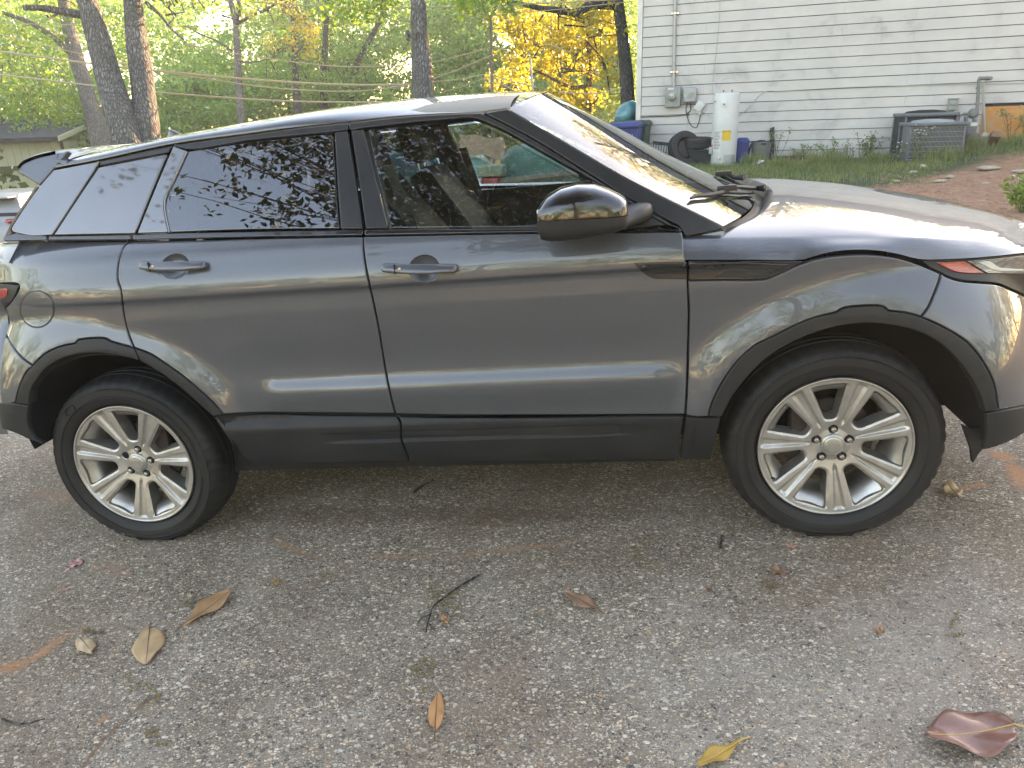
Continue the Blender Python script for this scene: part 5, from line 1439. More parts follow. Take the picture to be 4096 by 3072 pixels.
# ------------------------------------------------------------------ mirrors: a lofted shell, glossy above, grained below
def mirror(sgn, par):
    # stations from the mirror glass (rear) to the rounded nose: x, z bottom, z top, y centre, half width
    ST = [(.398, 1.160, 1.250, -1.035, .100), (.405, 1.154, 1.262, -1.037, .106), (.43, 1.149, 1.288, -1.040, .112), (.47, 1.148, 1.304, -1.040, .112), (.52, 1.149, 1.310, -1.038, .110), (.57, 1.153, 1.303, -1.034, .106),
          (.61, 1.158, 1.288, -1.030, .100), (.640, 1.163, 1.271, -1.027, .092), (.657, 1.168, 1.259, -1.025, .082), (.664, 1.180, 1.248, -1.024, .066)]
    n = 40
    zs = 1.222                                  # split line between cap and grained lower shell
    for part, m in (('cap', M_GLOSSB), ('lower', M_CLAD)):
        V = []; F = []
        for i, (x, z0, z1, yc, hw) in enumerate(ST):
            zsp = min(max(zs - .010 * (x - .4) / .26 - (.0), z0 + .003), z1 - .003)
            zc = (z0 + z1) / 2; h = (z1 - z0) / 2
            A = np.linspace(0, math.pi, n // 2 + 1)
            for t in A:
                ca, sa = math.cos(t), math.sin(t)
                yy = yc + hw * math.copysign(abs(ca) ** .62, ca)
                if part == 'cap': zz = zsp + (z1 - zsp) * max(sa, 0) ** .75
                else: zz = zsp - .002 - (zsp - .002 - z0) * max(sa, 0) ** .5
                V.append((x, sgn * abs(yy) if True else yy, zz))
        k = n // 2 + 1
        for i in range(len(ST) - 1):
            for j in range(k - 1): F.append((i * k + j, i * k + j + 1, (i + 1) * k + j + 1, (i + 1) * k + j))
        F.append(tuple(range(k))); F.append(tuple(range((len(ST) - 1) * k, len(ST) * k))[::-1])
        o = obj('mirror_cap' if part == 'cap' else 'mirror_housing', V, F, m, par, True)
        bmf(o); o.data.set_sharp_from_angle(angle=math.radians(55))
    MB().box((.401, sgn * 1.037, 1.208), (.006, .185, .085)).build('mirror_glass', M_CHROME, par, bevel=.008)
    # arm and foot
    V = []; F = []; secs = [(.60, -1.01, 1.172, .050, .014), (.63, -.965, 1.176, .050, .018), (.66, -.925, 1.182, .048, .024), (.69, -.892, 1.186, .046, .028), (.70, -.850, 1.188, .045, .030)]
    for x, y, z, a, b in secs:
        for k in range(16):
            t = 2 * math.pi * k / 16; c_, s_ = math.cos(t), math.sin(t)
            V.append((x + a * math.copysign(abs(c_) ** .6, c_), sgn * -y, z + b * math.copysign(abs(s_) ** .6, s_)))
    for i in range(len(secs) - 1):
        for k in range(16): F.append((i * 16 + k, i * 16 + (k + 1) % 16, (i + 1) * 16 + (k + 1) % 16, (i + 1) * 16 + k))
    F.append(tuple(range(16))); F.append(tuple(range(64, 80))[::-1])
    o = obj('mirror_arm', V, F, M_CLAD, par, True); bmf(o); o.data.set_sharp_from_angle(angle=math.radians(50))
def bmf(o):
    import bmesh
    b = bmesh.new(); b.from_mesh(o.data); bmesh.ops.recalc_face_normals(b, faces=b.faces); b.to_mesh(o.data); b.free()
    o.data.polygons.foreach_set('use_smooth', [True] * len(o.data.polygons))
for sgn, par in ((-1, FD[0]), (1, FD[1])): mirror(sgn, par)

# ------------------------------------------------------------------ wipers, lying on the glass
def glass_pt(u, v, lift=.0):
    """where the sight line through a photo pixel meets the windscreen"""
    d = _dir(RC, u, v); best = None
    for a in np.linspace(.3, 1.0, 36):
        for t in np.linspace(-1, 1, 81):
            p = np.array(wind(a, t)); q = p - CC; dist = np.linalg.norm(q - d * ((q @ d) / (d @ d)))
            if best is None or dist < best[0]: best = (dist, p)
    return best[1] + np.array((.35, 0, .94)) * lift
for pts, arm in (([(2753, 806), (2771, 800), (2830, 792), (2895, 786), (2960, 783), (3015, 779)], [(2895, 780), (3024, 770)]),
                 ([(2868, 692), (2900, 706), (2935, 727), (2962, 752)], [(2895, 697), (2940, 722)])):
    P = [glass_pt(u, v, .012) for u, v in pts]
    wb = MB().tube(P, [.004] + [.008] * (len(P) - 2) + [.005], 6).build('wiper_blade', M_RUBBER, car, smooth=True)
    Q = [glass_pt(u, v, .030) for u, v in arm]
    Q.append(Q[-1] + np.array((.035, -.02, .0)))
    MB().tube(Q, [.009, .010, .016], 6).build('wiper_arm', M_SATIN, car, smooth=True)
    MB().box(tuple(Q[0] + np.array((0, 0, -.006))), (.07, .025, .02)).build('wiper_joint', M_SATIN, car, bevel=.004)

# ------------------------------------------------------------------ inside: seats, dashboard, wheel
def seat(name, x, y, wdt, zb=.60, tilt=.40, h=.66, head=True, bench=False):
    def slab(prof, th, hw, m, nm, par):
        V = []; F = []; n = 14
        for i, (px, pz) in enumerate(prof):
            k = i / (len(prof) - 1)
            hwk = hw * (1 - .22 * smoothstep(.55, 1.0, k)) if nm == 'seat_back' and not bench else hw
            tx, tz = (np.array(prof[min(i + 1, len(prof) - 1)]) - np.array(prof[max(i - 1, 0)])); l = math.hypot(tx, tz); nx, nz = tz / l, -tx / l
            t_ = th * (1 - .35 * smoothstep(.6, 1, k))
            for j in range(n):
                a = 2 * math.pi * j / n; c_, s_ = math.cos(a), math.sin(a)
                yy = hwk * math.copysign(abs(c_) ** .6, c_); dd = t_ * math.copysign(abs(s_) ** .6, s_)
                if s_ > 0: dd += .035 * smoothstep(.55, .95, abs(c_)) * (0 if bench else 1)
                V.append((x + px + nx * dd, y + yy, pz + nz * dd))
        for i in range(len(prof) - 1):
            for j in range(n): F.append((i * n + j, i * n + (j + 1) % n, (i + 1) * n + (j + 1) % n, (i + 1) * n + j))
        F.append(tuple(range(n))); F.append(tuple(range((len(prof) - 1) * n, len(prof) * n))[::-1])
        o = obj(nm, V, F, m, par, True); bmf(o); return o
    c = slab([(-.02, zb), (.10, zb - .01), (.30, zb + .02), (.48, zb + .03), (.53, zb + .0)], .075, wdt, M_CHAR, name, car)
    pr = [(-.05 - tilt * q, zb + .05 + h * q) for q in np.linspace(0, 1, 9)]
    b = slab(pr, .085, wdt, M_CHAR, 'seat_back', c)
    if head:
        hx, hz = pr[-1]
        hd = slab([(hx - .015, hz + .045), (hx - .02, hz + .07), (hx - .035, hz + .14), (hx - .05, hz + .21), (hx - .055, hz + .235)], .052, .135, M_CHAR, 'headrest', c)
        MB().tube([(x + hx, y - .06, hz - .05), (x + hx - .02, y - .06, hz + .08)], .007, 6).tube([(x + hx, y + .06, hz - .05), (x + hx - .02, y + .06, hz + .08)], .007, 6).build('headrest_post', M_CHROME, c, smooth=True)
seat('front_seat', .12, -.40, .25); seat('front_seat', .12, .40, .25)
seat('rear_bench', -.72, 0, .62, zb=.64, tilt=.30, h=.52, head=False, bench=True)
for y in (-.42, .42):
    MB().box((-1.10, y, 1.25), (.09, .26, .15)).build('headrest', M_CHAR, car, bevel=.03)
# seat belt straps at the centre posts
for sgn in (-1, 1):
    MB().add([(-.20, sgn * .67, 1.40), (-.16, sgn * .67, 1.40), (-.05, sgn * .66, .98), (-.09, sgn * .66, .98), (-.20, sgn * .665, 1.40), (-.16, sgn * .665, 1.40), (-.05, sgn * .655, .98), (-.09, sgn * .655, .98)],
             [(0, 1, 2, 3), (7, 6, 5, 4), (0, 4, 5, 1), (1, 5, 6, 2), (2, 6, 7, 3), (3, 7, 4, 0)]).build('seat_belt', mat('grey_webbing', (.06, .06, .06), .8, bmp=.3, bscale=500), car)
V = []; F = []
dp = [(.62, .70), (.60, .98), (.64, 1.06), (.74, 1.10), (.95, 1.10), (1.10, 1.06)]
for px, pz in dp:
    for y in (-.74, 0, .74): V.append((px, y, pz))
for i in range(len(dp) - 1):
    for j in range(2): F.append((i * 3 + j, i * 3 + j + 1, (i + 1) * 3 + j + 1, (i + 1) * 3 + j))
obj('dashboard', V, F, M_TRIMI, car, False)
M_ = Matrix.Rotation(math.radians(-65), 4, 'Y')
ring = [tuple(Vector((.46, .38, .98)) + M_ @ Vector((.185 * math.cos(t), .185 * math.sin(t), 0))) for t in np.linspace(0, 2 * math.pi, 33)]
sw_ = MB().tube(ring, .015, 8, False).build('steering_wheel', M_CHAR, car, smooth=True)
MB().tube([(.46, .38, .98), (.66, .38, .90)], [.055, .04], 10).tube([ring[0], ring[16]], .012, 6).build('steering_column', M_TRIMI, sw_, smooth=True)
MB().box((.40, 0, 1.545), (.04, .22, .065)).build('rear_view_mirror', M_GLOSSB, car, bevel=.012)
# ================================================================== things along the white house
M_GALV = mat('galvanised_grey', (.44, .46, .46), .5, .5, var=.2, vscale=9)
M_BOXG = mat('utility_grey_paint', (.33, .36, .35), .5, var=.25, vscale=8)
M_GASG = mat('gas_meter_grey', (.22, .24, .23), .55, var=.4, vscale=12)
M_BLACKC = mat('black_cable', (.02, .02, .02), .6)
M_PALEC = mat('pale_cable', (.42, .41, .38), .7)
def wthing(name, label, cat, u, v, off=0.0, group=None):
    """a thing by the house: base at the point of the plane off metres out; local x runs along the wall, -y comes out"""
    p = wp(u, v, off); return thing(name, label, cat, p, ROTW, group), p
def rel(t, u, v, off=0.0):
    q = wp(u, v, off) - np.array(t.location); return np.array((q @ dw, -(q @ nw), q[2]))
def seat_on_ground(t, dz=0.0):
    t.location.z = float(terrain(t.location.x, t.location.y)) + dz

# electricity meter and its conduit
t, p = wthing('electric_meter', 'grey electric meter box with round glass meter on white siding', 'electric meter', 2692, 428, .02)
h_ = float(rel(t, 2692, 346, .02)[2]); wd_ = 60 * 14.9 / F_PX
MB().box((0, -.06, h_ / 2), (wd_, .12, h_)).build('box', M_BOXG, t, bevel=.008)
q = rel(t, 2689, 386, .14)
MB().lathe([(.085, 0), (.088, -.02), (.080, -.03)], 28, 'y', (q[0], -.125, q[2])).build('ring', M_GALV, t, smooth=True)
MB().lathe([(.076, -.03), (.074, -.075), (.06, -.095), (.001, -.10)], 28, 'y', (q[0], -.125, q[2])).build('glass_dome', mat('meter_glass', (.50, .50, .44), .08, coat=1, var=.5, vscale=30, col2=(.16, .15, .13)), t, smooth=True)
MB().box((-.04, -.123, h_ - .045), (.12, .004, .035)).build('label', M_WHITE, t)
MB().lathe([(.032, 0), (.034, .02), (.026, .03), (.026, .06)], 14, 'z', (.01, -.06, h_)).build('conduit_hub', M_GALV, t, smooth=True)
c_, p = wthing('conduit', 'grey conduit pipe rising above the electric meter to the roof', 'pipe', 2694, 342, .06)
MB().tube([(0, 0, 0), rel(c_, 2697, 180, .06), rel(c_, 2702, -60, .06), rel(c_, 2705, -220, .06)], .031, 14).build('pipe', M_GALV, c_, smooth=True)
for v in (53, 288):
    q = rel(c_, 2696 + (288 - v) * .018, v, .06)
    MB().box((q[0], .02, q[2]), (.16, .035, .035)).tube([(q[0], q[1], q[2] - .018), (q[0], q[1], q[2] + .018)], .037, 14).build('strap', M_CHROME, c_, bevel=.003)
# cable box, small white box, their wires
t, p = wthing('cable_box', 'rounded grey cable company box with embossed slanting bars beside the meter', 'utility box', 2759, 412, .02)
h_ = float(rel(t, 2759, 350, .02)[2])
MB().box((0, -.055, h_ / 2), (.27, .11, h_)).build('cover', M_GALV, t, bevel=.035)
for k in range(4):
    MB().box((-.03 + k * .035, -.111, h_ * .48), (.016, .008, .15), M=Matrix.Rotation(.6, 4, 'Y')).build('embossed_bar', M_BOXG, t, bevel=.003)
t, p = wthing('junction_box', 'small white junction box hanging crooked on siding', 'utility box', 2798, 440, .03)
MB().box((0, -.04, .07), (.16, .07, .19), M=Matrix.Rotation(.60, 4, 'Y')).build('cover', M_WHITE, t, bevel=.01)
MB().box((-.01, -.035, -.045), (.10, .05, .05), M=Matrix.Rotation(.60, 4, 'Y')).build('entry_block', M_WHITE, t)
def cable(label, pts, r, m, off=.035, name='cable', grp=None):
    P = [wp(u, v, off) for u, v in pts]; t = thing(name, label, 'cable', P[0], 0, grp)
    MB().tube([q - P[0] for q in catmull(P, 6)], r, 6).build('wire', m, t, smooth=True); return t
cable('black cables looping down below the grey cable box', [(2752, 412), (2744, 432), (2750, 470), (2766, 503), (2785, 510), (2794, 492), (2800, 470), (2803, 455)], .008, M_BLACKC)
cable('second black loop under the cable box, hanging straight', [(2760, 412), (2762, 440), (2750, 455), (2757, 462)], .010, M_BLACKC)
cable('thin grey wire dangling to the ground under the cable box', [(2770, 414), (2752, 470), (2747, 540)], .003, M_GALV)
cable('black cable running level from corner board to cable box', [(2549, 458), (2552, 465), (2620, 466), (2700, 463), (2752, 458)], .009, M_BLACKC)
cable('thin wire hanging down the white siding left of heater', [(2880, -60), (2878, 60), (2868, 180), (2856, 280), (2848, 372)], .004, M_GALV)
cable('pale wire rising from the heater and following a board', [(2945, 468), (2985, 440), (3020, 400), (3060, 367), (3120, 364), (3400, 349), (3700, 340), (3900, 336), (4200, 330)], .006, M_PALEC)
cable('short pale wire from junction box to heater', [(2806, 448), (2825, 455), (2842, 466)], .005, M_PALEC)

# water heater
t, p = wthing('water_heater', 'discarded white tank water heater with yellow energy label', 'water heater', 2890, 690, .95)
seat_on_ground(t, -.02)
H = float(rel(t, 2888, 372, .95)[2]); Rr = .235
M_HEAT = mat('enamel_white', (.66, .69, .70), .35, var=.10, vscale=3, coat=.2)
MB().lathe([(Rr * .97, 0), (Rr, .02), (Rr, .235), (Rr * 1.006, .24), (Rr * 1.006, H - .03), (Rr * .985, H - .008), (Rr * .9, H)], 48).build('tank', M_HEAT, t, smooth=True)
MB().lathe([(Rr * .9, H - .004), (Rr * .88, H + .006), (.001, H + .014)], 40).build('lid', M_GALV, t, smooth=True)
for x in (-.06, .09): MB().tube([(x, -.05, H), (x, -.05, H + .05)], .014, 10).build('pipe_stub', mat('copper_red', (.30, .12, .08), .5, .4), t, smooth=True)
MB().lathe([(.032, -.012), (.030, .02), (.012, .028), (.001, .028)][::-1], 20, 'y', (-.03, -Rr - .012, H - .20)).build('thermostat_port', M_WHITE, t, smooth=True)
MB().lathe([(.013, -.020), (.001, -.022)], 14, 'y', (-.03, -Rr - .022, H - .20)).build('port_hole', M_RUBBER, t, smooth=True)
MB().tube([(-.08, -Rr + .01, .17), (-.08, -Rr - .05, .17)], [.030, .024], 10).tube([(-.08, -Rr - .05, .17), (-.08, -Rr - .07, .14)], .014, 8).build('drain_valve', mat('ivory_plastic', (.62, .58, .46), .5), t, smooth=True)
def wrap(nm, a0, a1, z0, z1, m, par, n=6, r=Rr + .004):
    V = []; 
    for k in range(n + 1):
        a = math.radians(a0 + (a1 - a0) * k / n)
        for rr, z in ((r, z0), (r, z1)): V.append((rr * math.sin(a), -rr * math.cos(a), z))
    return obj(nm, V, [(2 * k, 2 * k + 2, 2 * k + 3, 2 * k + 1) for k in range(n)], m, par, True)
def wrap_text(txt, size, a_mid, z, m, par, r=Rr + .0065):
    me = letters(txt, size, m, 0, 0)
    for v in me.vertices:
        a = math.radians(a_mid) + v.co.x / r; v.co = (r * math.sin(a), -r * math.cos(a) + v.co.y * .2, z + v.co.z)
    return link('lettering', me, par)
M_YEL = mat('yellow_label', (.78, .50, .04), .5, var=.1); M_PAPER = mat('label_paper', (.68, .68, .66), .6); M_INK = mat('black_ink', (.02, .02, .02), .6)
zl = float(rel(t, 2890, 563, 1.18)[2]); zh = float(rel(t, 2890, 522, 1.18)[2])
yl = wrap('energy_label', -8, 30, zl, zh, M_YEL, t)
wrap_text('ENERGYGUIDE', .026, 11, zh - .022, M_INK, yl)
wl_ = wrap('instruction_label', -52, -12, zl - .20, zh + .0, M_PAPER, t)
for k in range(12): wrap('print_line', -50 + (k % 2) * 3, -15 - (k * 7 % 9), zh - .03 - k * .027, zh - .022 - k * .027, M_INK, wl_, 4, Rr + .0055)
wr = wrap('warning_label', -72, -54, zl - .16, zl + .10, M_PAPER, t)
for k in range(2): wrap('warning_mark', -70, -58, zl + .02 - k * .13, zl + .06 - k * .13, mat('label_red', (.60, .05, .05), .5), wr, 3, Rr + .0055)
wrap('patch_panel', 4, 62, .06, .22, M_GALV, t)
wrap_text('HOTPOINT', .042, -70, H - .15, M_INK, t)
MB().box((-.235, -.10, .30), (.07, .09, .13)).build('relief_valve_box', M_GALV, t, bevel=.01)

# tyres, rack, crate
def old_tyre(name, label, loc, rot, R=.31, wdt=.21, rim=False):
    t = thing(name, label, 'tyre', loc); t.rotation_euler = rot
    MB().lathe([(R * .62, -wdt * .42), (R * .80, -wdt * .5), (R * .95, -wdt * .44), (R, -wdt * .32), (R * .99, -wdt * .12), (R * .985, -wdt * .1), (R, -wdt * .08), (R, wdt * .08), (R * .985, wdt * .1), (R * .99, wdt * .12), (R, wdt * .32), (R * .95, wdt * .44), (R * .80, wdt * .5), (R * .62, wdt * .42), (R * .60, 0)], 40, 'z', close=True).build('tread', M_TYRE, t, smooth=True)
    if rim:
        MB().lathe([(R * .63, -wdt * .40), (R * .60, -wdt * .3), (R * .55, wdt * .1), (R * .5, wdt * .2)], 32, 'z').build('rim', M_IRON, t, smooth=True)
        for k in range(5):
            a = 2 * math.pi * k / 5; MB().box((math.cos(a) * R * .3, math.sin(a) * R * .3, -wdt * .36), (R * .58, R * .15, .03), a).build('spoke', M_RIMIN, t, bevel=.006)
    return t
ra, p = wthing('wire_rack', 'white wire rack carrying a tyre, left of the water heater', 'rack', 2785, 650, .75)
seat_on_ground(ra)
HR_ = float(rel(ra, 2785, 594, .75)[2])
for k in range(11): MB().tube([(-.26 + k * .052, -.20, HR_ * .25), (-.26 + k * .052, -.20, HR_)], .006, 5).build('wire', M_WHITE, ra)
for z in (HR_ * .25, HR_): MB().tube([(-.28, -.20, z), (.28, -.20, z)], .008, 6).tube([(-.28, .16, z), (.28, .16, z)], .008, 6).tube([(-.28, -.2, z), (-.28, .16, z)], .008, 6).tube([(.28, -.2, z), (.28, .16, z)], .008, 6).build('rail', M_WHITE, ra)
for x in (-.28, .28):
    for y in (-.20, .16): MB().tube([(x, y, 0), (x, y, HR_)], .009, 6).build('leg', M_WHITE, ra)
pt = np.array(ra.location) + np.array((0, 0, HR_ + .105)); old_tyre('tyre', 'worn black tyre lying flat on the white wire rack', pt, (.03, .02, 0), .30, .21)
p = wp(2738, 622, .95); gz_ = float(terrain(p[0], p[1])); old_tyre('tyre', 'tyre with a dull spoked rim leaning against the wire rack', (p[0], p[1], gz_ + .315), (math.radians(72), math.radians(6), math.radians(24)), .33, .21, True)
tb, p = wthing('storage_tub', 'black plastic tub half hidden under the rack', 'tub', 2800, 670, .85); seat_on_ground(tb)
MB().box((0, 0, .14), (.40, .30, .28), taper=1.12).build('shell', M_CLAD, tb, bevel=.02); MB().box((0, 0, .275), (.47, .36, .03)).build('rim', M_CLAD, tb, bevel=.008)
cr, p = wthing('plastic_crate', 'black ribbed plastic crate tipped over near the tyre', 'crate', 2640, 612, .55); seat_on_ground(cr, .0)
cz_ = float(rel(cr, 2640, 568, .55)[2]); cr.rotation_euler = (math.radians(-8), math.radians(7), ROTW)
for z in (.03, cz_ - .03): MB().box((0, -.2, z), (.36, .02, .03)).box((0, .2, z), (.36, .02, .03)).box((-.18, 0, z), (.02, .38, .03)).box((.18, 0, z), (.02, .38, .03)).build('band', M_CLAD, cr, bevel=.004)
for k in range(7): MB().box((-.16 + k * .053, -.198, cz_ / 2), (.012, .014, cz_ - .04)).build('rib', M_CLAD, cr)
MB().box((0, 0, .02), (.34, .38, .015)).build('bottom', M_CLAD, cr)

# blue tub with lid, grey trash can, junk, leaning board
M_BLUE = mat('recycling_blue', (.030, .050, .22), .42, var=.25, vscale=6, bmp=.1, bscale=60)
M_BINGREEN = mat('bin_green', (.018, .060, .035), .45, var=.2)
bb, p = wthing('recycling_bin', 'small blue lidded bin between the heater and the grey can', 'bin', 2966, 640, .62); seat_on_ground(bb)
hb_ = float(rel(bb, 2966, 548, .62)[2])
MB().box((0, 0, hb_ * .42), (.21, .30, hb_ * .84), taper=1.18).build('body', M_BLUE, bb, bevel=.02); MB().box((0, 0, hb_ * .90), (.27, .38, hb_ * .14), taper=.62).build('lid', M_BLUE, bb, bevel=.012); MB().box((0, -.17, hb_ * .80), (.28, .05, .03)).build('rim', M_BLUE, bb, bevel=.006)
gc, p = wthing('trash_can', 'grey plastic trash can heaped with dark scraps', 'trash can', 3040, 648, .62); seat_on_ground(gc)
hg = float(rel(gc, 3040, 567, .62)[2])
MB().lathe([(.14, 0), (.15, .015), (.182, hg - .03), (.197, hg - .025), (.199, hg), (.188, hg + .002), (.176, hg - .04), (.14, .03), (.001, .028)], 36).build('body', mat('grey_bin_plastic', (.17, .18, .18), .55, var=.2), gc, smooth=True)
for k in range(7):
    a = k * 2.4; s_ = .05 + .02 * (k % 3)
    j = thing('scrap', ('bent', 'torn', 'flat', 'curled', 'split', 'knotted', 'broken')[k] + ' dark scrap in the grey trash can', 'scrap', np.array(gc.location) + np.array((.09 * math.cos(a), .09 * math.sin(a), hg - .01)), a, 'scraps in the grey trash can')
    MB().box((0, 0, 0), (s_ * 2.4, s_, .035), M=Matrix.Rotation(.5 - k * .14, 4, 'Y')).build('piece', M_DARK if k % 3 else M_GTRIM, j, bevel=.006)
MB().tube([(-.185, -.05, hg * .9), (-.22, -.06, hg * .55), (-.23, -.06, .06)], [.02, .025, .015], 8).build('hanging_strap', M_RUBBER, gc, smooth=True)
bd, p = wthing('leaning_board', 'dark weathered board leaning against siding beside the grey can', 'board', 3088, 640, .35); seat_on_ground(bd)
hz_ = float(rel(bd, 3083, 513, .1)[2]); MB().add([(-.045, 0, 0), (.045, 0, 0), (.045, .02, 0), (-.045, .02, 0), (-.08, .26, hz_), (.0, .26, hz_ + .03), (.0, .28, hz_ + .03), (-.08, .28, hz_)], [(3, 2, 1, 0), (4, 5, 6, 7), (0, 1, 5, 4), (1, 2, 6, 5), (2, 3, 7, 6), (3, 0, 4, 7)]).build('plank', M_BARKD, bd)
tm, p = wthing('timber', 'dark reddish timber lying in the weeds below the siding', 'timber', 3130, 655, .5); seat_on_ground(tm, .03)
MB().box((0, 0, .03), (.75, .13, .12)).build('beam', mat('red_stained_timber', (.10, .045, .035), .85, var=.5, vscale=9, bmp=.4, bscale=60, stretch=(.2, 1, 1)), tm, bevel=.01)

# two air conditioners
M_AC = mat('ac_grey_paint', (.14, .155, .175), .45, var=.2, vscale=5)
M_ACF = mat('condenser_fins', (.035, .040, .048), .6, .3, bmp=.6, bscale=200, bdist=.003, stretch=(1, 1, .1))
def aircon(label, u0, u1, vt, vb, off, rz, dark):
    t, p = wthing('air_conditioner', label, 'air conditioner', (u0 + u1) / 2, vb, off, 'air conditioners by the white house'); seat_on_ground(t, -.02)
    D = 13.2; W = (u1 - u0) * (D - off * .5) / F_PX * .86; H = float(rel(t, (u0 + u1) / 2, vt, off)[2])
    t.rotation_euler = (0, 0, ROTW + rz)
    MB().box((0, 0, H * .5), (W * .93, W * .86, H * .92)).build('coil', M_ACF, t, bevel=.02)
    MB().box((0, 0, .02), (W, W * .95, .05)).build('base_pan', M_AC, t, bevel=.01)
    MB().box((0, 0, H - .035), (W * 1.02, W * .97, .06)).build('top_cover', M_AC, t, bevel=.02)
    MB().lathe([(W * .40, H - .01), (W * .36, H + .022), (W * .14, H + .042), (.001, H + .044)], 28).build('fan_guard', M_BOXG if not dark else M_DARK, t, smooth=True)
    for sx in (-1, 1):
        for sy in (-1, 1): MB().box((sx * W * .475, sy * W * .445, H * .5), (.034, .034, H * .93)).build('corner_post', M_AC, t, bevel=.012)
    if not dark:
        n = int(W / .021)
        for k in range(n): MB().tube([(-W * .45 + k * W * .9 / (n - 1), -W * .455, .06), (-W * .45 + k * W * .9 / (n - 1), -W * .455, H - .06)], .0032, 4, False).build('guard_wire', M_GALV, t)
        for k in range(7): MB().tube([(-W * .46, -W * .461, .08 + k * (H - .16) / 6), (W * .46, -W * .461, .08 + k * (H - .16) / 6)], .004, 4).build('guard_wire', M_GALV, t)
        MB().box((-W * .50, -W * .2, H * .48), (.012, W * .5, H * .86)).build('service_panel', M_AC, t, bevel=.01)
    else:
        for k in range(9): MB().box((0, -W * .445, .08 + k * (H - .16) / 8), (W * .9, .016, .012)).build('louvre', M_DARK, t)
aircon('taller dark louvred air conditioner, behind the wire-guarded one', 3562, 3796, 450, 622, .55, .10, True)
aircon('grey air conditioner with wire guard, in front of the louvred unit', 3588, 3830, 487, 632, 1.25, .06, False)
t, p = wthing('disconnect_box', 'small grey disconnect box above air conditioners', 'utility box', 3805, 440, .02)
h_ = float(rel(t, 3805, 397, .02)[2]); MB().box((0, -.05, h_ / 2), (.15, .10, h_)).build('box', M_BOXG, t, bevel=.008); MB().box((.0, -.105, h_ * .62), (.11, .03, .06)).build('hood', M_BOXG, t, bevel=.008)
MB().box((.0, -.055, h_ + .008), (.17, .13, .018)).build('rain_lid', M_BOXG, t, bevel=.004); MB().tube([(.02, -.04, 0), (.02, -.04, -.22)], .022, 10).build('whip', M_GASG, t, smooth=True)
# gas meter
t, p = wthing('gas_meter', 'grey gas meter with looped pipework beside air conditioners', 'gas meter', 3880, 560, .35)
R_ = lambda u, v: rel(t, u, v, .35)
q0, q1 = R_(3852, 555), R_(3908, 487); MB().box(((q0[0] + q1[0]) / 2, 0, (q0[2] + q1[2]) / 2), (q1[0] - q0[0], .22, q1[2] - q0[2])).build('body', M_GASG, t, bevel=.05)
q = R_(3889, 497); MB().box((q[0], -.12, q[2]), (.11, .03, .065)).build('index_window', M_WHITE, t, bevel=.006)
MB().tube([R_(3906, 470), R_(3908, 440), R_(3912, 380), R_(3916, 316)], .028, 12).build('riser', M_GASG, t, smooth=True)
MB().tube([R_(3914, 313), R_(3940, 313), R_(3964, 313)], .030, 12).tube([R_(3964, 313), R_(3964, 313) + np.array((0, .30, 0))], .030, 12).build('elbow_pipe', M_GASG, t, smooth=True)
MB().lathe([(.001, -.07), (.05, -.065), (.085, -.02), (.09, 0), (.085, .02), (.04, .05), (.001, .06)], 24, 'y', tuple(R_(3892, 454))).build('regulator', M_GASG, t, smooth=True)
MB().tube([R_(3900, 455), R_(3878, 455), R_(3856, 454), R_(3840, 462), R_(3834, 478), R_(3833, 500)], .024, 10).build('inlet_pipe', M_GASG, t, smooth=True)
for u in (3864, 3898): MB().tube([R_(u, 490), R_(u, 466)], .034, 10).build('union_nut', M_GASG, t, smooth=True)
for u, v in ((3908, 414), (3912, 352)): MB().tube([R_(u, v + 4), R_(u, v - 4)], .038, 12).build('coupling', M_GASG, t, smooth=True)
MB().tube([R_(3880, 555), R_(3880, 600)], .03, 8).build('stand_pipe', M_GASG, t, smooth=True)
pv, p = wthing('white_pipe', 'thin white plastic pipe hanging beside gas meter riser', 'pipe', 3938, 530, .12)
MB().tube([(0, 0, 0), rel(pv, 3935, 430, .12), rel(pv, 3931, 328, .12)], .022, 10).tube([rel(pv, 3931, 332, .12), rel(pv, 3922, 345, .12)], .022, 10).build('pipe', M_PALEC, pv, smooth=True)
# rubble at the meter's foot
def rock(name, label, cat, p, size, m, seed, rz=0.0, parts='stone', grp=None, flat=1.0):
    t = thing(name, label, cat, p, rz, grp); r = np.random.default_rng(seed)
    n, k = 10, 7; V = []; F = []
    for i in range(k):
        a = math.pi * i / (k - 1)
        for j in range(n):
            b = 2 * math.pi * j / n; q = 1 + r.normal(0, .10)
            V.append((size[0] / 2 * math.sin(a) * math.cos(b) * q, size[1] / 2 * math.sin(a) * math.sin(b) * q, size[2] / 2 * (1 - math.cos(a) * (1 if abs(math.cos(a)) < .9 else .95)) - size[2] * .12))
    for i in range(k - 1):
        for j in range(n): F.append((i * n + j, i * n + (j + 1) % n, (i + 1) * n + (j + 1) % n, (i + 1) * n + j))
    o = obj(parts, V, F, m, t, True); bmf(o); o.data.set_sharp_from_angle(angle=math.radians(30)); return t
M_STONE = mat('dusty_stone', (.24, .20, .16), .9, var=.4, vscale=14, bmp=.5, bscale=30, bdist=.01)
M_PALEST = mat('pale_stone', (.50, .44, .34), .9, var=.3, vscale=14, bmp=.4, bscale=40)
def gp(u, v, off):
    p = wp(u, v, off); p[2] = float(terrain(p[0], p[1])); return p
rock('boulder', 'rounded grey boulder at the gas meter foot', 'stone', gp(3885, 605, .45), (.26, .3, .30), M_STONE, 2)
rock('split_stone', 'upright split pale stone next to the rounded boulder', 'stone', gp(3925, 615, .6), (.18, .22, .30), M_PALEST, 3)
bk = thing('paving_brick', 'brown brick propped up at the end of the rubble', 'brick', gp(3965, 618, .65), ROTW)
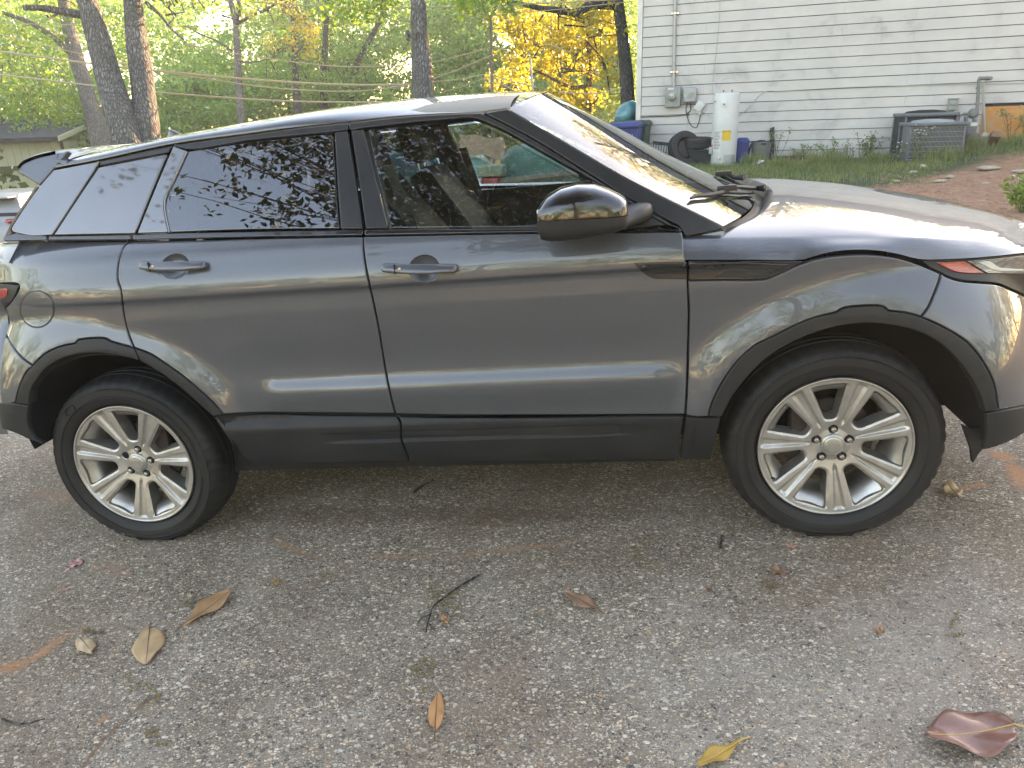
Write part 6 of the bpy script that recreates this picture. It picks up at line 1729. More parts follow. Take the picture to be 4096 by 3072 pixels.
MB().box((0, 0, .12), (.16, .34, .12), M=Matrix.Rotation(-.55, 4, 'X') @ Matrix.Rotation(.12, 4, 'Y')).build('block', mat('clay_brick', (.28, .16, .10), .85, var=.3, bmp=.3, bscale=60), bk, bevel=.008)
def wz_ground(u, v):
    d = _dir(RW, u, v); k = 4.0
    for _ in range(60):
        p = CW + d * k; k += (p[2] - float(terrain(p[0], p[1]))) * 1.2
    return CW + d * k
for i, (u, v, s, lab) in enumerate(((3953, 680, .34, 'largest flat pale stone on the red clay edge'), (3764, 729, .22, 'flat pale stone at the lower clay edge'), (3655, 692, .20, 'small tan flat stone among the grass'), (3800, 712, .20, 'thin buff stone where grass meets clay'),
                                    (3690, 674, .16, 'chalky upright fragment lying in the grass'), (3580, 728, .18, 'whitish fragment in the grass beside bonnet'), (4085, 692, .26, 'buff slab at the right edge of grass'), (3943, 735, .10, 'little reddish stone in the middle of the clay'))):
    p = wz_ground(u, v); rock('flat_stone', lab, 'stone', p, (s, s * .6, s * (.22 if i != 4 else .5)), M_PALEST, 40 + i, .4 * i, grp='stones on the grass edge')
tr_, p = wthing('plastic_scrap', 'crumpled white plastic scrap in grass below grey can', 'litter', 3030, 668, 1.2); seat_on_ground(tr_, .02)
MB().add([(-.12, 0, 0), (.0, -.05, .02), (.13, .0, .07), (.02, .05, .09), (-.06, .04, .05)], [(0, 1, 3, 4), (1, 2, 3)]).add([(-.12, 0, -.01), (.0, -.05, .01), (.13, .0, .06), (.02, .05, .08), (-.06, .04, .04)], [(4, 3, 1, 0), (3, 2, 1)]).build('sheet', M_WHITE, tr_)

# ================================================================== grass and weeds
M_GRASS = leaf_mat('grass_blade', (.10, .145, .05), (.25, .25, .115), (.06, .08, .016), .2)
def blades(P, h, w, seed, lean=.35):
    r = np.random.default_rng(seed); n = len(P); a = r.uniform(0, 2 * np.pi, n); hh = h * r.uniform(.5, 1.3, n)
    sd = np.stack([np.cos(a), np.sin(a), np.zeros(n)], 1) * (w / 2); b = r.uniform(0, 2 * np.pi, n); ln = np.abs(r.normal(0, lean, n))
    dr = np.stack([np.cos(b) * ln, np.sin(b) * ln, np.ones(n)], 1); up = dr * hh[:, None]; mid = up * .55 - np.stack([np.cos(b), np.sin(b), np.zeros(n)], 1) * (ln * hh * .15)[:, None]
    V = np.stack([P - sd, P + sd, P + mid + sd * .7, P + mid - sd * .7, P + up + sd * .1, P + up - sd * .1], 1).reshape(-1, 3)
    k = np.arange(n)[:, None] * 6; F = np.concatenate([k + [0, 1, 2, 3], k + [3, 2, 4, 5]]); return V, F
def grass(name, n, fn, h, w, seed, lab):
    r = np.random.default_rng(seed); Q = fn(r, n); Q = np.column_stack([Q, terrain(Q[:, 0], Q[:, 1]) - .01])
    V, F = blades(Q, h, w, seed); me = mesh_from(name, V, F, M_GRASS, True); a = me.attributes.new('tint', 'FLOAT', 'POINT')
    t = np.clip(.45 + .35 * np.sin(Q[:, 0] * 2.1) * np.cos(Q[:, 1] * 2.7) + r.normal(0, .25, len(Q)), 0, 1); a.data.foreach_set('value', np.repeat(t, 6).astype(np.float32))
    o = link(name, me); o['kind'] = 'stuff'; o['label'] = lab; return o
def lawn(r, n):
    s = r.uniform(-2.5, 10, n * 2); o = r.gamma(1.6, 1.5, n * 2)
    lim = np.where(s < 3.6, 9, np.clip(4.3 - (s - 3.6) * .95, 1.5, 4.6)) + .5 * np.sin(s * 3)
    k = o < lim + r.normal(0, .3, n * 2); s, o = s[k][:n], o[k][:n]
    return np.stack([Aw[0] + dw[0] * s + nw[0] * o, Aw[1] + dw[1] * s + nw[1] * o], 1)
grass('grass', 34000, lawn, .085, .009, 61, 'short unmown grass below the white siding')
def tufts(r, n):
    c = [gp(u, v, o)[:2] for u, v, o in ((3260, 690, 1.2), (3350, 680, 1.3), (3010, 690, 1.1), (3500, 690, 1.4), (3120, 700, 1.6), (3700, 665, 1.6), (3880, 640, .8), (4060, 645, 1.1), (3780, 660, 1.7), (3330, 655, .3), (3200, 655, .3))]
    return np.array(c)[r.integers(0, len(c), n)] + r.normal(0, .11, (n, 2))
grass('long_grass', 3200, tufts, .22, .011, 62, 'longer grass tufts at the foot of the siding')
M_FLOWER = mat('white_petals', (.72, .72, .66), .7); M_STEMG = mat('weed_stem', (.11, .13, .05), .8)
def weed(label, u, v, off, h, seed, flowers=True, leafy=.5, spread=.14, n=5, grp='tall weeds by the siding', m=None):
    p = gp(u, v, off); t = thing('weed', label, 'weed', p, 0, grp); r = np.random.default_rng(seed); st = MB(); C = []; fl = MB()
    for k in range(n):
        e = np.array((r.normal(0, spread), r.normal(0, spread), h * r.uniform(.6, 1.0))); mid = e * .5 + r.normal(0, .03, 3); mid[2] = e[2] * .55
        st.tube([(0, 0, -.02), mid, e], [.006, .005, .003], 4)
        for q in np.linspace(.15, .95, int(14 * leafy) + 2): C.append((mid * min(1, q * 2) if q < .5 else mid + (e - mid) * (q - .5) * 2) + r.normal(0, .03, 3))
        for j in range(4):
            b = e + r.normal(0, .055, 3) * (1, 1, .5); st.tube([e * .88, b], .002, 3)
            if flowers: fl.lathe([(.001, -.004), (.016, 0), (.014, .006), (.001, .010)], 6, 'z', tuple(b))
            else: C += [b + r.normal(0, .02, 3) for _ in range(3)]
    st.build('stem', M_STEMG, t)
    link('leaves', leaf_mesh('leaves', np.array(C), .055, m or M_GRASS, None, seed, .4), t)
    if flowers: fl.build('flower_heads', M_FLOWER, t)['kind'] = 'stuff'
weed('tall white-flowered weed in front of the bushy weed', 3440, 640, .8, .62, 1); weed('weed with white heads left of wire-guarded air conditioner', 3575, 650, 1.5, .34, 2)
weed('white-flowered weed in front of the wire-guarded air conditioner', 3650, 655, 1.7, .62, 3, spread=.08); weed('short white-flowered weed in the middle of the wall', 3400, 640, .5, .42, 4)
weed('dry seedy weed standing beside the leaning board', 3105, 640, .4, .62, 5, False, .4); weed('bushy dark green weed against the siding', 3475, 640, .35, .48, 6, False, 2.4, .10, 8)
weed('sprawling leafy weed left of the bushy weed', 3215, 645, .3, .32, 7, False, .9); weed('thin seedy weed between the timber and bushy weed', 3318, 645, .3, .38, 8, False, .5)
weed('tall dry weed against the clay stained foundation', 4030, 600, .3, .60, 9, False, .3, .16, 5); weed('seedy weed at the right frame edge by the foundation', 4090, 615, .4, .45, 10, False, .8, .2, 5)
weed('lone thin weed with white top near wall centre', 3370, 645, .4, .50, 12, True, .3, .05, 2)
p = wz_ground(4085, 850); bs = thing('bush', 'bright green leafy sapling on the clay, at the right frame edge', 'bush', p); r = np.random.default_rng(9); C = []; st = MB()
for k in range(11):
    e = np.array((r.normal(.05, .16), r.normal(0, .15), r.uniform(.22, .56))); st.tube([(0, 0, -.03), e * .5 + r.normal(0, .02, 3), e], [.008, .006, .003], 5)
    for q in np.linspace(.35, 1, 7): C += [e * q + r.normal(0, .035, 3) for _ in range(3)]
st.build('stem', M_STEMG, bs); link('leaves', leaf_mesh('leaves', np.array(C), .085, leaf_mat('sapling_leaf', (.09, .15, .03), (.15, .21, .045), (.08, .12, .015), .1), None, 4, .5), bs)
# clods and bark chips on the clay
r = np.random.default_rng(77); mb = MB()
for k in range(900):
    u, v = r.uniform(3500, 4200), r.uniform(690, 900); p = wz_ground(u, v); s = r.uniform(.012, .045)
    mb.box((p[0], p[1], p[2] + s * .15), (s * 1.6, s * r.uniform(.4, 1), s * .5), r.uniform(0, 3), r.uniform(.6, .9))
o = mb.build('clay_rubble', mat('clay_clod', (.33, .17, .11), .95, var=.5, vscale=3, col2=(.42, .30, .22)), None); o['kind'] = 'stuff'; o['label'] = 'clods and chips strewn over the red clay'

# ================================================================== bins at the corner, sign, poles, power lines
def wheelie(label, u0, u1, vt, off, m, lidm, txt=None, rz=0.0):
    t, p = wthing('wheelie_bin', label, 'bin', (u0 + u1) / 2, 560, off, 'wheelie bins at the house corner'); seat_on_ground(t)
    t.rotation_euler = (0, 0, ROTW + rz)
    W = (u1 - u0) * 14.4 / F_PX; H = float(rel(t, (u0 + u1) / 2, vt, off)[2])
    MB().box((0, 0, H * .45), (W * .80, W * .85, H * .88), taper=1.16).build('body', m, t, bevel=.03)
    MB().box((0, -.02, H * .915), (W * 1.0, W * 1.06, .055)).build('rim', m, t, bevel=.012)
    MB().box((0, 0, H * .965), (W * 1.02, W * 1.1, .06), taper=.86).build('lid', lidm, t, bevel=.02)
    MB().tube([(-W * .4, W * .60, H * .9), (W * .4, W * .60, H * .9)], .02, 8).build('handle', m, t, smooth=True)
    for x in (-.8, .8): MB().lathe([(.10, -.03), (.11, 0), (.10, .03)], 18, 'x', (x * W * .5, W * .42, .11)).build('wheel', M_RUBBER, t, smooth=True)
    if txt:
        me = letters(txt, .075, M_WHITE, 0); o = link('lettering', me, t); o.location = (.18, -W * .485, H * .70)
    return t, H
b1, H1 = wheelie('blue wheelie bin with white lettering, in front of the green bin', 2420, 2572, 488, .95, M_BLUE, M_BLUE, '731')
b2, H2 = wheelie('green wheelie bin, mostly behind the blue bin', 2440, 2604, 482, .35, M_BINGREEN, M_BINGREEN)
bg = thing('rubbish_bag', 'teal translucent rubbish bag on bin behind the house corner', 'bag', wp(2505, 484, -.35)); V = []; F = []; n = 22; Hb = float(wp(2505, 403, -.35)[2] - bg.location.z)
for i, (k, rr) in enumerate(((0, .20), (.06, .235), (.3, .25), (.55, .235), (.78, .19), (.92, .12), (1.0, .04))):
    for j in range(n): a = 2 * math.pi * j / n; q = rr * (1 + .10 * math.sin(5 * a + i) + .05 * math.sin(11 * a)); V.append((q * math.cos(a) - .03 + .12 * k, q * math.sin(a), k * Hb))
for i in range(6):
    for j in range(n): F.append((i * n + j, i * n + (j + 1) % n, (i + 1) * n + (j + 1) % n, (i + 1) * n + j))
F.append(tuple(range(n))[::-1]); F.append(tuple(range(6 * n, 7 * n)))
obj('sack', V, F, mat('teal_plastic', (.07, .30, .36), .25, coat=.5, var=.4, vscale=8), bg, True)
b3, p = wthing('trash_barrel', 'dark barrel under the teal bag at the house corner', 'barrel', 2505, 520, -.35); seat_on_ground(b3)
MB().lathe([(.24, 0), (.27, float(bg.location.z) - float(b3.location.z) - .02), (.001, float(bg.location.z) - float(b3.location.z) - .01)], 24).build('body', M_BINGREEN, b3, smooth=True)
sg = thing('road_sign', 'yellow diamond road sign glimpsed beyond the house corner', 'sign', WP(2476, 458, 30)); a_ = .34
MB().add([(-a_, 0, 0), (0, 0, -a_), (a_, 0, 0), (0, 0, a_), (-a_, .02, 0), (0, .02, -a_), (a_, .02, 0), (0, .02, a_)], [(0, 1, 2, 3), (7, 6, 5, 4), (0, 4, 5, 1), (1, 5, 6, 2), (2, 6, 7, 3), (3, 7, 4, 0)]).build('plate', mat('sign_yellow', (.75, .42, .03), .5), sg)
MB().box((0, .05, -.9), (.06, .04, 2.6)).build('post', M_GALV, sg)
def pole(label, u0, v0, u1, v1, D, wpx, m):
    a, b = WP(u0, v0, D), WP(u1, v1, D); d = (a - b); d /= np.linalg.norm(d); base = b.copy(); k = (b[2] - float(terrain(b[0], b[1]))); base = b - d * k
    t = thing('utility_pole', label, 'pole', base, 0); MB().tube([(0, 0, -.2), a - base], [wpx * D / F_PX / 2, wpx * D / F_PX / 2 * .85], 10).build('shaft', m, t, smooth=True); return t
M_POLE = mat('weathered_pole', (.22, .19, .16), .85, var=.3, vscale=5, stretch=(1, 1, .1))
pole('weathered utility pole with many wires in front of the wood', 1962, 65, 1968, 352, 15.7, 14, M_POLE)
pole('thin pale pole in front of the yellow-leaved tree', 2122, 235, 2134, 380, 15.8, 9, M_GALV)
pole('short grey post close to the house corner', 2486, 350, 2486, 430, 20, 8, M_GALV)
M_WIRE = mat('sun_tinted_cable', (.46, .38, .26), .38, 0, coat=.6)  # warm tan stands in for low sunlight on the cables
WI = [('uppermost power line, crossing to the roof corner', [(780, -12), (1100, 14), (1348, 27), (1632, 31), (2100, 16), (2545, -6)], .014), ('thin straight power line below the uppermost one', [(-80, 88), (0, 92), (408, 102), (1000, 103), (1497, 90), (2100, 50), (2545, 4)], .009),
      ('short dark line ending at the twin oaks', [(-80, 118), (0, 137), (338, 219), (502, 256), (640, 284)], .010), ('thick glowing cable sagging towards the scarred oak', [(-80, 196), (0, 206), (343, 251), (607, 281), (1100, 324), (1400, 339), (1645, 338)], .024),
      ('spiral-wrapped cable looping below the thick glowing cable', [(607, 281), (845, 318), (1100, 352), (1398, 366), (1520, 357), (1645, 338)], .014), ('lowest cable, vanishing behind the SUV roof', [(-80, 288), (0, 298), (363, 341), (617, 368), (1100, 402), (1413, 409), (1700, 405)], .020),
      ('thin cable from forked tree to the utility pole', [(740, 180), (940, 214), (1318, 263), (1497, 266), (1731, 249), (1962, 190)], .014), ('steep cable rising to the pole, right of the scarred oak', [(1690, 330), (1736, 314), (1830, 280), (1920, 241), (1963, 222)], .013),
      ('slack cable meeting the pole at mid height', [(1690, 334), (1736, 328), (1845, 317), (1957, 293)], .013), ('lower rising cable just above the SUV roof', [(1760, 374), (1830, 352), (1900, 328), (1960, 306)], .012), ('cable falling from the pole to the pale pole', [(1966, 298), (2035, 322), (2100, 338), (2154, 352)], .014),
      ('cable dropping from the pole behind the roof', [(1968, 330), (2005, 336), (2060, 364), (2110, 384)], .013), ('cable through the yellow leaves', [(1966, 200), (2060, 250), (2169, 169), (2283, 211)][2:] , .013), ('pair of lines sagging right of yellow-leaved tree', [(2234, 368), (2330, 374), (2408, 371), (2487, 351)], .014)]
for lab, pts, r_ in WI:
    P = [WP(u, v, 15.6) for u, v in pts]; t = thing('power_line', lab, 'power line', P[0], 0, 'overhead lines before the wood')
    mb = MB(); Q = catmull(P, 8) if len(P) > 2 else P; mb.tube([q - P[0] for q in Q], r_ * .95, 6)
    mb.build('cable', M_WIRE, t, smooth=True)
    if 'spiral' in lab:
        s = []
        for i in range(len(Q) - 1):
            for k in range(6):
                f = k / 6; a = (i * 6 + k) * 1.05; c = Q[i] + (Q[i + 1] - Q[i]) * f - P[0]; s.append(c + np.array((0, math.cos(a) * .02, math.sin(a) * .02)))
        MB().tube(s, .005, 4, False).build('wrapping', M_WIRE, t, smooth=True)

# ================================================================== the covered pile seen through the front window
M_TARP = mat('dark_green_tarp', (.075, .19, .155), .5, var=.4, vscale=5, bmp=.5, bscale=9, bdist=.05)
def heap(name, label, cat, u0, u1, vt, D0, wd, m, seed, part='cover', sq=.35):
    a = WP(u0, vt, D0); b = WP(u1, vt, D0); c = (a + b) / 2; L = np.linalg.norm(b - a); g = float(terrain(c[0], c[1])); H = c[2] - g
    t = thing(name, label, cat, (c[0], c[1], g), math.atan2(b[1] - a[1], b[0] - a[0])); r = np.random.default_rng(seed); V = []; F = []; nx, ny = 26, 14
    for i in range(nx):
        for j in range(ny):
            x = (i / (nx - 1) * 2 - 1); y = (j / (ny - 1) * 2 - 1)
            e = max(0, 1 - abs(x) ** 6) ** sq * max(0, 1 - abs(y) ** 4) ** sq
            V.append((x * L / 2 * (1 + .06 * (1 - e)), y * wd / 2 * (1 + .08 * (1 - e)), H * e * (1 + .03 * math.sin(5 * x + seed) + .02 * math.sin(9 * x * y)) - .02))
    for i in range(nx - 1):
        for j in range(ny - 1): F.append((i * ny + j, (i + 1) * ny + j, (i + 1) * ny + j + 1, i * ny + j + 1))
    o = obj(part, V, F, m, t, True); return t, c, H
heap('tarp_covered_pile', 'dark green tarp over a long pile, seen through the front window', 'tarp', 1985, 2420, 560, 11.0, 1.6, M_TARP, 1)
heap('teal_tub', 'pale teal plastic cover beyond the front seat headrest', 'cover', 1440, 1990, 600, 10.6, .9, mat('pale_teal_plastic', (.30, .56, .56), .4, var=.3, vscale=4), 2)
ck = thing('cardboard_sheet', 'crumpled brown sheet draped on the teal cover', 'sheet', WP(1925, 600, 10.4)); V = []; F = []
for i in range(10):
    for j in range(6):
        q = WP(1835 + 178 * i / 9 + 6 * (j % 2), 534 + 78 * j / 5 + 5 * math.sin(i * 1.3 + j) + i * 2.4, 10.25 + .25 * (5 - j) / 5 + .03 * math.sin(i * 2 + j)); V.append(q - np.array(ck.location))
V2 = [v + np.array((0, .03, 0)) for v in V]
for i in range(9):
    for j in range(5): F += [(i * 6 + j, i * 6 + j + 1, i * 6 + j + 7, i * 6 + j + 6), (60 + i * 6 + j + 6, 60 + i * 6 + j + 7, 60 + i * 6 + j + 1, 60 + i * 6 + j)]
obj('sheet', V + V2, F, mat('brown_kraft', (.36, .23, .14), .7, var=.3, vscale=6, bmp=.4, bscale=14, bdist=.03), ck, True)
def wbox(name, label, cat, u0, v0, u1, v1, D, dep, m, part):
    a = WP(u0, v1, D); b = WP(u1, v0, D); t = thing(name, label, cat, ((a[0] + b[0]) / 2, (a[1] + b[1]) / 2, a[2]), -.12); MB().box((0, dep / 2, (b[2] - a[2]) / 2), (abs(b[0] - a[0]), dep, b[2] - a[2])).build(part, m, t, bevel=.02); return t
wbox('metal_drawer', 'grey green metal drawer under the brown sheet', 'drawer', 1905, 660, 2008, 712, 10.1, .3, mat('sage_metal', (.26, .32, .27), .35, .4, var=.3), 'front')
wbox('red_box', 'red box with white edge below the metal drawer', 'box', 1925, 712, 1992, 750, 10.1, .3, mat('faded_red', (.45, .05, .05), .5, var=.3), 'shell')
wbox('white_box', 'white box beside the red box under the drawer', 'box', 1890, 715, 1922, 752, 10.1, .25, M_WHITE, 'shell')
bm_ = thing('edging_timber', 'grey timber edging before the green tarp', 'timber', WP(2160, 712, 10.2)); d_ = WP(2320, 690, 10.2) - WP(2000, 728, 10.2)
MB().tube([-d_ / 2, d_ / 2], .06, 6).build('beam', M_POLE, bm_)
# ================================================================== silver car parked down the slope on the left
pr = WP(105, 800, 15.2); gz_ = pr[2] - 1.54
sv_ = thing('silver_hatchback', 'silver family car with red tail lights, parked beyond the rear wing', 'car', (pr[0] - 1.22, pr[1], gz_), math.radians(8))
M_SILV = mat('silver_paint', (.30, .31, .32), .45, .4, coat=.3)
def sect(prof, m, nm, par, x_in=0.0):
    pass
S_ = [(0, .45, .88, .55), (.02, .75, .92, .9), (.0, 1.02, .90, 1.0)]
# body rows: y from the tail forward, z, half width
V = []; F = []
rows = [(.10, .30, .84), (.00, .42, .89), (-.02, .62, .92), (.03, .85, .925), (.10, 1.02, .915), (.16, 1.08, .885)]
ys = [0, .25, .8, 1.6, 2.6, 3.4, 4.1, 4.45]
for yi, y in enumerate(ys):
    for (dy, z, hw) in rows:
        k = 1.0 if y < 3.4 else (.97 if y < 4.1 else .82); zz = z if y < 3.2 else min(z, .98 - .10 * (y - 3.2))
        for sx in (-1, 1): V.append((sx * hw * k, y + (dy if yi == 0 else 0), zz))
n = len(rows) * 2
for i in range(len(ys) - 1):
    for k in range(len(rows) - 1):
        for s in (0, 1): F.append((i * n + 2 * k + s, (i + 1) * n + 2 * k + s, (i + 1) * n + 2 * k + 2 + s, i * n + 2 * k + 2 + s))
    F.append((i * n + n - 2, (i + 1) * n + n - 2, (i + 1) * n + n - 1, i * n + n - 1))
for e in (0, len(ys) - 1):
    for k in range(len(rows) - 1): F.append((e * n + 2 * k, e * n + 2 * k + 1, e * n + 2 * k + 3, e * n + 2 * k + 2))
o = obj('body', V, F, M_SILV, sv_, True); bmf(o); o.data.set_sharp_from_angle(angle=math.radians(40))
V = []; F = []
cab = [(.16, 1.07, .86), (.42, 1.52, .66), (.60, 1.60, .60), (2.2, 1.62, .60), (2.5, 1.56, .62), (3.3, 1.05, .84)]
for y, z, hw in cab:
    for sx in (-1, 1): V.append((sx * hw, y, z)); 
for y, z, hw in cab:
    for sx in (-1, 1): V.append((sx * .86, y, 1.05))
for i in range(5):
    F.append((2 * i, 2 * i + 2, 2 * i + 3, 2 * i + 1))
    for s in (0, 1): F.append((2 * i + s, 2 * i + 2 + s, 12 + 2 * i + 2 + s, 12 + 2 * i + s))
o = obj('cabin', V, F, M_SILV, sv_, True); bmf(o); o.data.set_sharp_from_angle(angle=math.radians(25))
MB().add([(-.72, .225, 1.19), (.72, .225, 1.19), (.60, .385, 1.44), (-.60, .385, 1.44), (-.72, .245, 1.19), (.72, .245, 1.19), (.60, .405, 1.44), (-.60, .405, 1.44)], [(0, 1, 2, 3), (7, 6, 5, 4), (0, 4, 5, 1), (2, 6, 7, 3), (1, 5, 6, 2), (3, 7, 4, 0)]).build('rear_window', M_PRIV if False else mat('dark_car_glass', (.02, .025, .03), .3, spec=.12), sv_)
MB().box((0, .34, 1.565), (1.20, .30, .04)).build('spoiler', M_SILV, sv_, bevel=.015)
for s in (-1, 1):
    tl_ = MB().add([(s * .50, .06, 1.08), (s * .88, .08, 1.08), (s * .88, .16, 1.16), (s * .50, .12, 1.14), (s * .50, .20, 1.08), (s * .86, .26, 1.08), (s * .86, .32, 1.16), (s * .50, .22, 1.14)], [(0, 1, 2, 3), (7, 6, 5, 4), (0, 4, 5, 1), (2, 6, 7, 3), (1, 5, 6, 2), (3, 7, 4, 0)]).build('tail_light', M_RED, sv_); bmf(tl_)
    MB().box((s * .80, .05, 1.045), (.24, .10, .02), .0).build('lamp_trim', M_CHROME, sv_)
    for y in (.85, 3.5):
        w_ = MB().lathe([(.20, -.11), (.29, -.11), (.335, -.08), (.335, .08), (.29, .11), (.20, .11)], 32, 'x', (s * .82, y, .335)).build('wheel', M_TYRE, sv_, smooth=True)
        MB().lathe([(.001, .105), (.06, .10), (.20, .085)], 20, 'x', (s * .82 + (.02 if s > 0 else -.22), y, .335)).build('rim', M_RIM, w_, smooth=True)
MB().box((.0, -.012, .82), (.34, .015, .17)).build('number_plate', M_WHITE, sv_, bevel=.004)
MB().box((0, .02, .42), (1.74, .16, .26)).build('bumper', M_CLAD, sv_, bevel=.04)
MB().tube([(-.30, .8, 1.63), (-.26, 1.0, 1.68), (-.22, 1.05, 1.63)], .02, 6).build('roof_aerial', M_SILV, sv_, smooth=True)

# ================================================================== litter of leaves and twigs on the driveway
def gpt(u, v, dz=.004):
    return T3 @ (car_ground(u, v) + np.array((0, 0, dz)))
def big_leaf(name, label, base, tip, width_px, m, vein, curl=.02, fold=.25, cup=.0, seed=1, notch=False, stalk=.25, shape=1.0, lift=.004, wave=.006, grp='fallen magnolia leaves'):
    """leaf blade with a raised midrib; base and tip are photo pixels of the stalk end and the point"""
    A = gpt(*base, lift); B = gpt(*tip, lift); d = B - A; L = np.linalg.norm(d); d /= L
    up = T3 @ np.array((0, 0, 1.)); sd = np.cross(up, d)
    c = (np.array(base) + np.array(tip)) / 2; pv = np.array(tip) - np.array(base); pv = pv / np.linalg.norm(pv); pn = np.array((-pv[1], pv[0]))
    W = np.linalg.norm(gpt(*(c + pn * width_px / 2)) - gpt(*(c - pn * width_px / 2)))
    t = thing(name, label, 'leaf', A, 0, grp); r = np.random.default_rng(seed); V = []; F = []; nx, ny = 26, 11
    ph = r.uniform(0, 6); l0 = L * stalk * .6
    for i in range(nx):
        q = i / (nx - 1); w_ = W / 2 * (math.sin(math.pi * q ** shape) ** .68) * (1 + .04 * math.sin(q * 9 + ph))
        for j in range(ny):
            s = (j / (ny - 1) * 2 - 1); ww = w_
            if notch and q > .72: ww = w_ * (1 if abs(s) > .3 else 1); 
            y = s * ww; x = l0 + q * (L - l0)
            if notch and abs(s) < .45 and q > .6: x -= (q - .6) * L * .35 * (1 - abs(s) / .45)
            z = abs(s) ** 1.3 * ww * fold + curl * (q - .45) ** 2 * 4 * (1 if q > .45 else .7) + wave * math.sin(q * 11 + s * 2 + ph) * abs(s) + cup * (1 - s * s) * math.sin(math.pi * q)
            V.append(d * x + sd * y + up * max(z, .0006))
    for i in range(nx - 1):
        for j in range(ny - 1): F.append((i * ny + j, i * ny + j + 1, (i + 1) * ny + j + 1, (i + 1) * ny + j))
    bl = obj('blade', V, F, m, t, True); so = bl.modifiers.new('thick', 'SOLIDIFY'); so.thickness = .0008
    rib = [np.zeros(3) - d * 0] + [V[i * ny + ny // 2] + up * .0008 for i in range(0, nx - 1, 3)]
    MB().tube(rib, list(np.linspace(.0022, .0007, len(rib))), 5).build('midrib', vein, t, smooth=True); return t
def lmat(nm, a, b, rough=.5, coat=.0):
    return mat(nm, a, rough, var=.3, vscale=26, col2=b, bmp=.35, bscale=120, bdist=.002, coat=coat)
M_L1 = lmat('tan_leaf', (.56, .37, .20), (.46, .29, .15)); M_L2 = lmat('pale_brown_leaf', (.50, .33, .19), (.58, .42, .26)); M_L3 = lmat('brown_leaf', (.36, .19, .085), (.44, .26, .13)); M_L4 = lmat('orange_leaf', (.60, .29, .12), (.50, .24, .10))
M_L5 = lmat('umber_leaf', (.30, .165, .10), (.36, .21, .13)); M_L6 = lmat('purple_brown_leaf', (.20, .085, .062), (.29, .14, .10), .36, .3); M_L7 = lmat('ochre_leaf', (.50, .30, .05), (.42, .24, .06))
V_D = mat('dark_vein', (.14, .09, .06), .6); V_Y = mat('yellow_vein', (.62, .40, .10), .5)
big_leaf('fallen_leaf', 'pale tan oval leaf with dark stalk on the asphalt below rear wheel', (604, 2490), (588, 2662), 100, M_L1, V_D, .004, .06, .006, 1, stalk=.28, shape=.9)
big_leaf('fallen_leaf', 'small torn tan leaf left of the oval leaf', (312, 2548), (372, 2622), 66, M_L2, V_D, .008, .10, .012, 2, True, stalk=.2)
big_leaf('fallen_leaf', 'long narrow brown leaf lying diagonally right of the oval leaf', (702, 2531), (924, 2380), 58, M_L3, V_D, .012, .30, .004, 3, stalk=.2, shape=1.5)
big_leaf('fallen_leaf', 'orange brown pointed leaf with its stalk towards the frame bottom', (1738, 2970), (1752, 2784), 62, M_L4, V_D, .006, .10, .008, 4, stalk=.34, shape=1.0)
big_leaf('fallen_leaf', 'curled umber leaf in the middle of the asphalt', (2414, 2460), (2259, 2383), 42, M_L5, V_D, .010, .55, .01, 5, stalk=.15, shape=1.2)
big_leaf('fallen_leaf', 'large glossy purple brown leaf with yellow midrib at the bottom right', (4100, 2914), (3700, 2984), 168, M_L6, V_Y, .028, .22, .010, 6, stalk=.2, shape=.85, wave=.010)
big_leaf('fallen_leaf', 'ochre yellow leaf cut by the bottom frame edge', (3000, 2952), (2790, 3085), 62, M_L7, V_Y, .014, .55, .008, 7, stalk=.3, shape=1.3)
big_leaf('fallen_leaf', 'small split brown leaf in front of front wheel', (3148, 2302), (3078, 2284), 28, M_L5, V_D, .006, .4, .004, 8, True, stalk=.1)
big_leaf('fallen_leaf', 'tiny dark red leaf scrap right of the bent twig', (2850, 2372), (2824, 2360), 16, M_L6, V_D, .004, .3, .003, 9, stalk=.1)
big_leaf('fallen_leaf', 'tan leaf tucked behind front tyre', (3835, 1998), (3785, 1950), 36, M_L1, V_D, .02, .3, .01, 10, stalk=.15)
big_leaf('fallen_leaf', 'pink petal scrap on asphalt below rear tyre', (336, 2248), (272, 2268), 26, lmat('pink_scrap', (.55, .24, .23), (.62, .36, .33)), V_D, .002, .1, .002, 11, stalk=.05)
big_leaf('fallen_leaf', 'little orange curl beside the bent twig', (1798, 2500), (1764, 2474), 14, M_L4, V_D, .012, .4, .006, 12, stalk=.1)
big_leaf('fallen_leaf', 'yellow chip between the long leaf and bent twig', (1112, 2350), (1100, 2326), 14, M_L7, V_D, .01, .5, .004, 13, stalk=.1)
big_leaf('fallen_leaf', 'brown scrap in the right half of the asphalt', (3536, 2534), (3502, 2524), 20, M_L4, V_D, .008, .4, .005, 14, stalk=.1)
for i, (u, v, k, lab) in enumerate(((3164, 2190, 5, 'pink star-shaped bud scale in front of front wheel'), (256, 2362, 3, 'tan pair of chips at the lower left'))):
    t = thing('bud_scale', lab, 'bud', gpt(u, v), 0)
    for j in range(k):
        a = j * 2 * math.pi / k; MB().box((.011 * math.cos(a), .011 * math.sin(a), .004), (.022, .008, .003), a, .6, Matrix.Rotation(-.3, 4, 'Y')).build('scale', lmat('salmon_scale', (.50, .22, .16), (.55, .33, .24)), t)
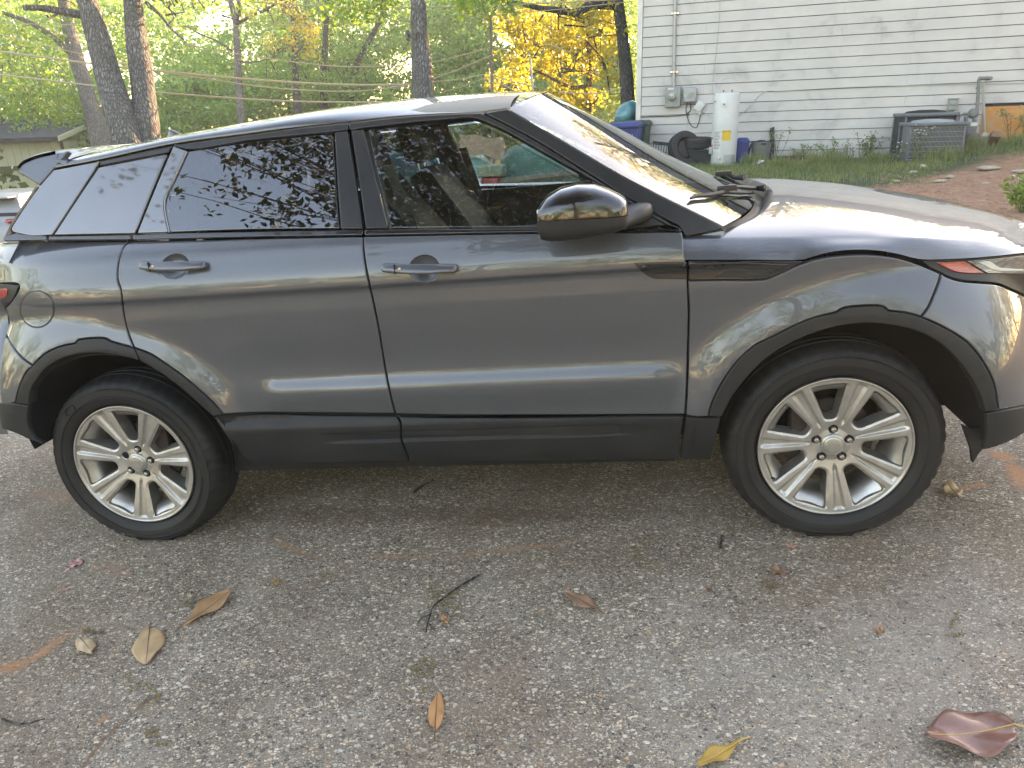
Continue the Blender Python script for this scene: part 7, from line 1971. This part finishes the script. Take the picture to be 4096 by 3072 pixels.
def twig(label, pts, r0, branches=()):
    P = [gpt(u, v, .008) for u, v in pts]; t = thing('twig', label, 'twig', P[0], 0, 'twigs on the driveway'); Q = catmull([q - P[0] for q in P], 5)
    MB().tube(Q, list(np.linspace(r0, r0 * .55, len(Q))), 6).build('stem', M_BARKD, t, smooth=True)
    for bp in branches:
        B = [gpt(u, v, .010) - P[0] for u, v in bp]; MB().tube(B, [r0 * .6] * (len(B) - 1) + [r0 * .3], 5).build('side_shoot', M_BARKD, t, smooth=True)
twig('long dark bent twig in the middle of the asphalt', [(1917, 2308), (1870, 2335), (1825, 2363), (1775, 2400), (1737, 2432), (1722, 2468), (1712, 2500), (1705, 2537)], .0042, [[(1722, 2468), (1690, 2480), (1672, 2505)], [(1712, 2500), (1724, 2510), (1728, 2528)]])
twig('thin curved twig at the lower left frame corner', [(12, 2884), (60, 2900), (110, 2903), (150, 2892), (182, 2884)], .0035)
twig('short brown stick in front of the sill', [(2890, 2152), (2886, 2172), (2880, 2200)], .006, [[(2882, 2195), (2894, 2206)]])
twig('thin stick in the shade under the SUV', [(1655, 1975), (1690, 1950), (1735, 1925)], .006)
M_CAT = mat('catkin', (.30, .23, .10), .9, var=.5, vscale=60)
for i, (u, v, s, n, lab) in enumerate(((1745, 2400, 70, 120, 'large tangle of yellow catkins around the bent twig'), (1650, 2735, 75, 60, 'catkin strand above the orange leaf'), (2540, 2265, 75, 60, 'catkin strand behind the curled umber leaf'), (747, 2410, 55, 60, 'catkin tuft touching the long narrow leaf'),
                                     (570, 2770, 60, 50, 'catkin tuft below the oval leaf'), (595, 2955, 50, 45, 'lowest catkin tuft at the left'), (3797, 2530, 45, 30, 'catkin strand at the right of the asphalt'), (350, 2535, 38, 35, 'catkin tuft above the small torn leaf'), (3060, 2345, 35, 35, 'catkin tuft below the split brown leaf'))):
    r = np.random.default_rng(200 + i); c = gpt(u, v); t = thing('catkin', lab, 'catkin', c, 0, 'oak catkins on the driveway'); mb = MB(); x = np.array((u, v), float); dirn = r.uniform(-.6, .6)
    for k in range(n):
        if k % 14 == 0 and k:
            mb.build('strand', M_CAT, t); mb = MB()
        if k % 14 == 0: x = np.array((u, v)) + r.normal(0, s * .3, 2); dirn = r.normal(-.4, .5)
        x = x + np.array((math.cos(dirn), math.sin(dirn))) * s * .10; dirn += r.normal(0, .25); p = gpt(*(x + r.normal(0, 2, 2)), .003) - c; q = p + np.array((*r.normal(0, .004, 2), .003))
        mb.tube([p, q], [.0016, .0022], 4)
    mb.build('strand', M_CAT, t)
# loose stones standing out of the asphalt
r = np.random.default_rng(5); n = 5200; u = r.uniform(-60, 4160, n); v = r.uniform(2050, 3090, n) ; V = []; F = []
P = np.array([T3 @ car_ground(a, b) for a, b in zip(u, v)]); s = r.uniform(.0018, .0052, n) * (1 + (r.uniform(0, 1, n) > .93) * .6)
base = np.array([(1, 0, -.2), (.3, .95, -.2), (-.8, .6, -.2), (-.8, -.6, -.2), (.3, -.95, -.2), (.1, .1, .62), (-.35, -.1, .55)])
fc = np.array([(0, 1, 5), (1, 2, 5), (2, 6, 5), (2, 3, 6), (3, 4, 6), (4, 5, 6), (4, 0, 5)])
an = r.uniform(0, 6.28, n); Bv = base[None] * (1 + r.normal(0, .18, (n, 7, 1))); Bv = Bv * np.stack([np.ones(n), r.uniform(.5, 1, n), r.uniform(.35, .8, n)], 1)[:, None, :]
X = Bv[..., 0] * np.cos(an)[:, None] - Bv[..., 1] * np.sin(an)[:, None]; Y = Bv[..., 0] * np.sin(an)[:, None] + Bv[..., 1] * np.cos(an)[:, None]
V = (P[:, None, :] + np.stack([X, Y, Bv[..., 2]], -1) * s[:, None, None]).reshape(-1, 3); F = (np.arange(n)[:, None, None] * 7 + fc[None]).reshape(-1, 3)
m, nt, p = newmat('loose_chippings'); at = nt.nodes.new('ShaderNodeAttribute'); at.attribute_name = 'tint'
nt.links.new(ramp(nt, at.outputs['Fac'], [(0, (.035, .042, .05)), (.3, (.09, .095, .10)), (.55, (.26, .24, .21)), (.8, (.48, .45, .40)), (1, (.66, .62, .55))]).outputs[0], p.inputs['Base Color']); p.inputs['Roughness'].default_value = .8
me = mesh_from('chippings', V, F, m, False); a = me.attributes.new('tint', 'FLOAT', 'POINT'); a.data.foreach_set('value', np.repeat(r.uniform(0, 1, n), 7).astype(np.float32))
o = link('chippings', me); o['kind'] = 'stuff'; o['label'] = 'loose chippings standing out of the asphalt'

# crumbs of leaf and bud swept together on the asphalt
r = np.random.default_rng(91); Cc = []
for u0, v0, s, n in ((470, 2330, 90, 26), (620, 2300, 50, 14), (520, 2365, 30, 10), (1760, 2450, 110, 40), (2810, 2110, 40, 14), (2480, 2300, 120, 30), (560, 2600, 160, 30), (3000, 2380, 160, 34), (1120, 2300, 120, 20), (2000, 2700, 500, 40), (900, 2800, 400, 40), (3400, 2700, 400, 44), (1300, 2080, 500, 40)):
    for k in range(n): Cc.append(gpt(u0 + r.normal(0, s), v0 + r.normal(0, s * .45), .003))
V, F = leaf_quads(np.array(Cc), .011, .5, .0, 92); m, nt, p = newmat('leaf_crumb'); at = nt.nodes.new('ShaderNodeAttribute'); at.attribute_name = 'tint'
nt.links.new(ramp(nt, at.outputs['Fac'], [(0, (.10, .055, .035)), (.5, (.30, .18, .09)), (1, (.50, .34, .17))]).outputs[0], p.inputs['Base Color']); p.inputs['Roughness'].default_value = .8
Vc = V.reshape(-1, 4, 3); ctr = Vc.mean(1, keepdims=True); Vc = ctr + (Vc - ctr) * np.array((1, 1, .35)); V = Vc.reshape(-1, 3)
me = mesh_from('leaf_crumbs', V, F, m, True); a = me.attributes.new('tint', 'FLOAT', 'POINT'); a.data.foreach_set('value', np.repeat(r.uniform(0, 1, len(Cc)), 4).astype(np.float32))
o = link('leaf_crumbs', me); o['kind'] = 'stuff'; o['label'] = 'crumbs of dry leaf scattered on the asphalt'
